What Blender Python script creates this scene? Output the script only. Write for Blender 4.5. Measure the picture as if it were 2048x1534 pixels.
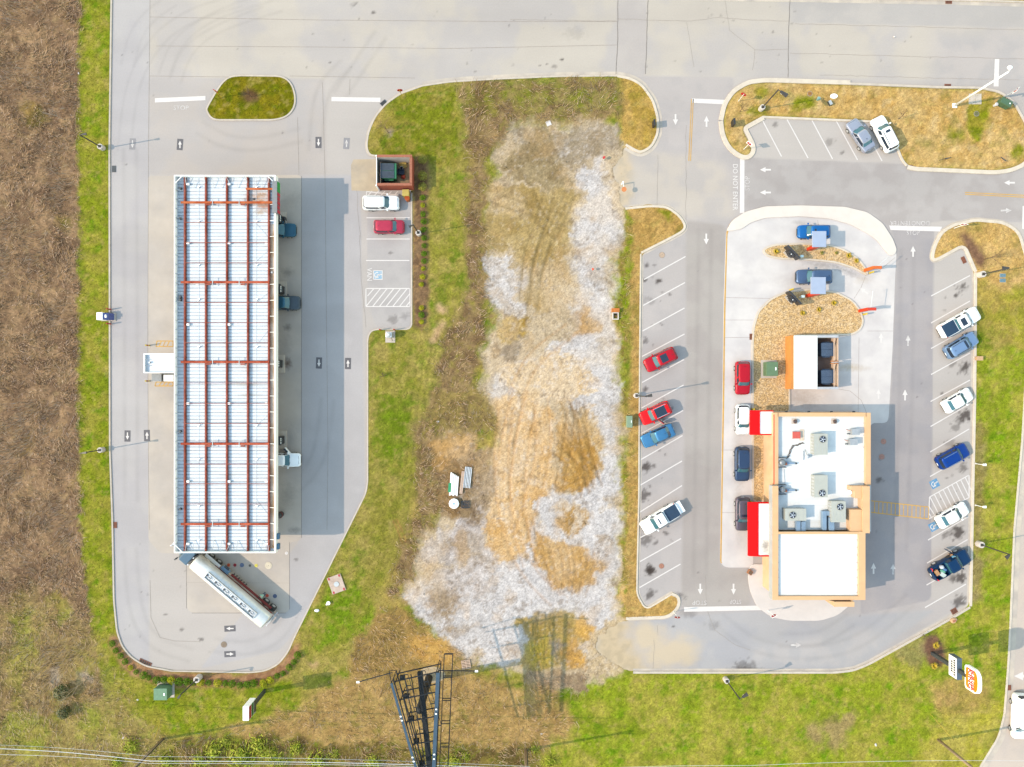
import bpy, bmesh, math, random
import numpy as np
from mathutils import Vector, Matrix
# ------------------------------------------------------------------ camera, sky, sun, exposure
for _o in list(bpy.data.objects): bpy.data.objects.remove(_o)
SC = bpy.context.scene; COL = SC.collection
S = 15.0; H = 95.0; CX, CY = 1024.0, 767.0        # 15 photo pixels per metre on the ground, drone 95 m up
cd = bpy.data.cameras.new('camera'); cam = bpy.data.objects.new('camera', cd); COL.objects.link(cam)
cam.location = (0, 0, H); cam.rotation_euler = (0, 0, 0)
cd.sensor_width = 36; cd.lens = 18 / (CX / S / H); cd.clip_start = 1; cd.clip_end = 3000
SC.camera = cam
SUN_EL, SUN_AZ = 38.0, 10.0                        # shadows fall to +x, 10 degrees towards +y
wd = bpy.data.worlds.new('World'); SC.world = wd; wd.use_nodes = True
nt = wd.node_tree; nt.nodes.clear()
sky = nt.nodes.new('ShaderNodeTexSky'); sky.sky_type = 'NISHITA'; sky.sun_disc = False
sky.sun_elevation = math.radians(SUN_EL); sky.sun_rotation = math.radians(270 - SUN_AZ)
sky.air_density = 2.5; sky.dust_density = 0.5; sky.ozone_density = 1.0
bg = nt.nodes.new('ShaderNodeBackground'); bg.inputs[1].default_value = 0.15
ow = nt.nodes.new('ShaderNodeOutputWorld'); nt.links.new(sky.outputs[0], bg.inputs[0]); nt.links.new(bg.outputs[0], ow.inputs[0])
sl = bpy.data.lights.new('sun', 'SUN'); sl.energy = 2.0; sl.angle = math.radians(0.53); sl.color = (1.0, 0.83, 0.63)
sun = bpy.data.objects.new('sun', sl); COL.objects.link(sun); sun.location = (-60, -10, 60)
_d = Vector((math.cos(math.radians(SUN_AZ)) * math.cos(math.radians(SUN_EL)), math.sin(math.radians(SUN_AZ)) * math.cos(math.radians(SUN_EL)), -math.sin(math.radians(SUN_EL))))
sun.rotation_euler = _d.to_track_quat('-Z', 'Y').to_euler()
SC.view_settings.view_transform = 'Standard'; SC.view_settings.look = 'None'
SC.view_settings.exposure = 1.45; SC.view_settings.gamma = 1.0; SC.view_settings.use_curve_mapping = False
random.seed(7); RNG = np.random.default_rng(7)

# ------------------------------------------------------------------ helpers
KEXP = (2.14, 2.34, 2.38)
def lin(c):
    c = c / 255.0
    return c / 12.92 if c <= .04045 else ((c + .055) / 1.055) ** 2.4
def C(r, g, b, cap=.82):          # real albedo of a surface that shows as this sRGB value in full sun
    return tuple(min(cap, lin(v) / k) for v, k in zip((r, g, b), KEXP))
def P(px, py, z=0.0):             # photo pixel of a point at height z -> world x, y
    k = (H - z) / H / S
    return ((px - CX) * k, (CY - py) * k)
def P3(px, py, z=0.0):
    x, y = P(px, py, z); return Vector((x, y, z))
def R(a): return math.radians(a)

MATS = {}
def nnode(t, typ, **kw):
    n = t.nodes.new(typ)
    for k, v in kw.items(): setattr(n, k, v)
    return n
def mat(name, col, rough=.75, var=.12, scale=3.0, bump=0.0, metal=0.0, coat=0.0, fine=0.0, fscale=40.0, spec=.5,
        stretch=None, tint=None, spots=None, emis=0.0):
    """node-based principled material: colour varied by large and fine noise, bump, optional stain spots"""
    if name in MATS: return MATS[name]
    m = bpy.data.materials.new(name); m.use_nodes = True; MATS[name] = m
    t = m.node_tree; b = t.nodes['Principled BSDF']; L = t.links.new
    b.inputs['Roughness'].default_value = rough; b.inputs['Metallic'].default_value = metal
    b.inputs['Coat Weight'].default_value = coat; b.inputs['Specular IOR Level'].default_value = spec
    geo = nnode(t, 'ShaderNodeNewGeometry'); vec = geo.outputs['Position']
    if stretch:
        mp = nnode(t, 'ShaderNodeMapping'); mp.inputs['Scale'].default_value = stretch; L(vec, mp.inputs[0]); nv = mp.outputs[0]
    else: nv = vec
    n1 = nnode(t, 'ShaderNodeTexNoise'); n1.inputs['Scale'].default_value = scale; n1.inputs['Detail'].default_value = 5; n1.inputs['Roughness'].default_value = .6; L(nv, n1.inputs['Vector'])
    r1 = nnode(t, 'ShaderNodeMapRange'); r1.inputs[1].default_value = .3; r1.inputs[2].default_value = .7
    r1.inputs[3].default_value = 1 - var; r1.inputs[4].default_value = 1 + var; L(n1.outputs[0], r1.inputs[0])
    mul = nnode(t, 'ShaderNodeVectorMath', operation='SCALE')
    if tint:
        mx = nnode(t, 'ShaderNodeMix', data_type='RGBA'); mx.inputs[6].default_value = (*col, 1); mx.inputs[7].default_value = (*tint, 1)
        n3 = nnode(t, 'ShaderNodeTexNoise'); n3.inputs['Scale'].default_value = scale * .6; n3.inputs['Detail'].default_value = 6; L(nv, n3.inputs['Vector'])
        r3 = nnode(t, 'ShaderNodeMapRange'); r3.inputs[1].default_value = .42; r3.inputs[2].default_value = .62; L(n3.outputs[0], r3.inputs[0])
        L(r3.outputs[0], mx.inputs[0]); L(mx.outputs[2], mul.inputs[0])
    else: mul.inputs[0].default_value = col
    L(r1.outputs[0], mul.inputs['Scale']); out = mul.outputs[0]
    if fine:
        n2 = nnode(t, 'ShaderNodeTexNoise'); n2.inputs['Scale'].default_value = fscale; n2.inputs['Detail'].default_value = 3; L(vec, n2.inputs['Vector'])
        r2 = nnode(t, 'ShaderNodeMapRange'); r2.inputs[1].default_value = .3; r2.inputs[2].default_value = .7
        r2.inputs[3].default_value = 1 - fine; r2.inputs[4].default_value = 1 + fine; L(n2.outputs[0], r2.inputs[0])
        m2 = nnode(t, 'ShaderNodeVectorMath', operation='SCALE'); L(out, m2.inputs[0]); L(r2.outputs[0], m2.inputs['Scale']); out = m2.outputs[0]
    for sp in (spots or []):      # dirt with its own place: (x, y, rx, ry, angle, strength, colour)
        sx, sy, rx, ry, an, st, sc = sp
        mp = nnode(t, 'ShaderNodeMapping', vector_type='TEXTURE'); mp.inputs['Location'].default_value = (sx, sy, 0); mp.inputs['Rotation'].default_value = (0, 0, an); mp.inputs['Scale'].default_value = (rx, ry, 1e4)
        L(vec, mp.inputs[0]); ln = nnode(t, 'ShaderNodeVectorMath', operation='LENGTH'); L(mp.outputs[0], ln.inputs[0])
        nz = nnode(t, 'ShaderNodeTexNoise'); nz.inputs['Scale'].default_value = 2.2; nz.inputs['Detail'].default_value = 6; nz.inputs['Roughness'].default_value = .7; L(vec, nz.inputs['Vector'])
        ad = nnode(t, 'ShaderNodeMath', operation='MULTIPLY_ADD'); L(nz.outputs[0], ad.inputs[0]); ad.inputs[1].default_value = 1.6; L(ln.outputs['Value'], ad.inputs[2])
        rr = nnode(t, 'ShaderNodeMapRange'); rr.inputs[1].default_value = .9; rr.inputs[2].default_value = 1.75; rr.inputs[3].default_value = st; rr.inputs[4].default_value = 0; L(ad.outputs[0], rr.inputs[0])
        mx = nnode(t, 'ShaderNodeMix', data_type='RGBA'); L(rr.outputs[0], mx.inputs[0]); L(out, mx.inputs[6]); mx.inputs[7].default_value = (*sc, 1); out = mx.outputs[2]
    L(out, b.inputs['Base Color'])
    if emis:
        b.inputs['Emission Color'].default_value = (*col, 1); b.inputs['Emission Strength'].default_value = emis
    if bump:
        nb = nnode(t, 'ShaderNodeTexNoise'); nb.inputs['Scale'].default_value = fscale; nb.inputs['Detail'].default_value = 4; L(vec, nb.inputs['Vector'])
        bp = nnode(t, 'ShaderNodeBump'); bp.inputs['Strength'].default_value = bump; bp.inputs['Distance'].default_value = .03; L(nb.outputs[0], bp.inputs['Height']); L(bp.outputs[0], b.inputs['Normal'])
    return m
def attr_mat(name, rough, fine, fscale, bump, bdist=.05, vor=0.0, vscale=9.0):
    """colour from the mesh attribute Col, broken up by two noise scales and a bump"""
    m = bpy.data.materials.new(name); m.use_nodes = True; t = m.node_tree; b = t.nodes['Principled BSDF']; L = t.links.new
    b.inputs['Roughness'].default_value = rough; b.inputs['Specular IOR Level'].default_value = .08
    at = nnode(t, 'ShaderNodeAttribute', attribute_name='Col'); geo = nnode(t, 'ShaderNodeNewGeometry'); out = at.outputs['Color']
    for k, (sc, am) in enumerate(((fscale, fine), (fscale * .22, fine * .7))):
        n = nnode(t, 'ShaderNodeTexNoise'); n.inputs['Scale'].default_value = sc; n.inputs['Detail'].default_value = 5; n.inputs['Roughness'].default_value = .65; L(geo.outputs['Position'], n.inputs['Vector'])
        r = nnode(t, 'ShaderNodeMapRange'); r.inputs[1].default_value = .28; r.inputs[2].default_value = .72; r.inputs[3].default_value = 1 - am; r.inputs[4].default_value = 1 + am; L(n.outputs[0], r.inputs[0])
        mu = nnode(t, 'ShaderNodeVectorMath', operation='SCALE'); L(out, mu.inputs[0]); L(r.outputs[0], mu.inputs['Scale']); out = mu.outputs[0]
    if vor:
        v = nnode(t, 'ShaderNodeTexVoronoi'); v.inputs['Scale'].default_value = vscale; L(geo.outputs['Position'], v.inputs['Vector'])
        sp = nnode(t, 'ShaderNodeSeparateColor'); L(v.outputs['Color'], sp.inputs[0])
        r = nnode(t, 'ShaderNodeMapRange'); r.inputs[3].default_value = 1 - vor; r.inputs[4].default_value = 1 + vor; L(sp.outputs[0], r.inputs[0])
        mu = nnode(t, 'ShaderNodeVectorMath', operation='SCALE'); L(out, mu.inputs[0]); L(r.outputs[0], mu.inputs['Scale']); out = mu.outputs[0]
    L(out, b.inputs['Base Color'])
    if bump:
        nb = nnode(t, 'ShaderNodeTexNoise'); nb.inputs['Scale'].default_value = fscale * .5; nb.inputs['Detail'].default_value = 6; nb.inputs['Roughness'].default_value = .7; L(geo.outputs['Position'], nb.inputs['Vector'])
        bp = nnode(t, 'ShaderNodeBump'); bp.inputs['Strength'].default_value = bump; bp.inputs['Distance'].default_value = bdist; L(nb.outputs[0], bp.inputs['Height']); L(bp.outputs[0], b.inputs['Normal'])
    MATS[name] = m
    return m

def tag(o, label=None, cat=None, group=None, kind=None):
    if label: o['label'] = label
    if cat: o['category'] = cat
    if group: o['group'] = group
    if kind: o['kind'] = kind
    return o
def link(name, me, m=None, parent=None):
    o = bpy.data.objects.new(name, me); COL.objects.link(o)
    if m is not None and me is not None and not me.materials: me.materials.append(m)
    if parent is not None: o.parent = parent
    return o
def thing(name, label, cat, loc=(0, 0, 0), rz=0.0, group=None):
    o = bpy.data.objects.new(name, None); COL.objects.link(o); o.empty_display_size = .3
    o.location = loc if len(loc) == 3 else (loc[0], loc[1], 0); o.rotation_euler = (0, 0, rz)
    return tag(o, label, cat, group)
def copy_tree(o, loc=None, rz=None, label=None, parent=None, scale=None):
    c = o.copy(); COL.objects.link(c); c.parent = parent
    for ch in o.children: copy_tree(ch, parent=c)
    if loc is not None: c.location = loc
    if rz is not None: c.rotation_euler = (0, 0, rz)
    if scale is not None: c.scale = (scale,) * 3
    if label: c['label'] = label
    return c
class MB:
    def __init__(s): s.v = []; s.f = []
    def add(s, vs, fs):
        n = len(s.v); s.v += [tuple(v) for v in vs]; s.f += [tuple(i + n for i in f) for f in fs]; return s
    def hexa(s, b, t):
        return s.add(list(b) + list(t), [(3, 2, 1, 0), (4, 5, 6, 7), (0, 1, 5, 4), (1, 2, 6, 5), (2, 3, 7, 6), (3, 0, 4, 7)])
    def box(s, x0, x1, y0, y1, z0, z1):
        return s.hexa([(x0, y0, z0), (x1, y0, z0), (x1, y1, z0), (x0, y1, z0)], [(x0, y0, z1), (x1, y0, z1), (x1, y1, z1), (x0, y1, z1)])
    def prism(s, poly, z0, z1):
        n = len(poly)
        if area(poly) < 0: poly = poly[::-1]
        return s.add([(x, y, z0) for x, y in poly] + [(x, y, z1) for x, y in poly],
                     [tuple(range(n))[::-1], tuple(range(n, 2 * n))] + [(i, (i + 1) % n, n + (i + 1) % n, n + i) for i in range(n)])
    def sheet(s, poly, z):
        if area(poly) < 0: poly = poly[::-1]
        return s.add([(x, y, z) for x, y in poly], [tuple(range(len(poly)))])
    def cyl(s, c, z0, z1, r, n=12, r1=None):
        r1 = r if r1 is None else r1
        a = [(math.cos(2 * math.pi * i / n), math.sin(2 * math.pi * i / n)) for i in range(n)]
        return s.add([(c[0] + r * x, c[1] + r * y, z0) for x, y in a] + [(c[0] + r1 * x, c[1] + r1 * y, z1) for x, y in a],
                     [tuple(range(n))[::-1], tuple(range(n, 2 * n))] + [(i, (i + 1) % n, n + (i + 1) % n, n + i) for i in range(n)])
    def tube(s, p, q, r, n=6, r1=None):
        p = Vector(p); q = Vector(q); d = (q - p)
        if d.length < 1e-6: return s
        d.normalize(); u = d.cross(Vector((0, 0, 1)) if abs(d.z) < .95 else Vector((1, 0, 0))).normalized(); w = u.cross(d)
        r1 = r if r1 is None else r1; vs = []
        for c, rr in ((p, r), (q, r1)):
            for i in range(n):
                a = 2 * math.pi * i / n; vs.append(c + (u * math.cos(a) + w * math.sin(a)) * rr)
        return s.add(vs, [tuple(range(n))[::-1], tuple(range(n, 2 * n))] + [(i, (i + 1) % n, n + (i + 1) % n, n + i) for i in range(n)])
    def bar(s, p, q, w, h):
        p = Vector(p); q = Vector(q); d = (q - p).normalized()
        u = d.cross(Vector((0, 0, 1)) if abs(d.z) < .95 else Vector((0, 1, 0))).normalized(); k = u.cross(d)
        a = [-u * w / 2 - k * h / 2, u * w / 2 - k * h / 2, u * w / 2 + k * h / 2, -u * w / 2 + k * h / 2]
        return s.add([p + v for v in a] + [q + v for v in a], [(0, 1, 2, 3), (7, 6, 5, 4), (1, 0, 4, 5), (2, 1, 5, 6), (3, 2, 6, 7), (0, 3, 7, 4)])
    def loft(s, rings, cap0=True, cap1=True):
        n = len(rings[0]); vs = [p for r in rings for p in r]; fs = []
        for k in range(len(rings) - 1):
            for i in range(n): fs.append((k * n + i, k * n + (i + 1) % n, (k + 1) * n + (i + 1) % n, (k + 1) * n + i))
        if cap0: fs.append(tuple(range(n))[::-1])
        if cap1: fs.append(tuple(range((len(rings) - 1) * n, len(rings) * n)))
        return s.add(vs, fs)
    def strip(s, pts, prof):       # prof: (offset to the left, z) swept along world points
        n = len(pts); rows = []
        for i in range(n):
            a = Vector(pts[max(i - 1, 0)][:2]); b = Vector(pts[i][:2]); c = Vector(pts[min(i + 1, n - 1)][:2])
            d1 = (b - a) if i > 0 else (c - b); d2 = (c - b) if i < n - 1 else (b - a)
            d1 = d1.normalized(); d2 = d2.normalized(); t = (d1 + d2)
            t = t.normalized() if t.length > 1e-4 else d2
            nn = Vector((-t.y, t.x)); k = 1 / max(.45, nn.dot(Vector((-d2.y, d2.x))))
            rows.append([(b.x + nn.x * o * k, b.y + nn.y * o * k, z) for o, z in prof])
        m = len(prof); vs = [p for r in rows for p in r]; fs = []
        for i in range(n - 1):
            for j in range(m - 1): fs.append((i * m + j, (i + 1) * m + j, (i + 1) * m + j + 1, i * m + j + 1))
        return s.add(vs, [f[::-1] for f in fs])
    def mesh(s, name, m=None, smooth=False):
        me = bpy.data.meshes.new(name); me.from_pydata(s.v, [], s.f); me.update()
        if smooth: me.polygons.foreach_set('use_smooth', [True] * len(me.polygons))
        if m is not None: me.materials.append(m)
        return me
    def build(s, name, m, parent=None, smooth=False, bevel=0.0, kind=None):
        o = link(name, s.mesh(name, m, smooth), None, parent)
        if bevel:
            bv = o.modifiers.new('bevel', 'BEVEL'); bv.width = bevel; bv.segments = 2; bv.limit_method = 'ANGLE'
        if kind: o['kind'] = kind
        return o
def area(p): return .5 * sum(p[i][0] * p[(i + 1) % len(p)][1] - p[(i + 1) % len(p)][0] * p[i][1] for i in range(len(p)))
def rnd(pts, r=8.0, it=2, closed=True):          # rounds the corners of a polygon a little
    for _ in range(it):
        out = []; n = len(pts)
        for i in range(n):
            b = pts[i]
            if not closed and i in (0, n - 1): out.append(b); continue
            a = pts[i - 1]; c = pts[(i + 1) % n]
            for q in (a, c):
                L = math.hypot(q[0] - b[0], q[1] - b[1]); k = min(.25 * L, r) / max(L, 1e-6)
                out.append((b[0] + (q[0] - b[0]) * k, b[1] + (q[1] - b[1]) * k))
        pts = out; r *= .5
    return pts
def WP(pts, z=0.0): return [P(x, y, z) for x, y in pts]
def text_mesh(body, size, sx=1.0, bold=0.0):
    cu = bpy.data.curves.new('lettering', 'FONT'); cu.body = body; cu.size = size; cu.align_x = 'CENTER'; cu.align_y = 'CENTER'; cu.resolution_u = 3; cu.offset = bold
    ob = bpy.data.objects.new('lettering', cu); COL.objects.link(ob); dg = bpy.context.evaluated_depsgraph_get()
    me = bpy.data.meshes.new_from_object(ob.evaluated_get(dg)); bpy.data.objects.remove(ob); bpy.data.curves.remove(cu)
    for v in me.vertices: v.co.x *= sx
    return me
# ------------------------------------------------------------------ terrain and paving: outlines
PAVE = [(227,-120),(1350,-120),(1400,-6),(1560,-4),(1900,2),(2048,6),(2250,10),(2250,1750),(1900,1750),(1932,1590),(1955,1545),(1998,1475),(2010,1430),(2018,1330),(2023,1230),(2030,1060),(2046,880),(2056,700),(2056,520),(2048,490),(2042,470),(2030,455),(2005,442),(1950,437),(1905,447),(1880,463),(1866,490),(1860,515),(1866,524),(1877,521),(1926,494),(1948,545),(1946,800),(1942,1000),(1938,1212),(1905,1232),(1735,1326),(1705,1338),(1670,1342),(1266,1342),(1232,1330),(1200,1310),(1198,1285),(1212,1262),(1240,1245),(1252,1240),(1335,1237),(1355,1222),(1362,1205),(1358,1190),(1345,1185),(1292,1217),(1275,1188),(1279,1000),(1281,700),(1283,508),(1350,474),(1369,463),(1373,450),(1360,430),(1335,412),(1300,410),(1250,415),(1236,400),(1236,350),(1243,310),(1250,292),(1268,303),(1283,308),(1305,295),(1318,268),(1318,235),(1308,200),(1285,168),(1262,155),(1235,150),(1120,151),(1000,156),(900,162),(845,170),(800,186),(770,207),(748,234),(735,265),(731,295),(738,312),(752,314),(822,314),(822,657),(752,657),(740,662),(734,676),(734,962),(731,985),(587,1275),(575,1303),(556,1327),(530,1340),(500,1343),(345,1340),(292,1330),(264,1313),(246,1291),(236,1262),(230,1200),(227,1040),(222,900),(221,300),(225,0)]
ISL_GAS = [(461,152),(480,150),(560,151),(575,157),(586,170),(592,190),(592,210),(584,226),(570,237),(548,242),(432,242),(420,236),(412,222),(413,215),(432,182),(446,162)]
ISL_TOP = [(1493,312),(1478,307),(1460,292),(1449,268),(1446,242),(1453,210),(1470,185),(1497,169),(1530,165),(1700,170),(1880,177),(1960,178),(1998,186),(2025,205),(2048,245),(2060,275),(2060,308),(2046,326),(2020,337),(1990,341),(1830,334),(1815,330),(1806,320),(1775,243),(1740,241),(1525,232),(1483,255),(1502,292),(1502,304)]
XS = np.arange(-76.0, 76.01, .2); YS = np.arange(-59.0, 59.01, .2)
GX, GY = np.meshgrid(XS, YS); NY, NX = GX.shape
def seg_d(poly, X, Y, closed=True):
    d = np.full(X.shape, 1e9); n = len(poly)
    for i in range(n if closed else n - 1):
        ax, ay = poly[i]; bx, by = poly[(i + 1) % n]; ex, ey = bx - ax, by - ay; l2 = ex * ex + ey * ey + 1e-12
        t = np.clip(((X - ax) * ex + (Y - ay) * ey) / l2, 0, 1)
        d = np.minimum(d, (X - ax - t * ex) ** 2 + (Y - ay - t * ey) ** 2)
    return np.sqrt(d)
def inside(poly, X, Y):
    r = np.zeros(X.shape, bool); n = len(poly)
    for i in range(n):
        ax, ay = poly[i]; bx, by = poly[(i + 1) % n]
        if ay == by: continue
        r ^= ((ay > Y) != (by > Y)) & (X < (bx - ax) * (Y - ay) / (by - ay) + ax)
    return r
def window(poly, m):
    xs = [p[0] for p in poly]; ys = [p[1] for p in poly]
    i0 = max(0, int((min(xs) - m - XS[0]) / .2)); i1 = min(NX, int((max(xs) + m - XS[0]) / .2) + 2)
    j0 = max(0, int((min(ys) - m - YS[0]) / .2)); j1 = min(NY, int((max(ys) + m - YS[0]) / .2) + 2)
    return slice(j0, max(j0, j1)), slice(i0, max(i0, i1))
def sdf(poly, m=2.5):
    out = np.full(GX.shape, 9.0); w = window(poly, m); X, Y = GX[w], GY[w]
    if X.size:
        d = seg_d(poly, X, Y); out[w] = np.where(inside(poly, X, Y), -d, d)
    return out
def noise(scale, seed, octv=3, X=None, Y=None, sx=1.0, sy=1.0):
    X = GX if X is None else X; Y = GY if Y is None else Y
    out = np.zeros(X.shape); amp = 1.0; tot = 0
    for o in range(octv):
        r = np.random.default_rng(seed * 31 + o); T = r.random((64, 64)); f = 2 ** o / scale
        u = X * f * sx + 7.3 * o; v = Y * f * sy + 3.1 * o; iu = np.floor(u).astype(int); iv = np.floor(v).astype(int)
        a = u - iu; b = v - iv; a = a * a * (3 - 2 * a); b = b * b * (3 - 2 * b)
        g = lambda p, q: T[(iv + q) % 64, (iu + p) % 64]
        out += amp * ((g(0, 0) * (1 - a) + g(1, 0) * a) * (1 - b) + (g(0, 1) * (1 - a) + g(1, 1) * a) * b); tot += amp; amp *= .55
    return out / tot
def sst(x, a, b):
    t = np.clip((x - a) / (b - a), 0, 1); return t * t * (3 - 2 * t)
PAVE_W = WP(rnd(PAVE, 6)); GAS_W = WP(rnd(ISL_GAS, 6)); TOP_W = WP(rnd(ISL_TOP, 6))
SD = sdf(PAVE_W, 400)
for _x, _y, _r in ((1200,1290,4.0),(1236,350,4.5)):      # broken edge where the paving meets the bare lot
    _wx, _wy = P(_x, _y); SD = SD + (noise(1.4, 41, 5) - .5) * 3.0 * np.exp(-((GX - _wx) ** 2 + (GY - _wy) ** 2) / _r ** 2)
SD = np.maximum(SD, -sdf(GAS_W)); SD = np.maximum(SD, -sdf(TOP_W))      # >0 where there is soil
# ------------------------------------------------------------------ soil colours and plant cover
NB = noise(9, 1); NM = noise(2.6, 2); NS = noise(.9, 3, 2); NF = noise(.45, 4, 2)
def mixc(A, c, w): return A * (1 - w[..., None]) + np.array(c) * w[..., None]
TC = np.zeros((NY, NX, 3)) + np.array(C(158, 160, 62))
TC = mixc(TC, C(120, 150, 22), sst(NM * .6 + NS * .4, .45, .68)); TC = mixc(TC, C(196, 176, 96), sst(1 - (NB * .5 + NM * .5), .5, .68))
LAWN = np.ones((NY, NX)); BRUSH = np.zeros((NY, NX)); DIRT = np.zeros((NY, NX))
_seed = [50]
def paint(poly, ca, cb=None, soft=.5, amp=1.2, ns=1.6, st=1.0, lawn=None, brush=None, dirt=None, cs=1.5, c3=None):
    """one patch of soil or plants: outline in photo pixels, ragged edge, two or three mixed colours"""
    _seed[0] += 1; pw = WP(rnd(poly, 12)); w = window(pw, 3 + amp); X, Y = GX[w], GY[w]
    if not X.size: return
    d = seg_d(pw, X, Y); d = np.where(inside(pw, X, Y), -d, d)
    d = d + (noise(ns, _seed[0], 4, X, Y) - .5) * 2 * amp
    k = (1 - sst(d, -soft, soft)) * st
    n = noise(cs, _seed[0] + 500, 4, X, Y)
    c = np.zeros(X.shape + (3,)) + np.array(C(*ca))
    if cb: c = mixc(c, C(*cb), sst(n, .3, .72))
    if c3: c = mixc(c, C(*c3), sst(noise(cs * .6, _seed[0] + 900, 4, X, Y), .5, .85))
    TC[w] = TC[w] * (1 - k[..., None]) + c * k[..., None]
    for arr, v in ((LAWN, lawn), (BRUSH, brush), (DIRT, dirt)):
        if v is not None: arr[w] = arr[w] * (1 - k) + v * k
# lawns
paint([(150,-60),(226,-60),(222,900),(230,1200),(262,1330),(600,1360),(600,1460),(330,1470),(230,1440),(180,1300),(150,1000)], (150,164,36), (176,172,68), amp=.3, c3=(120,156,16), cs=2.0)
paint([(740,300),(800,170),(940,155),(940,400),(930,640),(880,720),(840,900),(800,1100),(700,1330),(600,1380),(570,1340),(740,980)], (164,162,66), (188,174,96), amp=.6, c3=(128,150,42), cs=2.2)
paint([(738,300),(800,180),(920,165),(920,330),(800,330)], (140,150,36), (170,160,72), c3=(108,140,20))
paint([(750,780),(820,790),(810,900),(770,930),(745,880)], (124,150,30), (146,156,54), amp=1.5)
paint([(640,1180),(720,1170),(760,1230),(700,1290),(620,1290)], (128,160,30), (160,165,60), amp=1.8)
paint(ISL_GAS, (132,134,16), (150,140,26), amp=.1, c3=(112,126,10))
paint([(485,185),(505,178),(522,190),(515,208),(490,208)], (128,104,70), (104,80,54), amp=.4, lawn=.2)
paint([(1150,1345),(1690,1345),(1930,1215),(1950,700),(2046,690),(2060,900),(2010,1440),(1920,1620),(1100,1620),(1080,1480),(1160,1400)], (160,178,44), (188,184,78), amp=1.2, c3=(122,164,16), cs=2.4)
paint([(1640,1430),(1720,1420),(1690,1480),(1600,1490)], (176,160,104), (190,172,112), amp=2, soft=1)
paint([(1850,1370),(1960,1340),(1990,1440),(1900,1450),(1860,1420)], (206,176,108), (190,172,88), amp=1.8, soft=1)
paint([(1900,1440),(2000,1400),(1990,1480),(1930,1560),(1800,1560)], (196,192,70), (206,196,96), amp=1.6, soft=1)
paint([(1948,840),(1970,840),(1962,1200),(1940,1200)], (176,164,104), (160,150,80), amp=.8, soft=.6)
# dormant lawn on the planted islands round the car park
paint([(p[0] + (0 if p[0] < 2040 else 20), p[1]) for p in ISL_TOP], (230,198,130), (222,184,108), amp=.1, cs=1.8, c3=(238,210,150))
paint([(1240,148),(1262,150),(1330,200),(1330,280),(1285,315),(1250,300),(1240,230)], (200,170,80), (214,180,104), amp=.5, cs=1.5)
paint([(1243,405),(1340,405),(1380,450),(1290,515),(1288,1000),(1282,1190),(1360,1180),(1370,1220),(1340,1245),(1243,1245),(1252,1000),(1262,700),(1252,500)], (216,180,110), (202,166,94), amp=.45, cs=1.4, c3=(222,184,108))
paint([(1862,440),(2060,430),(2060,560),(2010,600),(1970,600),(1948,560),(1925,490),(1870,530),(1850,500)], (232,198,130), (222,186,112), amp=.6, cs=1.6)
paint([(1950,560),(2056,590),(2056,700),(1950,640)], (180,176,66), (196,176,90), amp=1.2, soft=1)
for q in ([(1500,175),(1530,170),(1545,185),(1510,195)], [(1490,215),(1525,210),(1530,232),(1495,235)], [(1580,200),(1640,195),(1630,225),(1570,225)], [(1895,255),(1925,258),(1920,285),(1895,285)], [(1940,200),(1985,190),(1960,290),(1930,270)], [(2020,300),(2048,290),(2048,320),(2015,322)], [(1320,420),(1345,420),(1340,440)]):
    paint(q, (150,160,30), (176,166,60), amp=.9, soft=.6, ns=1.0)
# weeds along the dirt lot
paint([(918,163),(1238,156),(1250,240),(1060,235),(985,300),(975,420),(985,560),(965,700),(960,800),(900,870),(885,960),(870,1060),(830,1150),(790,1210),(765,1190),(795,1100),(825,1000),(832,900),(850,800),(880,700),(905,640),(930,560),(915,480),(935,400),(930,300)], (172,148,104), (136,112,80), amp=1.6, ns=2.2, soft=.8, lawn=.25, brush=.45, cs=1.2, c3=(158,148,72))
paint([(930,170),(1000,175),(985,230),(935,240)], (150,152,60), (130,110,70), amp=1.6, soft=.8)
paint([(1000,180),(1230,165),(1235,215),(1040,225)], (166,152,92), (140,146,50), amp=1.6, soft=.8, c3=(134,112,76), cs=1.0)
paint([(1225,420),(1262,415),(1256,560),(1254,700),(1256,900),(1250,1235),(1236,1235),(1244,900),(1238,700),(1232,560)], (150,168,36), (170,150,80), amp=.9, ns=1.2, soft=.4, brush=.15, cs=.9)
# the bare lot
paint([(1000,262),(1060,238),(1240,240),(1246,300),(1238,350),(1240,420),(1236,520),(1228,620),(1242,760),(1244,900),(1242,1100),(1246,1230),(1204,1268),(1195,1310),(1225,1335),(1170,1380),(1130,1390),(1080,1350),(960,1340),(900,1290),(800,1200),(835,1140),(838,1060),(872,1050),(892,960),(985,960),(1000,850),(955,800),(968,700),(988,560),(978,420),(988,300)], (212,196,166), (196,178,146), amp=1.5, ns=2, lawn=0, brush=0, dirt=1, cs=1.3, c3=(206,190,162))
paint([(1165,330),(1242,330),(1240,430),(1228,520),(1218,640),(1241,760),(1241,900),(1236,1000),(1244,1180),(1230,1245),(1180,1280),(1100,1290),(1000,1340),(930,1335),(870,1250),(800,1200),(870,1160),(950,1130),(1040,1100),(1060,1060),(1080,980),(1190,990),(1208,900),(1190,820),(1120,790),(1000,820),(985,760),(1010,720),(1100,700),(1150,640),(1150,560),(1162,480)], (224,223,223), (204,203,203), amp=1.6, ns=1.8, soft=.6, lawn=0, brush=0, dirt=1, cs=.8, c3=(238,236,234))
paint([(975,500),(1040,510),(1060,570),(1030,640),(1000,600),(980,600)], (226,224,222), (200,192,182), amp=1.2, dirt=1, lawn=0, brush=0, cs=.7)
paint([(840,1080),(920,1040),(965,1010),(995,1040),(960,1100),(890,1130),(835,1120)], (220,216,214), (176,168,162), amp=1.6, dirt=1, lawn=0, brush=0, cs=.9)
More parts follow.
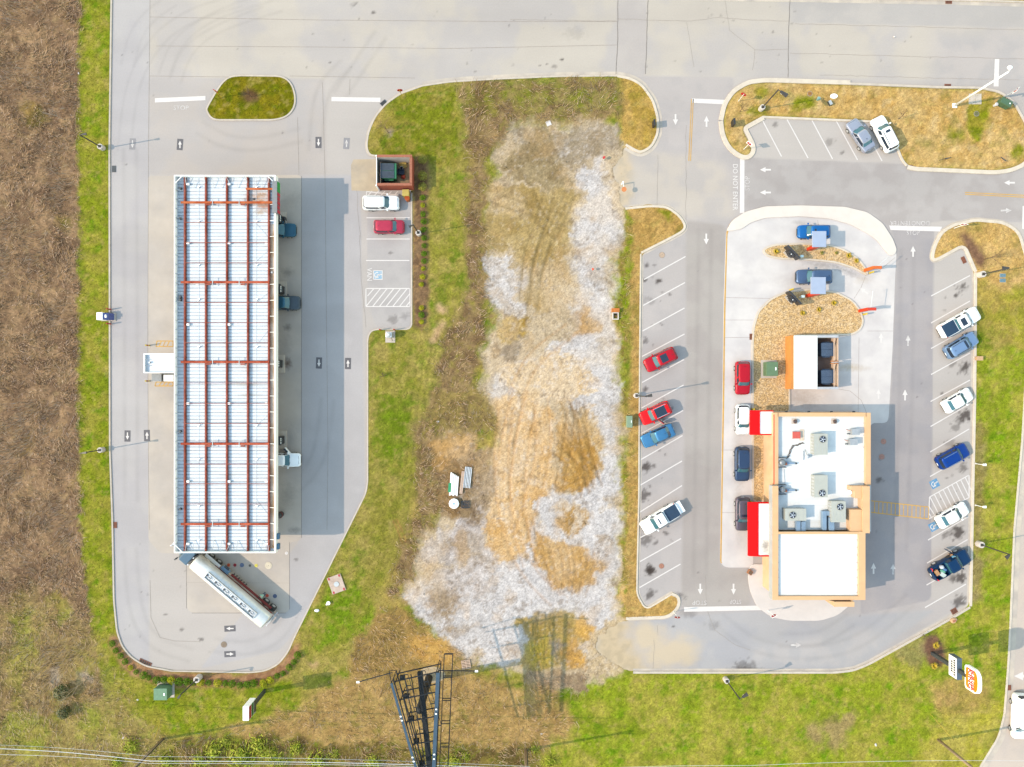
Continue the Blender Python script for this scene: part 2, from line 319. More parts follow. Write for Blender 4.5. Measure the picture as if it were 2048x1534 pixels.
paint([(860,1140),(930,1120),(980,1060),(1010,1100),(960,1180),(880,1190)], (224,221,220), (190,180,170), amp=1.8, dirt=1, lawn=0, cs=.8)
paint([(1010,255),(1130,245),(1240,240),(1245,300),(1150,330),(1060,310)], (188,176,156), (164,150,124), amp=1.6, dirt=1, lawn=0, brush=0, cs=.9, c3=(206,200,192))
paint([(1050,260),(1110,250),(1130,330),(1160,380),(1060,370),(1000,340)], (176,160,124), (150,132,96), amp=1.6, dirt=1, lawn=0)
paint([(975,370),(1150,380),(1158,470),(1112,510),(1068,522),(982,490)], (190,168,114), (168,144,88), amp=1.0, dirt=1, lawn=0, brush=0, cs=2.2, c3=(204,184,134))
paint([(1090,500),(1150,470),(1140,540),(1110,610),(1060,640),(1040,560)], (176,150,96), (200,180,140), amp=1.2, dirt=1, cs=1.0)
paint([(1000,800),(1050,785),(1112,830),(1108,980),(1060,1020),(1052,1110),(985,1130),(985,900)], (230,198,148), (214,172,108), amp=1.5, dirt=1, lawn=0, cs=1.4, c3=(234,222,204))
paint([(1000,730),(1110,690),(1170,720),(1180,790),(1040,800)], (232,214,184), (224,196,150), amp=1.4, dirt=1, lawn=0, cs=1.0, c3=(236,232,228))
paint([(1140,612),(1182,622),(1192,668),(1140,664)], (204,166,106), (190,150,92), amp=.8, dirt=1, cs=.8)
paint([(880,860),(950,850),(962,905),(905,945),(868,930)], (208,170,112), (188,150,92), amp=1.3, dirt=1, lawn=0, brush=0, cs=1.2)
paint([(895,910),(985,900),(985,1000),(900,1030),(880,990)], (170,142,98), (140,112,74), amp=1.6, dirt=.8, lawn=.1, brush=.15, cs=1.0)
paint([(925,960),(985,950),(1000,1010),(960,1060),(930,1030)], (160,138,104), (128,108,86), amp=1.2, dirt=1, cs=.8, c3=(196,184,168))
paint([(1128,800),(1168,860),(1192,905),(1202,970),(1160,985),(1114,975),(1120,900)], (206,164,92), (184,142,72), amp=.9, dirt=1, lawn=0, cs=1.2, c3=(212,178,116))
paint([(1165,815),(1196,820),(1204,900),(1180,880)], (214,184,132), (196,160,96), amp=.8, dirt=1, cs=.8)
paint([(1098,1000),(1180,1010),(1180,1050),(1110,1060)], (186,148,84), (220,206,184), amp=1.2, dirt=1, cs=.9)
paint([(1055,1085),(1120,1078),(1215,1105),(1208,1150),(1165,1192),(1108,1182)], (212,174,110), (196,154,86), amp=.9, dirt=1, lawn=0, cs=1.3, c3=(216,184,128))
paint([(1020,1240),(1100,1232),(1184,1240),(1172,1300),(1110,1345),(1040,1335),(1052,1280)], (186,164,96), (166,144,84), amp=1.3, dirt=1, lawn=.1, cs=1.1, c3=(178,150,60))
paint([(1040,1290),(1100,1280),(1120,1330),(1060,1350)], (176,162,64), (190,166,80), amp=1.0, dirt=1)
paint([(1136,1250),(1192,1238),(1178,1275),(1150,1292)], (230,186,98), (214,170,90), amp=.6, dirt=1, cs=.8)
paint([(1120,1282),(1160,1290),(1180,1310),(1140,1330)], (226,178,92), (190,150,84), amp=1.0, dirt=1, cs=.8)
paint([(995,618),(1056,622),(1050,662),(1010,682),(985,662)], (184,152,46), (164,132,60), amp=.9, dirt=1, cs=.8, c3=(206,184,134))
paint([(1004,664),(1044,664),(1034,726),(1002,716)], (140,128,110), (116,104,90), amp=.7, dirt=1, cs=.9)
paint([(1108,1290),(1124,1284),(1126,1310),(1110,1312)], (166,158,148), (150,140,130), amp=.4, dirt=1)
paint([(1040,1345),(1160,1350),(1180,1385),(1060,1395)], (180,160,130), (156,136,110), amp=1.4, lawn=.2, brush=.3, dirt=.3, cs=.8)
for cxp, cyp, rr in ((1205,560,22),(1215,690,20),(1120,670,20),(960,1000,16),(1230,480,14),(1190,270,24),(1100,290,22),(890,1210,22),(870,1225,14),(920,1250,20),(1160,1080,12),(1222,815,14),(950,1090,20),(905,1085,14),(965,1125,18),(1020,600,12),(1095,1240,24),(1195,300,22),(1048,300,20)):
    paint([(cxp - rr, cyp - rr * .5), (cxp, cyp - rr * .8), (cxp + rr, cyp), (cxp + rr * .3, cyp + rr * .8), (cxp - rr * .7, cyp + rr * .5)], (148,126,90), (176,158,128), amp=1.1, ns=.9, st=.5, soft=.5, cs=.6)
paint([(1180,1240),(1262,1236),(1262,1345),(1225,1352),(1180,1345)], (214,194,156), (196,176,140), amp=.9, dirt=1, lawn=0, brush=0, cs=.9, c3=(228,214,190))
paint([(1222,285),(1262,288),(1258,412),(1236,422),(1222,410)], (220,204,176), (204,186,154), amp=.7, dirt=1, lawn=0, brush=0, cs=.9)
paint([(870,780),(965,775),(1000,860),(950,875),(870,850)], (170,152,88), (146,126,82), amp=1.4, lawn=.3, brush=.3, cs=.9)
# straw and scrub along the bottom
paint([(700,1330),(800,1230),(860,1255),(930,1310),(960,1345),(1135,1392),(1150,1440),(1090,1500),(1000,1520),(560,1500),(420,1480),(560,1430),(640,1390)], (206,174,112), (180,150,92), amp=1.8, ns=2.4, soft=.8, lawn=.5, brush=.28, cs=1.4, c3=(166,150,80))
paint([(720,1260),(790,1200),(850,1255),(850,1330),(780,1370),(700,1340)], (182,152,92), (160,136,78), amp=1.4, lawn=.4, brush=.3, cs=1.1)
paint([(800,1265),(862,1258),(915,1300),(890,1330),(810,1318)], (216,176,100), (196,154,82), amp=.9, dirt=.7, lawn=.1, brush=.1, cs=.9)
paint([(560,1470),(700,1490),(1070,1490),(1090,1640),(300,1640),(330,1480)], (150,136,66), (118,100,60), amp=1.6, lawn=.4, brush=.5, cs=1.2, c3=(122,142,36))
paint([(0,1640),(0,1360),(190,1340),(260,1430),(340,1470),(330,1640)], (192,178,104), (164,148,84), amp=1.6, lawn=.6, brush=.4, cs=1.4, c3=(158,176,58))
# tall dead weeds down the left side
paint([(-140,-80),(164,-80),(161,100),(158,300),(160,500),(157,650),(158,780),(162,900),(164,1010),(170,1120),(180,1220),(190,1320),(215,1390),(120,1420),(-140,1500)], (182,152,116), (144,118,92), amp=.7, ns=1.0, soft=.4, lawn=.0, brush=1.0, cs=1.3, c3=(178,152,112))
for cxp, cyp, a, b in ((70,230,26,36),(130,440,18,16),(60,890,14,20),(40,1190,16,30),(120,1200,20,20),(70,1270,20,40),(150,970,9,14)):
    paint([(cxp - a, cyp), (cxp, cyp - b), (cxp + a, cyp), (cxp, cyp + b)], (156,132,60), (128,124,50), amp=1.4, soft=.8, st=.7)
for a in ([(100,1370),(130,1390),(110,1440)],[(0,1300),(60,1310),(30,1440)],[(150,1290),(185,1330),(160,1360)],[(240,1500),(360,1490),(330,1534)],[(400,1490),(560,1480),(540,1534)],[(440,1500),(640,1520),(500,1560)]):
    paint(a, (140,152,46), (166,158,72), amp=1.4, soft=.7, st=.8)
paint([(100,1340),(125,1332),(122,1370),(108,1372)], (212,210,214), (190,186,190), amp=.7, dirt=1, ns=.6, cs=.4); paint([(150,1340),(175,1338),(178,1356),(158,1366)], (206,204,210), (180,170,160), amp=.7, ns=.6, cs=.4)
paint([(-140,1215),(60,1180),(150,1235),(200,1330),(262,1420),(330,1470),(330,1640),(-140,1640)], (190,172,104), (164,144,88), amp=4.5, ns=4.0, soft=2.5, lawn=.5, brush=.55, cs=1.3, c3=(168,164,72), st=.55)
for a in ([(20,1230),(60,1220),(70,1330),(30,1350)],[(100,1190),(140,1200),(130,1260)],[(0,1440),(80,1420),(100,1500),(20,1530)],[(160,1400),(220,1420),(240,1480),(170,1470)]): paint(a, (160,172,60), (184,176,84), amp=1.8, soft=1.0, st=.75)
for a in ([(850,1180),(900,1170),(910,1210),(860,1225)],[(905,1060),(950,1070),(940,1120),(900,1110)],[(1190,1060),(1225,1070),(1215,1120)],[(880,1235),(910,1230),(915,1260),(885,1262)]): paint(a, (150,124,88), (176,152,112), amp=1.2, soft=.7, ns=.9, st=.7, cs=.6)
# mulch beds
paint([(824,312),(858,312),(856,400),(858,655),(824,655)], (150,124,92), (122,98,74), amp=.25, lawn=0, cs=.6, c3=(186,150,104))
paint([(212,1275),(238,1268),(266,1318),(345,1342),(500,1346),(556,1330),(592,1282),(610,1292),(566,1360),(500,1376),(345,1374),(252,1350)], (186,148,108), (160,120,88), amp=.35, lawn=0, cs=.7, c3=(190,156,116))
paint([(1912,468),(1938,462),(1958,500),(1972,520),(1958,540),(1944,520),(1925,490)], (150,118,92), (128,98,78), amp=.5, lawn=0, cs=.6)
paint([(1838,1275),(1880,1268),(1895,1310),(1880,1335),(1845,1325)], (140,108,86), (120,92,76), amp=.6, lawn=0, cs=.6); paint([(1790,1270),(1840,1258),(1850,1330),(1800,1330)], (172,160,112), (190,180,110), amp=1.2, st=.7)
for q in ([(870,605),(888,610),(896,628),(872,625)], [(862,670),(880,640),(896,642),(880,672),(864,690)], [(618,1325),(636,1322),(636,1332),(620,1332)], [(775,1045),(786,1040),(788,1052)]):
    paint(q, (214,184,140), (200,170,124), amp=.25, ns=.6, lawn=0, cs=.6)
paint([(770,262),(780,255),(788,270),(776,280)], (206,190,176), (170,150,130), amp=.4, ns=.5, cs=.4, lawn=.3)
paint([(750,1000),(830,960),(800,1100),(760,1180),(700,1290),(720,1200)], (170,160,78), (150,150,56), amp=1.0, st=.6)
# break up every outline of the bare lot: patches are smeared into one another
def warp(A, wt):
    du = ((noise(4, 601, 3) - .5) * 3.4 + (noise(1.1, 602, 3) - .5) * 1.9 + (noise(.45, 603, 2) - .5) * .8) * wt
    dv = ((noise(4, 611, 3) - .5) * 3.4 + (noise(1.1, 612, 3) - .5) * 1.9 + (noise(.45, 613, 2) - .5) * .8) * wt
    ii = np.clip(np.rint((GX + du - XS[0]) / .2).astype(int), 0, NX - 1); jj = np.clip(np.rint((GY + dv - YS[0]) / .2).astype(int), 0, NY - 1)
    return A[jj, ii]
WT = .15 + .85 * np.clip(DIRT * 1.1 + BRUSH * .35, 0, 1); WT[:, XS < -58] *= .4
TC = warp(TC, WT)
def blur(A, r):
    for ax in (0, 1): A = sum(np.roll(A, k, ax) for k in range(-r, r + 1)) / (2 * r + 1)
    return A
SOFT = blur(blur(TC, 4), 3); _k = (DIRT * (.08 + .3 * sst(noise(5, 640, 2), .35, .6)))[..., None]; TC = TC * (1 - _k) + SOFT * _k
TC = mixc(TC, C(232, 212, 180), sst(noise(6, 641, 4), .5, .7) * DIRT * .35)
N1 = noise(.5, 621, 3); N2 = noise(.42, 622, 3); N3 = noise(1.4, 623, 4)
TC = mixc(TC, C(128, 108, 82), sst(N1, .58, .75) * DIRT * .5 * sst(N3, .42, .62)); TC = mixc(TC, C(240, 238, 234), sst(N2, .62, .8) * DIRT * .2); TC = mixc(TC, C(206, 172, 120), sst(noise(2.2, 624, 5), .55, .75) * DIRT * .3)
G1 = noise(.5, 631, 2); G2 = noise(.6, 632, 3); G3 = noise(1.6, 633, 4)
LW = LAWN * (1 - DIRT); TC = TC * (1 - .1 * LW - .07 * BRUSH)[..., None] * (1 + ((G1 - .5) * .65 * np.clip(LW + BRUSH, 0, 1))[..., None]); TC = mixc(TC, C(196, 178, 104), sst(G2, .55, .8) * LW * .5); TC = mixc(TC, C(104, 124, 22), sst(G3, .55, .8) * LW * .35)
TC = TC * (1 + (RNG.random((NY, NX)) - .5) * (.30 * DIRT + .30 * LW + .2 * BRUSH))[..., None]
# wheel ruts pressed into the mud: real grooves, the wet bottoms darker
RUT = np.zeros((NY, NX))
def rut(pts, gauge=1.5, w=.34, depth=.06, dark=.6, col=(146,114,64)):
    c = WP(rnd(pts, 30, 3, False))
    for sgn in (-1, 1):
        q = []
        for i in range(len(c)):
            a = Vector(c[max(i - 1, 0)]); b = Vector(c[min(i + 1, len(c) - 1)]); t = (b - a).normalized(); q.append((c[i][0] - t.y * gauge / 2 * sgn, c[i][1] + t.x * gauge / 2 * sgn))
        wn = window(q, 1.0); X, Y = GX[wn], GY[wn]
        if not X.size: continue
        d = seg_d(q, X, Y, False); k = np.clip(1 - d / w, 0, 1); k *= .5 + .9 * (noise(.8, 900 + len(pts), 3, X, Y))
        RUT[wn] = RUT[wn] - depth * k + depth * .5 * np.clip(1 - np.abs(d - w * 1.4) / (w * .6), 0, 1)
        kk = np.clip(k * dark, 0, .85); TC[wn] = TC[wn] * (1 - kk[..., None]) + np.array(C(*col)) * kk[..., None]
for p in ([(1128,800),(1150,850),(1180,930),(1196,975)], [(1150,810),(1168,880),(1190,960)], [(1120,850),(1150,900),(1172,985)], [(1118,970),(1134,900),(1142,820)], [(1112,900),(1150,930),(1170,990)], [(1160,800),(1168,880),(1180,970)], [(1125,880),(1160,920),(1185,940)], [(1110,960),(1140,980),(1170,960)]):
    rut(p, 1.1, .24, .05, .5)
for p in ([(1120,1085),(1135,1130),(1130,1180)], [(1150,1090),(1160,1140),(1150,1190)], [(1180,1100),(1180,1140),(1165,1185)], [(1090,1085),(1100,1130),(1110,1180)], [(1060,1040),(1070,1100),(1100,1160),(1140,1190)]):
    rut(p, .9, .22, .04, .42, (166,130,80))
for p in ([(1100,380),(1085,440),(1060,500),(1050,600)], [(1140,390),(1115,450),(1075,520),(1065,620)], [(1060,390),(1080,440),(1120,470)], [(1125,400),(1095,470),(1070,560)], [(1000,400),(1060,420),(1130,440)]):
    rut(p, 1.4, .28, .04, .4, (136,116,72))
for p in ([(1010,820),(1000,920),(1010,1040),(1050,1140),(1110,1200)], [(1060,800),(1040,900),(1030,1030),(1060,1130)], [(1040,780),(1020,860),(1005,950)], [(1080,800),(1090,900),(1060,1010),(1040,1080)], [(1030,790),(1060,720),(1140,660)]):
    rut(p, 1.9, .3, .04, .35, (196,150,92))
for p in ([(835,700),(815,900),(800,1060),(760,1180)], [(850,690),(832,850),(820,1000)]):
    rut(p, 1.7, .25, .02, .3, (120,118,50))
rut([(790,1040),(800,1060),(808,1085)], .5, .2, .03, .7, (176,132,80))
# terrain sheet: edge follows the paving, small bumps in the lot
hmax = .09 * (1 - DIRT) + .035 * DIRT
TZ = np.clip(SD * .8, -.16, 1) ; TZ = np.minimum(TZ, hmax) + np.where(SD > .4, (NM - .5) * .10 * DIRT + (NS - .5) * .05, 0) * np.clip(SD - .4, 0, 1) + np.where(SD > .3, RUT, 0)
def grid_object(name, mask, Z, COLR, m, kind='structure'):
    idx = -np.ones((NY, NX), int); cell = mask[:-1, :-1] | mask[1:, :-1] | mask[:-1, 1:] | mask[1:, 1:]
    use = np.zeros((NY, NX), bool); use[:-1, :-1] |= cell; use[1:, :-1] |= cell; use[:-1, 1:] |= cell; use[1:, 1:] |= cell
    idx[use] = np.arange(use.sum()); vs = np.stack([GX[use], GY[use], Z[use]], 1).astype(np.float32)
    j, i = np.nonzero(cell); f = np.stack([idx[j, i], idx[j, i + 1], idx[j + 1, i + 1], idx[j + 1, i]], 1)
    return raw_object(name, vs, f, COLR[use], m, kind, True)
def raw_object(name, vs, f, col, m, kind, smooth=False):
    me = bpy.data.meshes.new(name); nf, k = f.shape
    me.vertices.add(len(vs)); me.vertices.foreach_set('co', vs.astype(np.float32).ravel())
    me.loops.add(nf * k); me.loops.foreach_set('vertex_index', f.astype(np.int32).ravel())
    me.polygons.add(nf); me.polygons.foreach_set('loop_start', np.arange(0, nf * k, k, dtype=np.int32))
    if smooth: me.polygons.foreach_set('use_smooth', np.ones(nf, bool))
    me.update(calc_edges=True)
    a = me.attributes.new('Col', 'FLOAT_COLOR', 'POINT'); a.data.foreach_set('color', np.concatenate([col, np.ones((len(col), 1))], 1).astype(np.float32).ravel())
    me.materials.append(m); o = link(name, me); o['kind'] = kind
    return o
soil = attr_mat('soil', .95, .22, 7, .7, .07, vor=.10, vscale=6)
grid_object('terrain', SD > -.35, TZ, TC, soil)
far = MB(); far.sheet([(-900, -900), (900, -900), (900, 900), (-900, 900)], -.22)
far.build('ground', mat('far_meadow', C(150, 152, 66), .95, .35, .12, tint=C(176, 150, 100)), kind='structure')
# ------------------------------------------------------------------ plant cover: blades and dead stems as real geometry
def sample(n):
    x = RNG.uniform(-70.5, 70.5, n); y = RNG.uniform(-53.5, 53.5, n)
    i = np.clip(((x - XS[0]) / .2 + .5).astype(int), 0, NX - 1); j = np.clip(((y - YS[0]) / .2 + .5).astype(int), 0, NY - 1)
    return x, y, i, j
def blades(name, dens, n, l0, l1, wid, lean0, lean1, jit, flow, cj, kind='stuff', tones=None):
    x, y, i, j = sample(n); keep = (RNG.random(n) < dens[j, i]) & (SD[j, i] > .3); x, y, i, j = x[keep], y[keep], i[keep], j[keep]; n = len(x)
    ln = RNG.uniform(l0, l1, n); lean = RNG.uniform(lean0, lean1, n)
    an = flow[j, i] * 2 * math.pi + RNG.normal(0, jit, n); dx, dy = np.cos(an), np.sin(an); z = TZ[j, i]
    tip = np.stack([x + dx * ln * np.sin(lean), y + dy * ln * np.sin(lean), z + ln * np.cos(lean)], 1)
    w = wid * RNG.uniform(.6, 1.3, n); b0 = np.stack([x - dy * w, y + dx * w, z - .02], 1); b1 = np.stack([x + dy * w, y - dx * w, z - .02], 1)
    vs = np.stack([b0, b1, tip], 1).reshape(-1, 3); f = np.arange(3 * n).reshape(-1, 3)
    c = TC[j, i] * RNG.uniform(1 - cj, 1 + cj, n)[:, None]
    if tones is not None:
        t = np.array([C(*q) for q in tones])[RNG.integers(0, len(tones), n)]; k = RNG.uniform(.25, .85, n)[:, None]; c = c * (1 - k) + t * k
    return raw_object(name, vs, f, np.repeat(c, 3, 0), blade_m, kind)
blade_m = attr_mat('blade', .8, .05, 8, 0)
FLOW = noise(5, 77, 3) * 1.6 + .1
o = blades('lawn_grass', np.clip(LAWN, 0, 1) * (.35 + .65 * sst(G1, .35, .6)), 620000, .08, .22, .032, .3, 1.2, 1.6, FLOW, .45); tag(o, 'short patchy green lawn grass on the verges and islands', 'grass')
o = blades('dead_weeds', np.clip(BRUSH, 0, 1) * (.25 + .75 * sst(noise(1.8, 88, 3), .35, .6)), 620000, .35, 1.1, .032, .6, 1.4, .6, FLOW, .5, tones=((246,218,180),(204,170,134),(142,112,92),(226,200,170),(255,232,200),(112,90,72),(204,170,108),(236,214,198),(100,80,62))); tag(o, 'tall tangled dead brown weeds covering the field edge', 'weeds')
# loose stones on the lot
n = 60000; x, y, i, j = sample(n); kp = (RNG.random(n) < DIRT[j, i]) & (SD[j, i] > .2); x, y, i, j = x[kp], y[kp], i[kp], j[kp]; n = len(x)
r = RNG.uniform(.015, .055, n) * (1 + (RNG.random(n) > .985) * 2.0); z = TZ[j, i]; a0 = RNG.uniform(0, 6.3, n); q = []
for k in range(3): q.append(np.stack([x + r * np.cos(a0 + k * 2.09), y + r * np.sin(a0 + k * 2.09), z - .005], 1))
q.append(np.stack([x + r * .2, y, z + r * .9], 1)); vs = np.stack(q, 1).reshape(-1, 3); b = np.arange(n)[:, None] * 4
f = np.concatenate([b + np.array([[0, 1, 3]]), b + np.array([[1, 2, 3]]), b + np.array([[2, 0, 3]])]); c = TC[j, i] * RNG.uniform(.55, 1.35, n)[:, None]
tag(raw_object('loose_stones', vs, f, np.repeat(np.clip(c, 0, .8), 4, 0), blade_m, 'stuff'), 'loose gravel stones scattered over the bare dirt lot', 'gravel')
# ------------------------------------------------------------------ paving
PC = np.zeros((NY, NX, 3)) + np.array(C(209, 206, 201))
STR = noise(6, 201, 4, sx=.25, sy=1.6); STV = noise(5, 202, 4, sx=1.8, sy=.22)
def pv(poly, ca, cb=None, soft=.12, amp=.0, ns=1.2, st=1.0, cs=3.0):
    _seed[0] += 1; pw = WP(rnd(poly, 6)); w = window(pw, 2 + amp); X, Y = GX[w], GY[w]
    if not X.size: return
    d = seg_d(pw, X, Y); d = np.where(inside(pw, X, Y), -d, d)
    if amp: d = d + (noise(ns, _seed[0], 4, X, Y) - .5) * 2 * amp
    k = (1 - sst(d, -soft, soft)) * st; c = np.zeros(X.shape + (3,)) + np.array(C(*ca))
    if cb: c = mixc(c, C(*cb), sst(noise(cs, _seed[0] + 300, 4, X, Y), .38, .64))
    PC[w] = PC[w] * (1 - k[..., None]) + c * k[..., None]
pv([(226,-130),(2260,-130),(2260,165),(1235,150),(900,160),(226,160)], (214,210,200), (205,203,200), cs=5)
pv([(226,-130),(300,-130),(298,1330),(222,1330)], (206,206,206), (201,201,203), cs=4)
pv([(298,155),(650,158),(655,350),(298,350)], (206,202,197), (202,200,198), cs=4)
pv([(1234,-130),(1296,-130),(1292,152),(1233,152)], (208,205,201), (204,201,198), cs=2)
pv([(1580,-130),(2260,-130),(2260,60),(1578,45)], (200,199,196), (207,205,200), cs=3)
pv([(1870,60),(2260,70),(2260,250),(2030,200),(1990,180),(1860,170)], (198,197,196), (206,203,200), soft=2, cs=2)
pv([(1232,152),(1470,155),(1450,240),(1500,320),(2260,340),(2260,450),(1860,440),(1860,1200),(1940,1200),(1700,1345),(1260,1345),(1275,1200),(1285,500),(1235,410)], (203,200,198), (196,194,193), cs=3)
pv([(1236,290),(1450,330),(1470,430),(1372,440),(1236,415)], (212,207,198), (203,200,196), soft=1.0, amp=.8)
pv([(1480,315),(2260,345),(2260,440),(1900,440),(1780,455),(1740,425),(1480,425)], (190,187,185), (198,196,194), soft=.1, cs=2)
pv([(1782,450),(1868,455),(1862,1200),(1720,1230),(1738,846),(1780,842),(1795,510)], (188,186,187), (182,181,184), soft=.1, cs=2)
pv([(1372,440),(1452,450),(1440,1135),(1500,1140),(1500,1215),(1362,1215),(1372,700)], (194,191,186), (188,184,180), soft=.3, cs=3)
pv([(1250,1240),(1530,1220),(1720,1230),(1870,1220),(1700,1345),(1260,1345)], (195,197,199), (189,192,197), soft=.4, cs=3)
pv([(1198,1250),(1290,1245),(1400,1290),(1380,1340),(1250,1345)], (220,208,184), (208,201,190), soft=1.2, amp=1.0)
pv([(1500,1290),(1800,1250),(1760,1300),(1690,1335),(1500,1335)], (197,199,201), (204,204,204), soft=.8, amp=.4, cs=1.5)
pv([(2010,900),(2260,900),(2260,1750),(1900,1750),(2000,1470)], (226,216,204), (218,210,201), cs=3)
pv([(735,380),(822,384),(822,656),(752,656),(735,600)], (205,204,202), (198,197,196), cs=2)
pv([(596,350),(720,350),(730,980),(640,1200),(560,1300),(400,1338),(600,1080)], (205,205,206), (200,200,201), cs=4)
PC *= (1 + (STR - .5) * .15 + (NM - .5) * .06 + (NB - .5) * .08)[..., None]
pv([(1190,1236),(1246,1236),(1262,1300),(1290,1345),(1190,1345)], (220,204,172), (206,192,162), soft=1.4, amp=1.3, cs=.8); pv([(1225,285),(1262,296),(1262,410),(1225,420)], (222,208,182), (208,198,176), soft=1.0, amp=.9, cs=.8)
# dirt, oil and tyre wear
def stain(px, py, r, dark=.5, col=(74, 66, 62), st=1.0, el=1.0, an=0.0, ns=.42):
    _seed[0] += 1; x0, y0 = P(px, py); w = window([(x0 - r * 2, y0 - r * 2), (x0 + r * 2, y0 + r * 2)], .5); X, Y = GX[w] - x0, GY[w] - y0
    if not X.size: return
    u = X * math.cos(an) + Y * math.sin(an); v = (-X * math.sin(an) + Y * math.cos(an)) * el
    d = np.sqrt(u * u + v * v) / r + (noise(ns, _seed[0], 4, GX[w], GY[w]) - .5) * 1.7
    k = (1 - sst(d, .25, 1.0)) * dark; PC[w] = PC[w] * (1 - k[..., None]) + np.array(C(*col)) * k[..., None]
for px, py, r, dk in ((1293,530,.5,.6),(1291,560,.4,.6),(1318,562,.5,.7),(1300,600,.9,.25),(1290,680,.6,.5),(1290,780,.6,.6),(1290,935,.9,.7),(1308,932,.4,.5),(1290,990,1.1,.6),(1290,1082,1.2,.5),(1312,1086,.5,.5),(1298,1140,.9,.7),(1300,1143,.5,.8),(1301,1190,1.0,.6),(1332,1066,.5,.6),
                      (1925,575,.8,.6),(1912,590,.4,.7),(1932,733,1.1,.7),(1905,728,.6,.4),(1930,835,1.2,.7),(1912,853,.7,.4),(1902,889,.9,.3),(1928,936,.9,.5),(1915,1065,1.3,.7),(1895,1068,.9,.5),(1920,1155,1.2,.7),(1905,1160,.7,.5),(1930,1100,.9,.5),(1920,1200,1.2,.6),(1760,960,.6,.5),(1762,915,.4,.5),(1660,285,.8,.3),(1685,305,.4,.5),(1550,250,.5,.4)):
    stain(px, py, r * 1.1, min(.92, dk * 1.2), el=1.3, an=.5)
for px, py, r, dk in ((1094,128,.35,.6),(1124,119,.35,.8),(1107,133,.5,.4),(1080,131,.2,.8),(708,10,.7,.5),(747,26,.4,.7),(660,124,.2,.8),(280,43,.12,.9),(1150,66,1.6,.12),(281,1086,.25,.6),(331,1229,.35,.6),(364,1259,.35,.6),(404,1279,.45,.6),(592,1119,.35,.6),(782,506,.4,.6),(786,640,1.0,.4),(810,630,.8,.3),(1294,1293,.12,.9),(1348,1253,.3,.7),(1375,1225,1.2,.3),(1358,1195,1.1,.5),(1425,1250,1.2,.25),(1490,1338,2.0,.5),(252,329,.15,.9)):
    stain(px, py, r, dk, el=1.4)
_r = random.Random(21)
for k in range(11):
    for q in range(3): stain(1318 + _r.uniform(-22, 34), 545 + 51.5 * k + _r.uniform(-16, 22), _r.uniform(.1, .3), _r.uniform(.25, .6), el=1.2); stain(1905 + _r.uniform(-26, 26), 585 + 52 * k + _r.uniform(-18, 18), _r.uniform(.1, .3), _r.uniform(.25, .6), el=1.2)
for k in range(60): stain(_r.uniform(240, 720), _r.uniform(10, 340) if k % 2 else _r.uniform(1130, 1330), _r.uniform(.08, .2), _r.uniform(.2, .5)); stain(_r.uniform(1380, 1860), _r.uniform(330, 1320), _r.uniform(.08, .2), _r.uniform(.2, .5)); stain(_r.uniform(600, 1900), _r.uniform(10, 145), _r.uniform(.08, .22), _r.uniform(.15, .45))
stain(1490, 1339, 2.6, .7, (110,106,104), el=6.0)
def tyre_mark(pts, w=.22, dark=.16, gauge=0.0):
    c = WP(rnd(pts, 60, 3, False))
    for sg in ((-1, 1) if gauge else (0,)):
        q = []
        for i in range(len(c)):
            a = Vector(c[max(i - 1, 0)]); b = Vector(c[min(i + 1, len(c) - 1)]); t = (b - a).normalized(); q.append((c[i][0] - t.y * gauge / 2 * sg, c[i][1] + t.x * gauge / 2 * sg))
        wn = window(q, .8); X, Y = GX[wn], GY[wn]
        if not X.size: continue
        k = np.clip(1 - seg_d(q, X, Y, False) / w, 0, 1) * dark * (.4 + noise(2, 333 + len(q), 3, X, Y)); PC[wn] *= (1 - k)[..., None]
for p in ([(480,0),(380,30),(310,80),(262,170),(248,300)], [(520,2),(420,40),(350,90),(330,150)], [(560,10),(430,50),(370,100),(350,160)], [(345,0),(300,30),(270,70),(255,130)]): tyre_mark(p, .3, .075, 1.7)
for p in ([(400,255),(450,285),(520,290),(600,270)], [(560,1000),(640,930),(655,800)], [(1440,1240),(1500,1290),(1600,1310),(1720,1290),(1820,1200)], [(1700,1240),(1640,1280),(1560,1280)], [(430,1290),(500,1300),(560,1270),(600,1200)], [(260,1100),(270,1230),(310,1290),(380,1310)], [(260,300),(262,600),(262,1000)], [(1410,460),(1405,800),(1400,1150)], [(1815,500),(1812,800),(1800,1100)], [(690,130),(640,180),(630,300)], [(760,70),(720,130),(680,190)]): tyre_mark(p, .45, .09, 1.7)
asph = attr_mat('worn_asphalt', .85, .055, 22, .12, .01)
pave = grid_object('pavement', SD < .3, np.zeros((NY, NX)), np.clip(PC, .01, .8), asph)
BKLANE = [(1452,462),(1464,441),(1490,424),(1530,413),(1600,411),(1690,414),(1735,425),(1765,447),(1785,478),(1793,505),(1790,560),(1785,700),(1777,838),(1772,846),(1741,846),(1741,1000),(1530,1000),(1506,1000),(1506,1135),(1450,1135),(1440,1124),(1443,900),(1447,600)]
sp = []
for px, py, rx, ry, an, st, c in ((1600,650,0,0,0,0,0),(1650,530,4.2,.8,-.15,.55,(150,146,144)),(1700,545,3,.7,-.35,.5,(150,146,144)),(1600,800,3.5,1.6,0,.5,(176,162,146)),(1570,430,8,1.2,0,.25,(206,204,202)),(1475,900,1.0,8,0,.28,(196,190,182)),(1478,1020,.9,5,0,.35,(180,174,168)),(1475,780,1,6,0,.25,(206,200,192)),(1580,560,4,1.2,0,.3,(196,192,188)),(1700,735,3.2,.7,-.05,.5,(198,180,140)),(1725,560,1.6,.8,0,.35,(216,204,180)),(1600,445,1.6,.4,0,.4,(170,168,166)),(1780,838,1,3,0,.1,(180,180,180))):
    if rx: x, y = P(px, py); sp.append((x, y, rx, ry, an, st, C(*c)))
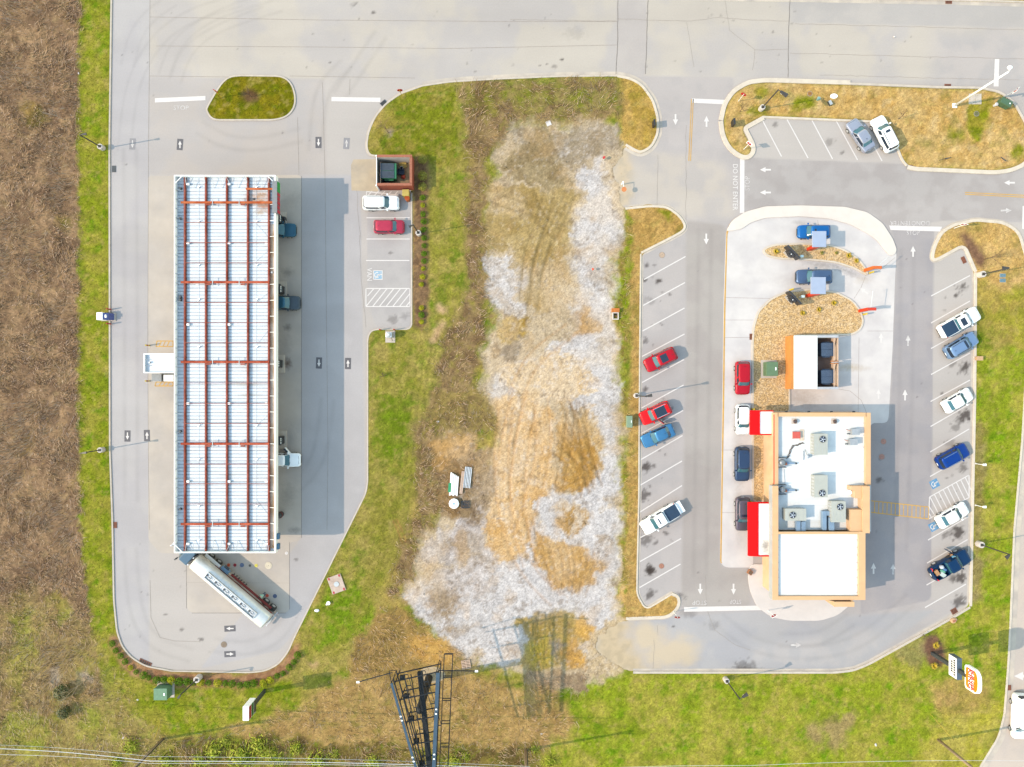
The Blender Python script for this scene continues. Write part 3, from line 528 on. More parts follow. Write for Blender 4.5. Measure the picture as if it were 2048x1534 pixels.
conc = mat('pale_concrete', C(240, 239, 237), .8, .06, .5, .08, fine=.03, fscale=30, spots=sp, tint=C(230, 229, 229))
lane = MB().sheet(WP(rnd(BKLANE, 5)), .006).build('drive_through_lane', conc, kind='structure')
padm = mat('forecourt_concrete', C(214, 207, 195), .8, .08, .35, .08, fine=.04, fscale=26, tint=C(205, 200, 192),
           spots=[(*P(580,400), 2.6, 1.4, .3, .4, C(160,155,150)), (*P(575,545), 1.2, .9, .1, .5, C(120,116,112)), (*P(570,690), 1.3, 2.6, 0, .35, C(150,146,142)), (*P(580,880), 1.2, 3, 0, .3, C(150,146,142)), (*P(575,990), 1.5, 2.2, 0, .4, C(140,138,134)), (*P(575,655), .7, .7, 0, .6, C(110,104,100)), (*P(575,727), .8, 1.0, 0, .9, C(120,96,78)), (*P(590,1060), 1.2, .6, 0, .5, C(120,118,114))])
pad = MB().sheet(WP(rnd([(296,352),(598,350),(603,355),(603,1076),(596,1083),(579,1084),(579,1219),(572,1226),(384,1226),(374,1217),(373,1108),(320,1106),(297,1080)], 4)), .005).build('forecourt_pad', padm, kind='structure')
MB().sheet(WP([(702,330),(707,319),(756,318),(756,383),(703,381)]), .007).build('bin_pad', mat('bin_concrete', C(214,198,168), .85, .12, .6, .1, fine=.05, tint=C(202,190,168)), kind='structure')
# raised pale island and planters beside the drive-through
def raised(poly, z, kw, m, kname='kerb', km=None):
    pts = WP(rnd(poly, 5))
    if area(pts) < 0: pts = pts[::-1]
    k = MB().strip(pts + [pts[0]], [(0, -.02), (.01, z), (kw, z), (kw + .02, z - .05)]).build(kname, km or kerb_m, kind='structure')
    return MB().sheet(pts, z - .03), pts, k
kerb_m = mat('kerb_concrete', C(240, 232, 214), .85, .1, 1.2, .1, fine=.05, fscale=30)
kerb_g = mat('kerb_grey', C(224, 217, 203), .85, .12, 1.0, .1, fine=.06, fscale=30)
gut_m = mat('gutter_concrete', C(226, 218, 202), .85, .1, .8, .1, fine=.05, fscale=30, tint=C(208,202,192))
yel_m = mat('yellow_paint', C(236, 190, 92), .7, .12, 1.5, fine=.06, tint=C(222, 180, 104))
CRES = [(1452,462),(1464,441),(1490,424),(1530,413),(1600,411),(1690,414),(1735,425),(1765,447),(1785,478),(1793,500),(1789,509),(1781,512),(1773,506),(1757,484),(1735,467),(1700,449),(1660,438),(1600,433),(1530,436),(1500,446),(1484,458),(1462,462)]
MB().prism(WP(rnd(CRES, 4)), .0, .14).build('raised_island', mat('island_concrete', C(250, 245, 236), .8, .05, .7, .08, fine=.03, fscale=24), kind='structure', bevel=.03)
peb = mat('planter_pebbles', C(222, 188, 130), .9, .2, 3.5, .9, fine=.55, fscale=6.5, tint=C(232, 204, 156))
PL1 = [(1524,504),(1529,495),(1550,488),(1600,486),(1660,489),(1690,499),(1715,515),(1730,533),(1737,549),(1730,551),(1708,538),(1670,526),(1620,521),(1560,519),(1535,514)]
PL2 = [(1503,690),(1505,655),(1515,622),(1540,597),(1570,583),(1620,577),(1672,583),(1705,600),(1722,622),(1728,645),(1720,662),(1702,671),(1588,673),(1583,678),(1580,778),(1580,826),(1530,826),(1530,1005),(1504,1005)]
for pl in (PL1, PL2):
    b_, pts, k = raised(pl, .15, .22, None); b_.build('planter_bed', peb, kind='structure')
side = [(1500,1128),(1495,1150),(1499,1180),(1513,1213),(1543,1234),(1580,1241),(1640,1241),(1675,1230),(1700,1209),(1712,1186),(1712,1128)]
MB().prism(WP(rnd(side, 6)), .0, .13).build('sidewalk', mat('sidewalk_concrete', C(242, 238, 234), .8, .05, .6, .06, fine=.03), kind='structure', bevel=.02)
# kerbs
def run(a, b):
    i = PAVE.index(a); j = PAVE.index(b); return PAVE[i:j + 1] if i < j else PAVE[i:] + PAVE[:j + 1]
def kerb(pts_px, kw, gw, m, gm=None, closed=False):
    pts = WP(rnd(pts_px, 6, 2, closed))
    if closed:
        if area(pts) < 0: pts = pts[::-1]
        pts = pts + [pts[0]]
    k = MB().strip(pts, [(-.005, -.02), (.015, .12), (kw - .02, .13), (kw, .06), (kw, -.05)]).build('kerb', m, kind='structure')
    if gw: MB().strip(pts, [(-gw, .004), (-gw, .010), (.0, .006)]).build('gutter', gm or gut_m, k)
    return k
kerb(run((1400,-6), (2250,10)), .25, .5, kerb_g); kerb(run((1932,1590), (2056,520)), .3, .75, kerb_m)
kerb(run((2056,520), (1948,545)), .42, .18, kerb_m); kerb(run((1948,545), (1938,1212)), .36, .3, kerb_m); kerb(run((1938,1212), (1266,1342)), .32, .32, kerb_g)
kerb(run((1252,1240), (1345,1185)), .42, .12, kerb_m); kerb(run((1345,1185), (1283,508)), .22, .26, kerb_m); kerb(run((1283,508), (1250,415)), .32, .26, kerb_m)
kerb(run((1250,292), (1235,150)), .35, .45, kerb_m); kerb(run((1235,150), (845,170)), .25, .45, kerb_g); kerb(run((845,170), (752,314)), .25, .12, kerb_g)
kerb([(822,386)] + run((822,657), (734,676)) + [(734,962)], .2, 0, kerb_g); kerb(run((734,962), (345,1340)), .2, 0, kerb_g); kerb(run((345,1340), (222,900)), .22, 0, kerb_g); kerb([(222,900),(221,300),(225,0),(227,-118)], .22, 0, kerb_g)
kerb(ISL_GAS, .22, .0, kerb_g, closed=True)
kerb(ISL_TOP[-4:] + ISL_TOP[:5] , .6, .12, kerb_m); kerb(ISL_TOP[4:10], .6, .2, kerb_m); kerb(ISL_TOP[9:16], .3, .5, kerb_g); kerb(ISL_TOP[15:22], .55, .15, kerb_m); kerb(ISL_TOP[21:26], .3, .25, kerb_m); kerb(ISL_TOP[25:], .35, .25, kerb_m)
yk = MB().strip(WP([(1470,436),(1458,448),(1451.5,464),(1446.5,620),(1444,800),(1441,1000),(1439,1122),(1441,1127)])[::-1], [(-.22, .008), (-.2, .02), (-.1, .02), (-.08, .008)]).build('painted_edge', yel_m, lane)
MB().strip(WP([(1458,452),(1453.5,470),(1449.5,620),(1447,800),(1443.5,1000),(1441.5,1122)])[::-1], [(-.1, .012), (.06, .012)]).build('painted_edge', yel_m, lane)
# ------------------------------------------------------------------ painted markings, joints and cracks
white_p = mat('white_road_paint', C(250, 249, 246), .7, .05, 3, fine=.05, fscale=20)
worn_p = mat('worn_road_paint', C(240, 240, 238), .75, .06, 3, fine=.1, fscale=14, tint=C(212, 210, 208))
seam_m = mat('joint_sealant', C(150, 144, 136), .8, .25, 2.0); crack_m = mat('crack_fill', C(176, 168, 158), .85, .2, 2)
def line(name, a, b, w, m, par, z=.014):
    (x0, y0), (x1, y1) = P(*a), P(*b); d = Vector((x1 - x0, y1 - y0)).normalized(); n = Vector((-d.y, d.x)) * w / 2
    return MB().add([(x0 - n.x, y0 - n.y, z), (x1 - n.x, y1 - n.y, z), (x1 + n.x, y1 + n.y, z), (x0 + n.x, y0 + n.y, z)], [(0, 1, 2, 3)]).build(name, m, par)
def poly_mark(name, pts, m, par, z=.014): return MB().sheet(WP(pts), z).build(name, m, par)
for q in ([(310,196.5),(411,192),(411,200.5),(310,205)], [(663,194),(761,195.5),(761,204),(663,202.5)], [(1384,197),(1455,200),(1455,209),(1384,205.5)], [(1480,313),(1489,313),(1488.5,426),(1479.5,426)], [(1778,451),(1884,453.5),(1880,463),(1781,460)], [(1368,1214),(1516,1211),(1530,1220),(1368,1223.5)], [(1989.5,118),(1998.5,118),(1997,173),(1987,173)], [(2045,412),(2052,412),(2052,458),(2044,458)]):
    poly_mark('stop_bar', q, white_p, pave)
for a, b in (((1386.5,198),(1381,322)), ((1383,198),(1377.5,322)), ((1930,385),(2100,393)), ((1930,388.5),(2100,397))): line('centre_line', a, b, .11, yel_m, pave)
for a, b in (((733,435.5),(820,435.5)), ((733,478),(820,478)), ((732,521),(819,521))): line('stall_line', a, b, .13, white_p, pave)
def hatch(pts, diag, w, m, par):
    n = len(pts)
    for i in range(n): line('hatch_line', pts[i], pts[(i + 1) % n], w, m, par, .0142)
    for a, b in diag: line('hatch_line', a, b, w, m, par, .0146)
hatch([(732,577),(820,577),(820,613),(732,613)], [((732 + 3, 592 - 0), (748, 577)) if k == 0 else ((732 + 13.4 * (k - 1), 613), (732 + 13.4 * (k - 1) + 29, 577)) for k in range(6)] + [((799,613),(820,587)), ((812,613),(820,603))], .13, white_p, pave)
hatch([(733,383),(733,391.5),(806,391.5)], [((736 + 13 * k, 391), (744 + 13 * k, 382.5)) for k in range(5)], .13, white_p, pave)
for x0, y0, x1, y1 in ((1288,559,1371,513),(1286,611,1370,565),(1285,662,1369,616),(1284,713,1369,668),(1284,765,1368,719),(1283,816,1367,770),(1283,867,1366,821),(1282,919,1365,871),(1281,970,1364,922),(1280,1024,1364,971),(1281,1075,1330,1048),(1280,1123,1362,1077),(1279,1175,1361,1128)): line('stall_line', (x0, y0), (x1, y1), .14, white_p, pave)
for x0, y0, x1, y1 in ((1862,592,1940,551),(1862,646,1940,602),(1862,697,1940,654),(1862,749,1940,706),(1861,803,1940,760),(1861,853,1939,808),(1860,904,1938,858),(1860,953,1900,930),(1856,1080,1937,1033),(1854,1126,1935,1079),(1853,1170,1934,1124),(1850,1215,1932,1168)): line('stall_line', (x0, y0), (x1, y1), .14, white_p, pave)
for x0, y0, x1, y1 in ((1523,237,1563,313),(1574,239,1616,316),(1624,241,1665,318),(1673,243,1715,320),(1722,245,1764,322)): line('stall_line', (x0, y0), (x1, y1), .14, white_p, pave)
A0, A1, B0, B1 = (1859,994), (1938,950), (1857,1038), (1938,995)
dg = []
for k in range(9):
    t = k / 9; dg.append(((A0[0] + (A1[0] - A0[0]) * t + 1, A0[1] + (A1[1] - A0[1]) * t), (A0[0] + (A1[0] - A0[0]) * t + 18, min(A0[1] + (A1[1] - A0[1]) * t + 36, 1038 - (A0[0] + 79 * t + 18 - 1857) * .53))))
dg += [((1858,1013),(1870,1031)), ((1858,1027),(1863,1035))]
hatch([A0, A1, B1, B0], dg, .13, white_p, pave)
line('crossing_line', (1738,1001), (1857,1014), .13, yel_m, pave); line('crossing_line', (1738,1024), (1857,1038), .13, yel_m, pave)
for k in range(15): line('crossing_line', (1741 + 8.3 * k, 1001.5 + .9 * k), (1740.5 + 8.3 * k, 1024.5 + .95 * k), .11, yel_m, pave, .0145)
am = MB().add([(-.11, -.7, 0), (.11, -.7, 0), (.11, .0, 0), (.34, .0, 0), (0, .72, 0), (-.34, .0, 0), (-.11, .0, 0)], [(0, 1, 2, 6), (3, 4, 5), (2, 3, 5, 6)]).mesh('direction_arrow', white_p)
am2 = am.copy(); am2.materials.clear(); am2.materials.append(worn_p)
pm = MB().add([(-.4, -.75, 0), (.4, -.75, 0), (.4, .75, 0), (-.4, .75, 0)], [(0, 1, 2, 3)]).mesh('arrow_backing', mat('black_road_paint', C(112, 112, 118), .8, .15, 4, fine=.1))
pm2 = pm.copy(); pm2.materials.clear(); pm2.materials.append(mat('worn_black_paint', C(162, 163, 168), .8, .12, 4, fine=.1))
DIRS = {'u': 0, 'd': 180, 'l': 90, 'r': -90, 'ul': 55}
def arrow(px, py, d, sc=1.0, worn=False, back=False, par=None, z=.015):
    x, y = P(px, py); par = par or pave
    if back:
        o = link('arrow_backing', pm2 if worn else pm, None, par); o.location = (x, y, z - .003); o.rotation_euler = (0, 0, R(DIRS[d] + (px * 7 % 9) - 4)); sc *= .62
    o = link('direction_arrow', am2 if worn else am, None, par); o.location = (x, y, z); o.rotation_euler = (0, 0, R(DIRS[d])); o.scale = (sc, sc, 1)
for px, py, d, wn in ((265,288,'d',1),(360,289,'u',0),(637,285,'d',0),(693,287,'u',1),(638,726,'d',0),(696,727,'u',0),(255,872,'d',0),(294,871,'u',0),(460,1257,'l',0),(460,1308,'r',0)): arrow(px, py, d, 1.1, wn, True)
for px, py, d, wn in ((1351,239,'d',0),(1413,243,'u',0),(1531,339.5,'l',0),(1531,385,'l',0),(2019,365.5,'l',0),(2012,421,'r',1),(1412.5,478,'d',0),(1826,503,'u',0),(1816,681,'u',1),(1810,790,'u',0),(1747,1137,'u',0),(1786,1138,'u',1),(1400.5,1178,'d',0),(1467,1178,'d',0),(1592,1290,'r',1),(2046,1352,'l',0)): arrow(px, py, d, 1.02 if px < 2040 else 1.7, wn)
for px, py, d in ((1762,676,'u'),(1757,788,'u'),(1728,582,'ul')): arrow(px, py, d, .95, False, False, lane)
def road_text(body, px, py, size, ang, sx=1.0, worn=True, par=None):
    me = text_mesh(body, size, sx); me.materials.clear(); me.materials.append(worn_p if worn else white_p)
    o = link('road_lettering', me, None, par or pave); x, y = P(px, py); o.location = (x, y, .015); o.rotation_euler = (0, 0, R(ang)); return o
road_text('STOP', 362, 216, .82, 0, 1.05); road_text('DO NOT ENTER', 1470, 374, .92, -90, .92, False); road_text('STOP', 1495, 367, .95, 90, .85)
road_text('DONOTENTER', 1820, 446, .85, 180, .92); road_text('STOP', 1826, 466, .85, 0, .85); road_text('STOP', 1399, 1205, .85, 180, .95); road_text('STOP', 1471, 1203, .8, 180, .8); road_text('VAN', 738.5, 549, .95, -90, .9, False)
blue_p = mat('accessible_blue', C(96, 164, 214), .7, .12, 4, fine=.08, tint=C(130, 180, 216)); lblue_p = mat('faded_blue', C(150, 200, 232), .7, .1, 4, tint=C(190, 214, 232))
def access(px, py, ang, sq, m, border):
    x, y = P(px, py); b = MB().add([(-sq, -sq, 0), (sq, -sq, 0), (sq, sq, 0), (-sq, sq, 0)], [(0, 1, 2, 3)]).build('accessible_symbol', m, pave); b.location = (x, y, .013); b.rotation_euler = (0, 0, R(ang))
    g = MB(); n = 14
    ring = [(math.cos(a), math.sin(a)) for a in np.linspace(R(150), R(150 + 250), n)]
    for i in range(n - 1):
        (a0, b0), (a1, b1) = ring[i], ring[i + 1]; ro, ri = .62 * sq, .45 * sq; oy = -.2 * sq
        g.add([(a0 * ri, b0 * ri + oy, 0), (a0 * ro, b0 * ro + oy, 0), (a1 * ro, b1 * ro + oy, 0), (a1 * ri, b1 * ri + oy, 0)], [(0, 1, 2, 3)])
    for (a0, b0), (a1, b1), w in (((-.1, .55), (-.05, -.1), .13), ((-.1, .28), (.25, .28), .08), ((-.05, -.1), (.35, -.1), .1), ((.35, -.1), (.55, -.65), .1), ((.5, -.62), (.75, -.55), .08)):
        d = Vector((a1 - a0, b1 - b0)).normalized(); q = Vector((-d.y, d.x)) * w
        g.add([((a0 - q.x) * sq, (b0 - q.y) * sq, .0015), ((a1 - q.x) * sq, (b1 - q.y) * sq, .0015), ((a1 + q.x) * sq, (b1 + q.y) * sq, .0015), ((a0 + q.x) * sq, (b0 + q.y) * sq, .0015)], [(0, 1, 2, 3)])
    g.cyl((-.12 * sq, .74 * sq), .0003, .002, .15 * sq, 10)
    if border:
        for q in ((-1, -1, 1, -.86), (-1, .86, 1, 1), (-1, -.85, -.86, .85), (.86, -.85, 1, .85)): g.add([(q[0] * sq, q[1] * sq, .001), (q[2] * sq, q[1] * sq, .001), (q[2] * sq, q[3] * sq, .001), (q[0] * sq, q[3] * sq, .001)], [(0, 1, 2, 3)])
    o = g.build('wheelchair_figure', white_p, b); o.location = (0, 0, .002)
access(756, 550, -90, .62, lblue_p, True); access(1869, 967.5, -62, .56, blue_p, False); access(1867, 1053, -62, .56, blue_p, False)
def crackline(name, pts, w, m, wob=.0, par=None, z=.011):
    q = []
    for i in range(len(pts) - 1):
        n = max(1, int(math.hypot(pts[i + 1][0] - pts[i][0], pts[i + 1][1] - pts[i][1]) / 12)) if wob else 1
        for k in range(n):
            t = k / n; q.append((pts[i][0] + (pts[i + 1][0] - pts[i][0]) * t + random.gauss(0, wob), pts[i][1] + (pts[i + 1][1] - pts[i][1]) * t + random.gauss(0, wob)))
    q.append(pts[-1]); return MB().strip(WP(q)[::-1], [(-w / 2, z), (w / 2, z)]).build(name, m, par or pave)
for p in ([(300,0),(297,300),(295.5,700),(297,940),(299,1060)], [(300,34),(640,40),(1000,43),(1234,43)], [(312,92),(640,94),(900,97),(1233,90)], [(299,152),(460,154)], [(580,152),(830,156)], [(300,1160),(302,1235),(320,1275),(350,1282),(400,1283)], [(645,165),(650,350),(653,640),(656,900),(654,1060)], [(595,235),(598,350)], [(700,158),(699,190)]): crackline('joint', p, .05, crack_m)
for p in ([(1236,0),(1235,90),(1232,148)], [(1296,0),(1293,90),(1291,148)], [(1580,0),(1577,70),(1576,155)]): crackline('joint', p, .09, seam_m, .3)
for p in ([(1236,38),(1300,40),(1380,42),(1440,35),(1500,40),(1578,42)], [(1374,45),(1380,90),(1388,134)], [(1450,0),(1458,60),(1510,100),(1505,140)], [(1510,100),(1576,98)], [(1020,39),(1233,42)], [(1412,1150),(1412,1215),(1430,1260),(1470,1290),(1500,1300)], [(1315,1250),(1316,1270)], [(720,470),(722,560),(732,655)], [(714,380),(716,430),(722,480)], [(1308,1280),(1306,1338)], [(1372,250),(1372,440)], [(1316,310),(1314,420)], [(1640,150),(2040,160)], [(1590,48),(1760,52),(2048,60)], [(1580,106),(1800,112),(2048,118)]): crackline('crack', p, .04, crack_m, .5)
line('joint', (603,352), (603,1076), .06, seam_m, pad, .011); line('joint', (579,1084), (579,1219), .06, seam_m, pad, .011); line('joint', (373,1108), (373,1217), .06, seam_m, pad, .011); line('joint', (384,1226), (572,1226), .06, seam_m, pad, .011); line('joint', (375,1165), (579,1166), .02, crack_m, pad, .011); line('joint', (480,1108), (480,1226), .02, crack_m, pad, .011)
for p in ([(1450,595),(1540,597)], [(1448,640),(1506,640)], [(1448,675),(1503,675)], [(1443,900),(1504,900)], [(1442,1025),(1504,1026)], [(1730,555),(1722,575),(1708,597)], [(1735,662),(1786,662)], [(1718,675),(1716,845)], [(1676,778),(1700,782),(1722,800),(1733,825),(1733,846)], [(1730,551),(1760,540),(1790,515)], [(1635,440),(1637,452)]): crackline('joint', p, .04, crack_m, 0, lane, .013)
# ------------------------------------------------------------------ fuel station canopy
white_mt = mat('white_metal', (.72, .72, .72), .45, .06, 1.5, fine=.03); red_st = mat('red_oxide_steel', C(180, 108, 94), .7, .2, 1.6, fine=.15, fscale=6, tint=C(164, 86, 68), spec=.1); rust_st = mat('rusty_steel', C(226, 132, 84), .8, .25, 1.6, fine=.15, tint=C(196, 96, 52), spec=.1); beam_o = mat('orange_steel', C(204, 108, 80), .75, .2, 1.4, fine=.15, fscale=5, tint=C(180, 80, 54), spec=.1)
grey_st = mat('grey_steel', (.35, .36, .37), .5, .15, 3, metal=.3); dark_st = mat('dark_steel', (.035, .04, .045), .5, .2, 3); black_pl = mat('black_plastic', (.02, .02, .022), .5, .2, 4); glass_d = mat('dark_glass', (.03, .06, .075), .08, .1, 2, spec=.8); rubber = mat('tyre_rubber', (.018, .018, .019), .85, .2, 6)
ZF = 5.75; ZD = 5.02; ZB = 5.36
x0, y1 = P(348, 350, ZF); x1, y0 = P(551, 1106, ZF)
can = thing('fuel_canopy', 'long white fuel station canopy with red steel beams exposed on its roof', 'canopy', ((x0 + x1) / 2, (y0 + y1) / 2))
cx0, cy0 = can.location.x, can.location.y
def L(px, py, z): x, y = P(px, py, z); return x - cx0, y - cy0
hx, hy = (x1 - x0) / 2, (y1 - y0) / 2; t = .12
for a in ((-hx, -hx + t, -hy, hy), (hx - t, hx, -hy, hy), (-hx + t + .002, hx - t - .002, hy - t, hy), (-hx + t + .002, hx - t - .002, -hy, -hy + t)):
    MB().box(*a, 4.72, ZF).build('fascia', mat('white_fascia', (.74, .75, .75), .5, .04, 1), can, bevel=.01)
rs = [(*P(515,398,5), 2.2, 1.4, 0, .75, C(214,150,70)), (*P(528,412,5), 1.5, 1.0, 0, .8, C(190,120,50)), (*P(525,390,5), 1.2, .5, 0, .6, C(200,150,80)), (*P(520,425,5), 1.4, .5, 0, .6, C(206,164,90)), (*P(490,768,5), 3, .5, 0, .45, C(170,160,120)), (*P(500,790,5), 2.5, .35, 0, .45, C(170,160,120)), (*P(460,950,5), 2.6, .7, 0, .3, C(196,192,170)), (*P(520,950,5), 1.2, 2, 0, .25, C(190,186,176)), (*P(490,735,5), 3, .8, 0, .3, C(206,196,176))]
deck_m = mat('white_deck', (.46, .485, .515), .5, .08, 1.2, fine=.05, fscale=5, spots=rs, stretch=(.4, 2.5, 1), tint=(.42, .44, .465))
step = .435; nP = int((2 * hy - 2 * t) / step); step = (2 * hy - 2 * t) / nP
g = MB(); w_ = hx - t - .01
g.box(-w_, w_, .035, step - .03, -.03, 0); g.box(-w_, w_, .035, .06, .0005, .03); g.box(-w_, w_, step - .055, step - .03, .0005, .03)
dp = g.mesh('deck_panel', deck_m)
MB().box(-hx + t, hx - t, -hy + t, hy - t, ZD - .12, ZD - .06).build('deck_tray', mat('tray_shade_grey', (.26, .28, .31), .7), can)  # darker sheet below the panels, its grey paints the shade in their gaps
for k in range(nP):
    o = link('deck_panel', dp, None, can); o.location = (0, -hy + t + k * step, ZD)
for px in (369, 411, 453, 495, 537):
    xa, ya = L(px, 360, ZB); _, yb = L(px, 1100, ZB); g = MB()
    g.box(xa - .10, xa + .10, -hy + t + .02, hy - t - .02, ZB - .05, ZB); g.box(xa - .04, xa + .04, -hy + t + .03, hy - t - .03, ZD + .04, ZB - .05); g.box(xa - .13, xa + .13, -hy + t + .02, hy - t - .02, ZD + .037, ZD + .08)
    g.build('purlin', red_st, can)
xl = L(362, 700, ZB)[0]; xr = L(547, 700, ZB)[0]; xe = L(537, 700, ZB)[0]
for py in (405, 564.5, 724, 887.5, 1048):
    yy = L(450, py, ZB)[1]; g = MB(); g.box(xl, xr if py < 410 else xe + .1, yy - .14, yy + .14, ZB + .012, ZB + .09); g.box(xl + .05, xe, yy - .05, yy + .05, ZD + .04, ZB + .01); g.build('cross_beam', rust_st if py < 410 else beam_o, can)
    for px in (417, 486):
        q = L(px, py, ZB); MB().box(q[0] - .28, q[0] + .28, q[1] - .36, q[1] - .18, ZB + .014, ZB + .10).build('beam_clip', red_st, can)
    for px in (426, 479):
        q = L(px, py, ZB); MB().box(q[0] - .04, q[0] + .04, q[1] - .55, q[1] + .5, ZB + .1, ZB + .14).build('strut', grey_st, can)
yy = L(450, 378, ZB)[1]; MB().box(L(492, 0, ZB)[0], xr, yy - .12, yy + .12, ZB + .012, ZB + .09).build('cross_beam', rust_st, can)
for py in (444.5, 485, 525.5, 605, 645.5, 685.5, 766, 807, 847, 928, 967.5, 1008):
    yy = L(450, py, ZB)[1]; MB().box(L(369, 0, ZB)[0], xe, yy - .032, yy + .032, ZB - .08, ZB + .008).build('brace', red_st, can)
for k in range(40):
    yy = hy - .6 - k * (2 * hy - 1.1) / 39.5; g = MB(); g.bar((-hx + t, yy, 5.62), (L(366, 0, ZB)[0], yy - .05, ZB - .1), .05, .06); g.bar((-hx + t + .03, yy, 5.6), (-hx + t + .03, yy, ZD + .05), .05, .05); g.build('fascia_bracket', grey_st, can)
for k in range(22):
    yy = hy - 3.6 - k * (2 * hy - 4.2) / 21.5; MB().bar((hx - t, yy, 5.55), (xe + .15, yy, ZB - .1), .05, .06).build('fascia_bracket', mat('pale_bracket', (.62, .62, .6), .6), can)
for k, px in enumerate((371, 386, 409, 425, 441, 456, 473, 493, 508, 523, 537)):
    xa = L(px, 0, 5.5)[0]
    for s in (1, -1):
        g = MB(); ye = s * (hy - t); g.bar((xa - .25 * (k % 2), ye, 5.66), (xa, ye - s * .45, 5.45), .05, .05); g.bar((xa, ye - s * .45, 5.45), (xa, ye - s * 1.35, ZD + .1), .05, .05); g.build('fascia_bracket', grey_st, can)
for s in (1, -1): MB().bar((-hx + t, s * (hy - 1.0), 5.7), (-hx + 1.0, s * (hy - t), 5.7), .07, .07).build('corner_brace', white_mt, can)
MB().bar((hx - t, hy - 1.0, 5.7), (hx - 1.0, hy - t, 5.7), .07, .07).build('corner_brace', white_mt, can)
MB().box(L(538.5, 0, 5.2)[0], hx - t - .03, -hy + t + .3, hy - 6, ZD + .04, ZD + .06).build('gutter_tray', mat('gutter_tray', C(226, 214, 196), .7, .2, 1.0, tint=C(190, 160, 124), stretch=(1, .6, 1)), can)
lm_ = MB().box(-.16, .16, -.13, .13, 0, .22).mesh('junction_box', white_mt); vm_ = MB(); vm_.cyl((0, 0), 0, .1, .12, 10); vm_.bar((0, 0, .08), (.25, .12, .16), .08, .08); vm_ = vm_.mesh('roof_vent', white_mt)
for py in (368, 486, 649, 807, 963, 1088):
    for px in (375.5, 457.5, 532.5):
        if px > 500 and py in (368, 649): continue
        q = L(px, py, 5.3); o = link('junction_box', lm_, None, can); o.location = (q[0], q[1], ZD + .06)
for py in (374, 443, 530.5, 599.5, 694, 851, 919, 1013, 1081):
    for px in (396, 512):
        q = L(px, py, 5.2); o = link('roof_vent', vm_, None, can); o.location = (q[0], q[1], ZD + .06)
for px in (397, 512):
    q = L(px, 0, 5.1)[0]; MB().box(q - .015, q + .015, -hy + .4, hy - .5, ZD + .045, ZD + .06).build('conduit', mat('thin_conduit', (.5, .51, .53), .6), can)
for (ax, ay), (bx, by) in (((512,448),(536,475)), ((512,522),(536,500)), ((512,605),(536,585)), ((512,850),(536,830)), ((512,1000),(536,1030)), ((512,690),(536,660))):
    a = L(ax, ay, 5.1); b = L(bx, by, 5.1); MB().bar((*a, ZD + .06), (*b, ZD + .06), .03, .02).build('conduit', MATS['thin_conduit'], can)
for py in (377, 437, 594, 600, 863, 1018):
    q = L(361, py, 5.2); MB().cyl(q, ZD + .04, ZD + .45, .16, 10).build('roof_drain', dark_st, can)
q = L(507, 398, 5.1); MB().cyl(q, ZD + .04, ZD + .16, .13, 10).build('roof_drain', dark_st, can)
q = L(544, 545, 5.1); MB().cyl(q, ZD + .07, ZD + .2, .12, 10).build('roof_drain', grey_st, can)
for py in (420, 575, 724, 880, 1040):
    for px in (411, 495):
        q = L(px, py, 2.5); MB().box(q[0] - .2, q[0] + .2, q[1] - .2, q[1] + .2, 0, ZD - .04).build('column', white_mt, can)
xs = hx + .02; ya = L(0, 363, 5.7)[1]; yb = L(0, 384, 5.7)[1]; yc = L(0, 427, 5.6)[1]
sg = MB(); sg.box(hx - .32, hx + .28, yc, ya, 4.9, 6.0); sgo = sg.build('fascia_sign', mat('sign_grey', C(150, 156, 160), .5), can, bevel=.02)
MB().box(hx + .285, hx + .32, yb, ya - .05, 4.98, 5.95).build('sign_face', mat('sign_green', C(40, 190, 60), .4, .1), sgo)
for k in range(5):
    y_a = yb - .1 - k * (yb - yc) / 5; MB().box(hx + .285, hx + .33, y_a - (yb - yc) / 5 + .12, y_a, 5.0 + .1 * (k % 2), 5.9).build('sign_letter', mat('sign_red', C(226, 30, 52), .4, .1), sgo)
for py in (1072, 1092):
    q = L(553, py, 5.0); MB().box(hx + .01, hx + .3, q[1] - .35, q[1] + .35, 4.8, 5.35).build('sign_letter', mat('sign_teal', C(90, 140, 176), .5), can)
# ------------------------------------------------------------------ entry canopy, air pump and small kit on the left
a = P(288, 707, 3.2); b = P(350, 746, 3.2); ec = thing('entry_canopy', 'small white flat entry canopy projecting from the left side of the fuel canopy', 'canopy', ((a[0] + b[0]) / 2, (a[1] + b[1]) / 2)); ex, ey = (b[0] - a[0]) / 2, (a[1] - b[1]) / 2
for q in ((-ex, -ex + .12, -ey, ey), (-ex + .121, ex, ey - .12, ey), (-ex + .121, ex, -ey, -ey + .12)): MB().box(*q, 2.7, 3.3).build('fascia', MATS['white_fascia'], ec, bevel=.01)
for k in range(6): MB().box(-ex + .13, ex, -ey + .13 + k * (2 * ey - .26) / 6, -ey + .1 + (k + 1) * (2 * ey - .26) / 6, 2.9, 2.93).build('deck_panel', deck_m, ec)
MB().box(-ex + .1, ex + .02, -ey + .1, ey - .1, 2.8, 2.89).build('deck_tray', white_mt, ec)
for s in (-1, 1): MB().box(-ex + .3, -ex + .45, s * (ey - .4) - .08, s * (ey - .4) + .08, 0, 2.79).build('column', white_mt, ec)
MB().cyl((-ex + .65, .1), 2.94, 3.2, .12, 8).build('roof_vent', grey_st, ec); MB().bar((-ex + .13, -.3, 3.2), (-ex + .8, -.3, 2.98), .05, .05).build('fascia_bracket', grey_st, ec); MB().bar((-ex + .13, .5, 3.2), (-ex + .8, .5, 2.98), .05, .05).build('fascia_bracket', grey_st, ec)
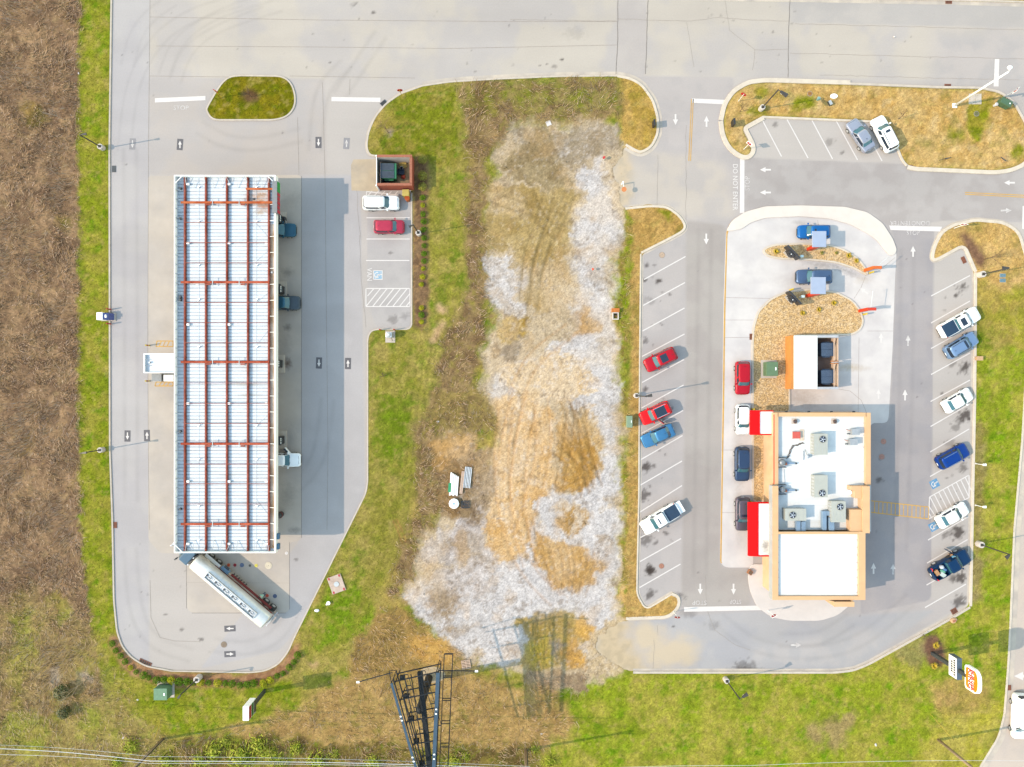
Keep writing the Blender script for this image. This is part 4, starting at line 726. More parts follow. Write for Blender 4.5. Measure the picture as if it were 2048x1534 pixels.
x, y = P(313, 755, 1.9); t_ = thing('ice_freezer', 'dark grey box freezer below the small entry canopy', 'freezer', (x, y)); MB().box(-.65, .65, -.5, .5, .1, 1.9).build('cabinet', mat('charcoal_panel', (.16, .165, .17), .5), t_, bevel=.03); MB().box(-.55, -.02, -.53, -.505, .3, 1.7).build('door', grey_st, t_); MB().box(.02, .55, -.53, -.505, .3, 1.7).build('door', grey_st, t_)
x, y = P(336, 756, 1.9); t_ = thing('merchandise_box', 'white storage box between the grey freezer and fuel canopy', 'box', (x, y)); MB().box(-.6, .6, -.38, .38, 0, 1.7).build('cabinet', white_mt, t_, bevel=.03); MB().box(-.64, .64, -.42, .42, 1.7, 1.78).build('lid', white_mt, t_, bevel=.02)
for pts in ([(314,682),(346,682),(346,693),(312,693)], [(312,764),(346,764),(346,772),(310,772)]):
    hatch(pts, [((318 + 8 * k, pts[2][1]), (323 + 8 * k, pts[0][1])) for k in range(3)], .14, yel_m, pad)
def bollard(px, py, colm, label, cat='bollard', h=1.05, lean=None, r=.09, group=None):
    x, y = P(px, py); t_ = thing('bollard', label, cat, (x, y), 0, group); g = MB(); g.cyl((0, 0), 0, h, r, 10); g.cyl((0, 0), h, h + r * .6, r, 10, r * .5); g.build('post', colm, t_); MB().cyl((0, 0), 0, .03, r * 1.8, 12).build('base', kerb_g, t_); return t_
red_b = mat('red_bollard_paint', C(206, 54, 40), .5, .15, 3); yel_b = mat('yellow_bollard_paint', C(246, 222, 40), .5, .1, 3)
for py, lb in ((691, 'red and yellow guard bollard at the upper yellow hatching by the entry canopy'), (762, 'red and yellow guard bollard at the lower yellow hatching by the freezer')):
    t_ = bollard(299, py, yel_b, lb); x, y = P(299, py); MB().cyl((0, 0), .55, .8, .1, 10).build('band', red_b, t_)
x, y = P(212, 633, .7); t_ = thing('air_pump', 'white and blue coin air machine on the left verge', 'air machine', (x, y)); MB().box(-.95, .95, -.55, .55, -.02, .1).build('base', kerb_g, t_); MB().box(-.9, -.1, -.5, .5, .1, 1.35).build('cabinet', white_mt, t_, bevel=.05)
g = MB(); g.hexa([(-.08, -.45, .1), (.75, -.45, .1), (.75, .45, .1), (-.08, .45, .1)], [(-.08, -.45, 1.3), (.45, -.45, .9), (.45, .45, .9), (-.08, .45, 1.3)]); g.build('control_panel', mat('blue_panel', C(96, 116, 190), .4, .2, 6), t_, bevel=.03); MB().box(.1, .3, -.2, .2, 1.02, 1.2).build('display', white_mt, t_); MB().tube((.5, .5, .3), (.55, .75, .6), .03).build('hose', black_pl, t_)
for py, lb in ((619, 'red guard bollard above the air machine on the kerb'), (648, 'red guard bollard below the air machine on the kerb')): bollard(222, py, red_b, lb)
x, y = P(779, 671, .7); t_ = thing('vacuum_station', 'grey vacuum machine on a concrete plinth at the foot of the parking stalls', 'vacuum', (x, y)); MB().box(-.65, .65, -.9, .7, -.02, .12).build('base', kerb_g, t_); MB().box(-.4, .4, -.3, .4, .12, 1.3).build('cabinet', mat('brushed_metal', (.5, .5, .5), .35, .2, 4, metal=.6), t_, bevel=.06); MB().cyl((0, .05), 1.3, 1.6, .28, 14, .2).build('dome', mat('brushed_metal', (.5,) * 3), t_, True); MB().tube((.35, -.3, 1.0), (.3, -.7, .25), .04).build('hose', black_pl, t_)
for px, lb in ((762, 'red guard bollard left of the grey vacuum machine'), (790, 'red guard bollard right of the grey vacuum machine')): bollard(px, 660, red_b, lb)
# fuel pumps and bins at the right edge of the canopy
def pump(px, py, label):
    x, y = P(px, py, 1.6); t_ = thing('fuel_pump', label, 'fuel pump', (x, y)); MB().box(-.6, .6, -1.2, 1.2, 0, .15).build('island_kerb', kerb_g, t_); MB().box(-.35, .35, -.5, .5, .15, 1.7).build('cabinet', black_pl, t_, bevel=.04); MB().box(-.4, .4, -.6, .6, 1.7, 2.15).build('topper', dark_st, t_, bevel=.03)
    for k in (-.3, 0, .25): MB().box(.402, .42, k - .09, k + .09, 1.78, 2.05).build('number_plate', white_mt, t_)
    MB().box(.352, .37, -.3, .3, 1.2, 1.5).build('screen', glass_d, t_); MB().tube((.36, .3, 1.0), (.42, .35, .4), .03).build('hose', black_pl, t_)
pump(557, 578, 'black fuel pump above the dark SUV at the canopy edge'); pump(557, 881, 'black fuel pump above the white car with an open door'); pump(556, 437, 'black fuel pump below the red fascia sign'); pump(553, 727, 'black fuel pump beside the brown floor stain')
x, y = P(559, 1030, .8); t_ = thing('waste_bin', 'round black waste bin with a red rim at the canopy edge', 'bin', (x, y)); MB().cyl((0, 0), 0, .9, .36, 16, .42).build('drum', black_pl, t_); MB().cyl((0, 0), .9, 1.15, .43, 16, .25).build('lid', black_pl, t_, True); MB().cyl((0, 0), .86, .9, .45, 16).build('rim', red_b, t_)
x, y = P(568, 437, .5); t_ = thing('squeegee_stand', 'black windscreen wash stand beside the pump below the red sign', 'stand', (x, y)); MB().box(-.2, .2, -.2, .2, 0, .8).build('bucket', black_pl, t_, bevel=.03); MB().bar((.1, -.1, .5), (.5, -.75, 1.0), .06, .05).build('squeegee', grey_st, t_); MB().bar((0, -.1, .5), (.3, -.8, 1.05), .06, .05).build('squeegee', black_pl, t_)
# ------------------------------------------------------------------ underground tank lids
for px, py, r, c, lb in ((440,1130,.37,(214,206,190),'pale round tank cover next to the tanker wheels'), (457.5,1130,.22,(236,104,60),'orange round filler lid, first in the row below the canopy'), (470,1130,.22,(176,24,44),'dark red round filler lid below the canopy'), (484,1130,.29,(110,128,164),'blue round tank lid in the row below the canopy'), (500,1131,.17,(120,112,100),'small brown round lid in the row below the canopy'), (512.5,1131,.22,(244,236,90),'yellow round filler lid below the canopy'), (537,1131,.46,(240,232,206),'large cream round tank cover below the canopy'), (573,1106,.2,(248,248,248),'small white round lid at the corner of the pad'), (534.5,1191,.22,(236,92,60),'orange round filler lid beside the tanker driver'), (550,1192,.28,(86,104,140),'blue round tank lid right of the orange lid'), (536,1240,.0,(0,0,0),'')):
    if r:
        x, y = P(px, py); t_ = thing('tank_lid', lb, 'lid', (x, y)); MB().cyl((0, 0), .0, .03, r + .04, 20).build('ring', kerb_g, t_); MB().cyl((0, 0), .03, .045, r, 20).build('cover', mat('lid_%d' % px, C(*c), .6, .12, 4), t_); MB().box(-.05, .05, -.02, .02, .045, .06).build('handle', dark_st, t_)
# ------------------------------------------------------------------ tanker
tank_m = mat('polished_tank', (.54, .54, .53), .38, .1, .8, metal=.3, fine=.05, fscale=4, tint=(.47, .47, .455)); frame_r = mat('frame_red', C(150, 52, 46), .6, .2, 3); tr_blue = mat('tractor_blue', (.03, .07, .11), .3, .1, coat=.6)
pf = P3(389, 1121, 2.2); pr = P3(534, 1244, 2.2); ax = (pf - pr); LT = ax.length; ang = math.atan2(ax.y, ax.x); mid = (pf + pr) / 2
t_ = thing('tanker_truck', 'white tanker trailer with blue tractor parked diagonally at the bottom of the canopy', 'truck', (mid.x, mid.y), ang)
def ring(xc, hw, hh, zc, n=26): return [(xc, hw * math.copysign(abs(math.cos(a)) ** .85, math.cos(a)), zc + hh * math.copysign(abs(math.sin(a)) ** .85, math.sin(a))) for a in [2 * math.pi * i / n for i in range(n)]]
g = MB(); g.loft([ring(-LT / 2, .75, .58, 2.15), ring(-LT / 2 + .06, .98, .76, 2.15), ring(-LT / 2 + .16, 1.07, .84, 2.15)] + [ring(-LT / 2 + .2 + k * (LT - .4) / 6, 1.09, .86, 2.15) for k in range(7)] + [ring(LT / 2 - .16, 1.07, .84, 2.15), ring(LT / 2 - .06, .98, .76, 2.15), ring(LT / 2, .75, .58, 2.15)]); tk = g.build('tank', tank_m, t_, True)
for k in range(1, 6): g = MB(); xx = -LT / 2 + .2 + k * (LT - .4) / 6; g.loft([ring(xx - .03, 1.1, .872, 2.15), ring(xx + .03, 1.1, .872, 2.15)]); g.build('weld_band', tank_m, tk, True)
sb = MB(); sx0, sx1 = -LT * .37, LT * .30
for s in (-1, 1): sb.box(sx0, sx1, s * .42 - .05, s * .42 + .05, 2.9, 3.2)
sb.box(sx0, sx0 + .08, -.36, .36, 2.9, 3.2); sb.box(sx1 - .08, sx1, -.36, .36, 2.9, 3.2); sb.build('spill_rail', grey_st, t_)
for k in range(6): xx = sx0 + .6 + k * (sx1 - sx0 - 1.2) / 5; h_ = MB().cyl((xx, 0), 3.0, 3.12, .24, 14).build('hatch', grey_st, t_); MB().bar((xx - .2, 0, 3.14), (xx + .2, 0, 3.14), .05, .04).build('clamp', dark_st, h_); MB().box(xx + .3, xx + .55, -.12, .12, 3.0, 3.1).build('vent', dark_st, t_); MB().box(xx - .62, xx - .56, -.36, .36, 3.0, 3.06).build('tread_bar', grey_st, t_); MB().box(xx - .4, xx - .34, -.36, .36, 3.0, 3.06).build('tread_bar', grey_st, t_)
for s in (-1, 1): MB().box(-LT / 2 + .3, LT / 2 - 2.4, s * .75 - .06, s * .75 + .06, 1.05, 1.3).build('chassis_rail', frame_r, t_)
MB().box(-LT / 2 + .8, LT * .12, -1.32, -1.1, 1.0, 1.25).build('side_guard', frame_r, t_)
for k in range(6): MB().cyl((LT * .12 - .2 - k * .42, -1.3), .6, 1.0, .1, 8).build('outlet_valve', dark_st, t_)
g = MB(); g.box(LT * .15, LT * .25, -1.4, -.9, .7, 1.3); g.build('valve_cabinet', mat('cabinet_blue', (.12, .2, .3), .5), t_, bevel=.03); g = MB(); g.box(LT * .17, LT * .23, -1.75, -1.42, 1.25, 1.3); g.build('cabinet_door', dark_st, t_)
wm = MB(); n = 18
for (ya, yb, ro) in ((-.14, .14, .5),): wm.loft([[(ro * k * math.cos(2 * math.pi * i / n), yy, ro * k * math.sin(2 * math.pi * i / n)) for i in range(n)] for yy, k in ((ya, .55), (ya, .9), (ya + .05, 1), (yb - .05, 1), (yb, .9), (yb, .55))])
wme = wm.mesh('wheel', rubber, True); rm = MB(); rm.loft([[(.27 * math.cos(2 * math.pi * i / 14), yy, .27 * math.sin(2 * math.pi * i / 14)) for i in range(14)] for yy in (-.145, .145)]); rme = rm.mesh('rim', mat('alloy', (.55, .55, .56), .3, .1, 4, metal=.7))
def truck_wheel(x, y): o = link('wheel', wme, None, t_); o.location = (x, y, .5); q = link('rim', rme, None, o)
for xx in (-LT / 2 + .75, -LT / 2 + 1.95):
    for y in (-1.28, -.95, .95, 1.28): truck_wheel(xx, y)
MB().box(-LT / 2 - .25, -LT / 2 - .1, -1.2, 1.2, .5, .75).build('rear_bumper', grey_st, t_); g = MB()
for y in (-.5, -.15): g.bar((-LT / 2 - .1, y, .7), (-LT / 2 - .1, y, 2.9), .04, .04)
for k in range(7): g.bar((-LT / 2 - .1, -.5, .8 + .3 * k), (-LT / 2 - .1, -.15, .8 + .3 * k), .03, .03)
g.build('ladder', grey_st, t_)
for y in (-1.0, -.8, .8, 1.0): MB().box(-LT / 2 - .28, -LT / 2 - .255, y - .06, y + .06, .55, .7).build('taillight', mat('lamp_red', C(220, 30, 30), .3), t_)
xf = LT / 2
MB().box(xf - 2.6, xf + 3.8, -.42, .42, .75, 1.0).build('tractor_frame', dark_st, t_)
for xx in (xf - 2.3, xf - 1.0):
    for y in (-1.15, -.82, .82, 1.15): truck_wheel(xx, y)
for y in (-1.05, 1.05): truck_wheel(xf + 3.0, y)
for y in (-1, 1):
    g = MB(); g.box(xf - 2.9, xf - .4, y * 1.0 - .22, y * 1.0 + .22, 1.06, 1.1); g.build('mudguard', white_mt, t_)
    MB().cyl((0, 0), -.6, .6, .3, 14).build('fuel_tank', MATS['alloy'], t_); o = t_.children[-1]; o.rotation_euler = (0, R(90), 0); o.location = (xf + .9, y * 1.0, .75)
g = MB(); g.hexa([(xf + .3, -1.05, 1.0), (xf + 2.0, -1.05, 1.0), (xf + 2.0, 1.05, 1.0), (xf + .3, 1.05, 1.0)], [(xf + .35, -.98, 2.75), (xf + 1.6, -.98, 2.75), (xf + 1.6, .98, 2.75), (xf + .35, .98, 2.75)]); cab = g.build('cab', tr_blue, t_, bevel=.08)
g = MB(); g.hexa([(xf + 2.0, -.95, 1.0), (xf + 3.6, -.9, 1.0), (xf + 3.6, .9, 1.0), (xf + 2.0, .95, 1.0)], [(xf + 1.95, -.85, 1.95), (xf + 3.5, -.6, 1.65), (xf + 3.5, .6, 1.65), (xf + 1.95, .85, 1.95)]); g.build('hood', tr_blue, t_, bevel=.1)
g = MB(); g.hexa([(xf + 1.93, -.9, 2.05), (xf + 1.98, -.9, 2.05), (xf + 1.98, .9, 2.05), (xf + 1.93, .9, 2.05)], [(xf + 1.64, -.85, 2.65), (xf + 1.69, -.85, 2.65), (xf + 1.69, .85, 2.65), (xf + 1.64, .85, 2.65)]); g.build('windshield', glass_d, cab)
g = MB()
for y in (-.9, .9): g.bar((xf + 3.65, y, .6), (xf + 3.8, y, 1.5), .06, .06)
for zz in (.75, 1.1, 1.45): g.bar((xf + 3.72, -.95, zz), (xf + 3.72, .95, zz), .06, .05)
g.build('grille_guard', MATS['alloy'], t_)
for y in (-1, 1): g = MB(); g.bar((xf + 1.9, y * 1.0, 2.0), (xf + 2.0, y * 1.45, 2.1), .04, .04); g.box(xf + 1.95, xf + 2.08, y * 1.45 - .12, y * 1.45 + .12, 1.7, 2.4); g.build('mirror', dark_st, t_)
for y in (-.55, .55): MB().cyl((xf + .15, y), 1.2, 3.1, .08, 10).build('exhaust_stack', MATS['alloy'], t_)
MB().box(xf - .5, xf + .25, -.5, .5, 1.01, 1.35).build('deck_plate', mat('tan_plate', C(214, 190, 160), .7), t_)
# ------------------------------------------------------------------ brick bin enclosure
brick_m = mat('brick_red', C(178, 84, 56), .85, .2, 3, .2, fine=.15, fscale=14); cap_m = mat('brick_cap', C(186, 118, 92), .85, .15, 4, fine=.1)
a = P(754, 310, 2.3); b = P(824, 371, 2.3); t_ = thing('bin_enclosure', 'red brick bin enclosure with open top beside the parking stalls', 'enclosure', ((a[0] + b[0]) / 2, (a[1] + b[1]) / 2)); ex, ey = (b[0] - a[0]) / 2, (a[1] - b[1]) / 2
walls = ((-ex, ex, ey - .28, ey), (ex - .28, ex, -ey + .281, ey - .281), (-ex, ex, -ey, -ey + .28))
for q in walls:
    w = MB().box(*q, 0, 2.3).build('wall', brick_m, t_); MB().box(q[0] - .02, q[1] + .02, q[2] - .02, q[3] + .02, 2.3, 2.38).build('capping', cap_m, w)
inner = mat('render_white', C(226, 222, 214), .9, .1, 1.5, fine=.05)
MB().box(-ex + .02, ex - .29, ey - .30, ey - .283, .02, 2.28).build('inner_render', inner, t_); MB().box(ex - .30, ex - .283, -ey + .3, ey - .31, .02, 2.28).build('inner_render', inner, t_)
MB().box(-ex + .1, ex - .3, -ey + .3, ey - .3, .0, .03).build('slab', mat('stained_slab', C(196, 172, 128), .9, .3, .9, fine=.15, tint=C(130, 110, 86)), t_)
for y0_, y1_ in ((-ey + .05, -.03), (.03, ey - .05)):
    gt = MB(); gt.box(-ex - .12, -ex - .04, y0_, y1_, .1, .2); gt.box(-ex - .12, -ex - .04, y0_, y1_, 2.1, 2.2); gt.build('gate', white_mt, t_); gp = t_.children[-1]; MB().box(-ex - .04, -ex, y0_, y1_, .15, 2.15).build('gate_panel', mat('gate_grey', C(150, 150, 146), .7), gp); MB().bar((-ex - .08, y0_, .2), (-ex - .08, y1_, 2.1), .05, .05).build('gate_brace', white_mt, gp)
for y in (-ey, ey - .1): MB().cyl((-ex - .1, y), 0, 2.4, .09, 10).build('gate_post', white_mt, t_)
def dumpster(x, y, z, w, d, h, body, lid, label, rz=0.0):
    t_ = thing('dumpster', label, 'dumpster', (x, y, z), rz); g = MB(); g.hexa([(-w / 2 + .1, -d / 2, .15), (w / 2 - .1, -d / 2, .15), (w / 2 - .1, d / 2, .15), (-w / 2 + .1, d / 2, .15)], [(-w / 2, -d / 2, h), (w / 2, -d / 2, h - .15), (w / 2, d / 2, h - .15), (-w / 2, d / 2, h)]); g.build('body', body, t_)
    for s in (0, 1):
        g = MB(); y0_ = -d / 2 + .03 + s * d / 2; y1_ = y0_ + d / 2 - .06; g.hexa([(-w / 2 - .05, y0_, h + .02), (w / 2 * .75, y0_, h - .08), (w / 2 * .75, y1_, h - .08), (-w / 2 - .05, y1_, h + .02)], [(-w / 2 - .05, y0_, h + .07), (w / 2 * .75, y0_, h - .03), (w / 2 * .75, y1_, h - .03), (-w / 2 - .05, y1_, h + .07)]); l = g.build('lid', lid, t_)
        for k in range(6): yy = y0_ + .08 + k * (y1_ - y0_ - .16) / 5; MB().hexa([(-w / 2, yy - .035, h + .07), (w / 2 * .7, yy - .035, h - .03), (w / 2 * .7, yy + .035, h - .03), (-w / 2, yy + .035, h + .07)], [(-w / 2, yy - .03, h + .11), (w / 2 * .7, yy - .03, h + .01), (w / 2 * .7, yy + .03, h + .01), (-w / 2, yy + .03, h + .11)]).build('lid_rib', lid, l)
    g = MB(); g.box(w / 2 * .76, w / 2 + .03, -d / 2, d / 2, h - .16, h - .1); g.build('rim', body, t_)
    for s in (-1, 1): MB().box(-w * .3, w * .3, s * (d / 2 + .08) - .07, s * (d / 2 + .08) + .07, h * .6, h * .6 + .12).build('fork_pocket', body, t_)
    return t_
ccx, ccy = t_.location.x, t_.location.y
dumpster(P(777, 343, 1.5)[0], P(777, 342, 1.5)[1], .03, 2.0, 2.0, 1.6, mat('bin_green', C(46, 140, 92), .5, .12, 3), mat('bin_lid_navy', (.035, .045, .06), .5, .2, 3), 'green dumpster with dark ribbed lids inside the brick enclosure')
for k, (px, py, hh, c, lb) in enumerate(((802,344,.5,(70,80,100),'grey plastic crate in the brick bin enclosure'), (806,330,.25,(206,180,90),'tan cardboard piece on the floor of the brick enclosure'), (803,336,.35,(200,60,40),'red bucket on the floor of the brick enclosure'), (806,353,.35,(206,80,50),'orange bag by the inner wall of the brick enclosure'), (772,366,.9,(30,50,70),'dark blue cart in the corner of the brick enclosure'))):
    x, y = P(px, py, .3); q = thing('clutter', lb, 'clutter', (x, y, .03), .2 * k); q.name = ('plastic_crate', 'cardboard', 'bucket', 'rubbish_bag', 'cart')[k]; m_ = mat('clutter_%d' % k, C(*c), .7, .2, 4)
    if k == 2: MB().cyl((0, 0), 0, hh, .16, 12, .2).build('pail', m_, q); MB().cyl((0, 0), hh - .03, hh, .22, 12).build('rim', white_mt, q)
    elif k == 3: MB().loft([[(r_ * math.cos(a) * (1 + .15 * math.sin(3 * a)), r_ * math.sin(a), zz) for a in [2 * math.pi * i / 10 for i in range(10)]] for r_, zz in ((.22, 0), (.34, .1), (.3, .22), (.12, .32), (.08, .38))]).build('sack', m_, q, True)
    else:
        w = .42; g = MB(); g.box(-w, w, -w * .8, w * .8, .04, .08 if k != 4 else .12)
        g.build('floor', m_, q)
        for s in (-1, 1): MB().box(-w, w, s * w * .8 - .03, s * w * .8 + .03, .08, hh).build('side', m_, q); MB().box(s * w - .03, s * w + .03, -w * .76, w * .76, .08, hh).build('side', m_, q)
x, y = P(811, 385, 1.3); t_ = thing('storage_chest', 'pale yellow chest against the outside of the brick enclosure', 'chest', (x, y)); MB().box(-.42, .42, -.4, .4, 0, 1.2).build('cabinet', mat('chest_yellow', C(214, 196, 100), .7, .08), t_, bevel=.03); MB().box(-.44, .44, -.42, .42, 1.2, 1.28).build('lid', MATS['chest_yellow'], t_, bevel=.02)
x, y = P(814, 396, 1.0); t_ = thing('litter_barrel', 'round orange brown barrel beside the white SUV', 'barrel', (x, y)); MB().cyl((0, 0), 0, .95, .3, 16, .32).build('drum', mat('barrel_wood', C(196, 112, 56), .7, .25, 6), t_); MB().cyl((0, 0), .95, 1.0, .33, 16).build('rim', rust_st, t_)
# ------------------------------------------------------------------ restaurant building
peach = mat('peach_render', C(250, 218, 178), .85, .06, .8, fine=.03, tint=C(246, 208, 164)); capo = mat('orange_coping', C(252, 208, 156), .6, .05, 1.0, fine=.03); roof_w = mat('white_membrane', (.5, .5, .495), .6, .05, .4, fine=.03, fscale=3, spots=[(*P(1580,880,4), 2.5, 1.2, .4, .22, C(214,208,196)), (*P(1690,930,4), 2.0, 3.2, 0, .2, C(220,216,206)), (*P(1620,1100,4.8), 5, .5, 0, .25, C(222,218,208)), (*P(1670,1160,4.8), 3, .8, 0, .22, C(222,216,204)), (*P(1590,1170,4.8), 2, 1, 0, .2, C(222,216,204)),(*P(1570,1050,4), 1.2, .9, 0, .3, C(214,206,150)), (*P(1640,1045,4), 4, .4, 0, .25, C(206,200,180)), (*P(1620,1000,4), 4, 2, 0, .1, C(210,206,200))])
bk_red = mat('awning_red', (.5, .004, .006), .7, .05, 1, spec=.08); fasc_g = mat('fascia_grey', (.28, .29, .30), .5, .08, 1)
ZK = 4.3; ZR = 3.75; ZT = 5.1
b0 = P(1640, 1010, 0); bld = thing('restaurant_building', 'single storey restaurant with white flat roof, peach parapets and red awnings', 'building', b0)
def B(px, py, z): x, y = P(px, py, z); return x - b0[0], y - b0[1]
kx0, ky1 = B(1550, 826, ZK); kx1, _ = B(1741, 826, ZK); fx0, fy0 = B(1545, 1200, ZT); fx1, _ = B(1731, 1200, ZT); _, my = B(1545, 1064, ZT); _, sy = B(1545, 972, ZT)
# kitchen block
MB().box(kx0, kx1, my - .2, ky1, 0, ZR - .02).build('wall', peach, bld)
MB().box(kx0 + .4, kx1 - .55, my + .02, ky1 - .42, ZR - .02, ZR).build('roof', roof_w, bld)
for q in ((kx0, kx0 + .4, sy, ky1), (kx1 - .55, kx1, sy, ky1), (kx0 + .402, kx1 - .552, ky1 - .42, ky1)):
    w = MB().box(*q, ZR - .019, ZK - .05).build('parapet', peach, bld); MB().box(q[0] - .04, q[1] + .03, q[2] - .03, q[3] + .04, ZK - .05, ZK).build('coping', capo, w)
MB().box(kx0 - .06, kx0 - .005, sy + .1, ky1 - .2, ZK - .35, ZK - .2).build('red_band', bk_red, bld)
# dining block: roof a little below its parapet, grey band overhanging on the left
MB().box(fx0 + .5, fx1 - .3, fy0 + .35, my, 0, ZT - .62).build('wall', peach, bld)
MB().box(fx0 + .75, fx1 - .85, fy0 + .48, my - .28, ZT - .62, ZT - .35).build('roof', roof_w, bld)
for q, cap in (((fx0, fx0 + .74, fy0, sy), True), ((fx1 - .84, fx1, fy0, my + .05), True), ((fx0 + .742, fx1 - .842, fy0, fy0 + .47), True), ((fx0 + .742, fx1 - .842, my - .27, my), True)):
    w = MB().box(*q, ZT - 1.25, ZT - .05).build('parapet', fasc_g if q[1] < fx0 + 1 else peach, bld); MB().box(q[0] + .004, q[1] - .004, q[2] + .004, q[3] - .004, ZT - .05, ZT).build('coping', capo, w)
# right entrance tower
tx0, ty1 = B(1704, 973, ZT); tx1, ty0 = B(1739, 1066, ZT)
w = MB().box(tx1 - .85, tx1, ty0, ty1, ZR, ZT - .06).build('tower_wall', peach, bld); MB().box(tx1 - .87, tx1 + .03, ty0 - .02, ty1 + .03, ZT - .06, ZT + .02).build('coping', capo, w)
for ya, yb, xo in ((ty1 - .5, ty1, 0), (ty0, ty0 + 2.9, -.1), (ty1 - 1.5, ty1 - .52, .5)):
    w = MB().box(tx0 + xo, tx1 - .88, ya, yb, ZR, ZT - .25).build('tower_wall', peach, bld); MB().box(tx0 + xo - .01, tx1 - .872, ya - .01, yb + .01, ZT - .25, ZT - .2).build('coping', capo, w)
MB().box(kx1 - .2, kx1 + .12, ty0, ty1, ZT - 1.0, ZT - .9).build('trim', fasc_g, bld)
# front sign frame
sx0, sy0 = B(1668, 1213, 5.3); sx1, sy1 = B(1708, 1204, 5.3)
w = MB().box(sx0, sx1, sy0, sy1, 2.8, 5.3).build('entrance_frame', peach, bld); MB().box(sx0 - .02, sx1 + .02, sy0 - .02, sy1 + .02, 5.3, 5.36).build('coping', capo, w)
for xa in (sx0, sx1 - .25): MB().hexa([(xa, sy1 + .002, 2.8), (xa + .25, sy1 + .002, 2.8), (xa + .25, fy0 - .01, 2.8), (xa, fy0 - .01, 2.8)], [(xa, sy1 + .002, 5.25), (xa + .25, sy1 + .002, 5.25), (xa + .25 - (.8 if xa == sx0 else .0), fy0 - .01, 5.0), (xa - (.8 if xa == sx0 else 0), fy0 - .01, 5.0)]).build('frame_side', peach, bld)
# windows and doors on the walls
gl = glass_d; mat('dark_frame', (.03, .03, .03), .5)
for k in range(0):
    ya = fy0 + 1.0 + k * 1.7
    f = MB().box(fx0 + .44, fx0 + .5, ya, ya + 1.4, .8, 2.6).build('window', mat('dark_frame', (.03, .03, .03), .5), bld); MB().box(fx0 + .425, fx0 + .438, ya + .08, ya + 1.32, .88, 2.52).build('pane', gl, f)
for k in range(5):
    xa = fx0 + 1.2 + k * 1.9; f = MB().box(xa, xa + 1.6, fy0 + .29, fy0 + .35, .5, 2.6).build('window', MATS['dark_frame'], bld); MB().box(xa + .08, xa + 1.52, fy0 + .275, fy0 + .288, .58, 2.52).build('pane', gl, f)
for k in range(4): q = B(1572 + 45 * k, 824, 3.3); MB().box(q[0] - .14, q[0] + .14, ky1 + .06, ky1 + .22, 3.3, 3.5).build('wall_lamp', dark_st, bld)
d = MB().box(B(1600, 826, 2)[0], B(1615, 826, 2)[0], ky1 + .01, ky1 + .06, .1, 2.2).build('door', mat('service_door', (.3, .28, .26), .6), bld); MB().box(B(1613, 826, 2)[0], B(1614, 826, 2)[0] + .05, ky1 + .062, ky1 + .1, 1.0, 1.15).build('handle', MATS['alloy'], d)
for xx in ((fx0 + .9), (fx1 - .95)):
    for k in range(9): MB().box(xx - .06, xx + .06, fy0 + .8 + k * .95, fy0 + .9 + k * .95, ZT - .346, ZT - .3).build('scupper', grey_st, bld)
for xx in (kx0 + .45, kx1 - .6):
    for k in range(9): MB().box(xx - .05, xx + .05, my + 1.2 + k * 1.55, my + 1.32 + k * 1.55, ZR + .003, ZR + .09).build('scupper', grey_st, bld)
wash = MB()
for k in range(7): wash.box(kx0 + .6 + .002 * k, kx1 - .6, my + 1.2 + k * 1.9, my + 1.215 + k * 1.9, ZR + .001, ZR + .006)
wash.build('roof_seam', mat('roof_seam', (.33, .33, .34), .7, .2, 2), bld)
wash = MB()
for k in range(6): wash.box(fx0 + 1.2, fx1 - 1.2, fy0 + .9 + k * 1.3, fy0 + .912 + k * 1.3, ZT - .349, ZT - .344)
wash.build('roof_seam', MATS['roof_seam'], bld)
# red drive-through awnings
for (xa, ya, xb, yb, rw) in ((1502, 821, 1547, 870, 18), (1498, 1005, 1541, 1113, 19)):
    p0 = B(xa, ya, 3.1); p1 = B(xb, yb, 3.1); r1 = B(xa + rw, ya, 3.1)[0]; xw = max(p1[0], kx0 - .01) if xa == 1502 else fx0 + .49
    aw = MB(); aw.hexa([(p0[0], p1[1], 2.5), (r1, p1[1], 2.5), (r1, p0[1], 2.5), (p0[0], p0[1], 2.5)], [(p0[0], p1[1], 2.95), (r1, p1[1], 3.12), (r1, p0[1], 3.12), (p0[0], p0[1], 2.95)]); ao = aw.build('awning', bk_red, bld, bevel=.02)
    MB().box(r1 + .002, xw, p0[1] - .14, p0[1], 2.5, 3.12).build('awning_edge', bk_red, ao); MB().box(r1 + .002, xw, p1[1], p1[1] + .14, 2.5, 3.12).build('awning_edge', bk_red, ao)
    MB().box(r1 + .003, xw, p1[1] + .142, p0[1] - .142, 2.6, 2.98).build('awning_roof', mat('awning_white', (.74, .73, .70), .7, .05, 1.5, spots=[(*P(1531,1095,3), .9, 1.6, 0, .7, C(120,104,90))], tint=(.7, .69, .66)), ao)
    wb = MB().box(xw - .12, xw + .02, p1[1] + .4, p1[1] + 1.9, 1.0, 2.3).build('drive_through_window', MATS['dark_frame'], bld); MB().box(xw - .135, xw - .122, p1[1] + .5, p1[1] + 1.8, 1.1, 2.2).build('pane', gl, wb)
tm = text_mesh('HOME OF', .5, 1.0); tm.materials.clear(); tm.materials.append(mat('letter_orange', C(236, 96, 56), .5))
o = link('wall_lettering', tm, None, bld); q = B(1536, 1147, 2.4); o.location = (fx0 + .485, q[1], 2.75); o.rotation_euler = (R(90), 0, R(-90))
tm = text_mesh('THE', .3, 1.0); tm.materials.clear(); tm.materials.append(MATS['letter_orange']); o = link('wall_lettering', tm, None, bld); o.location = (fx0 + .485, q[1], 3.2); o.rotation_euler = (R(90), 0, R(-90))
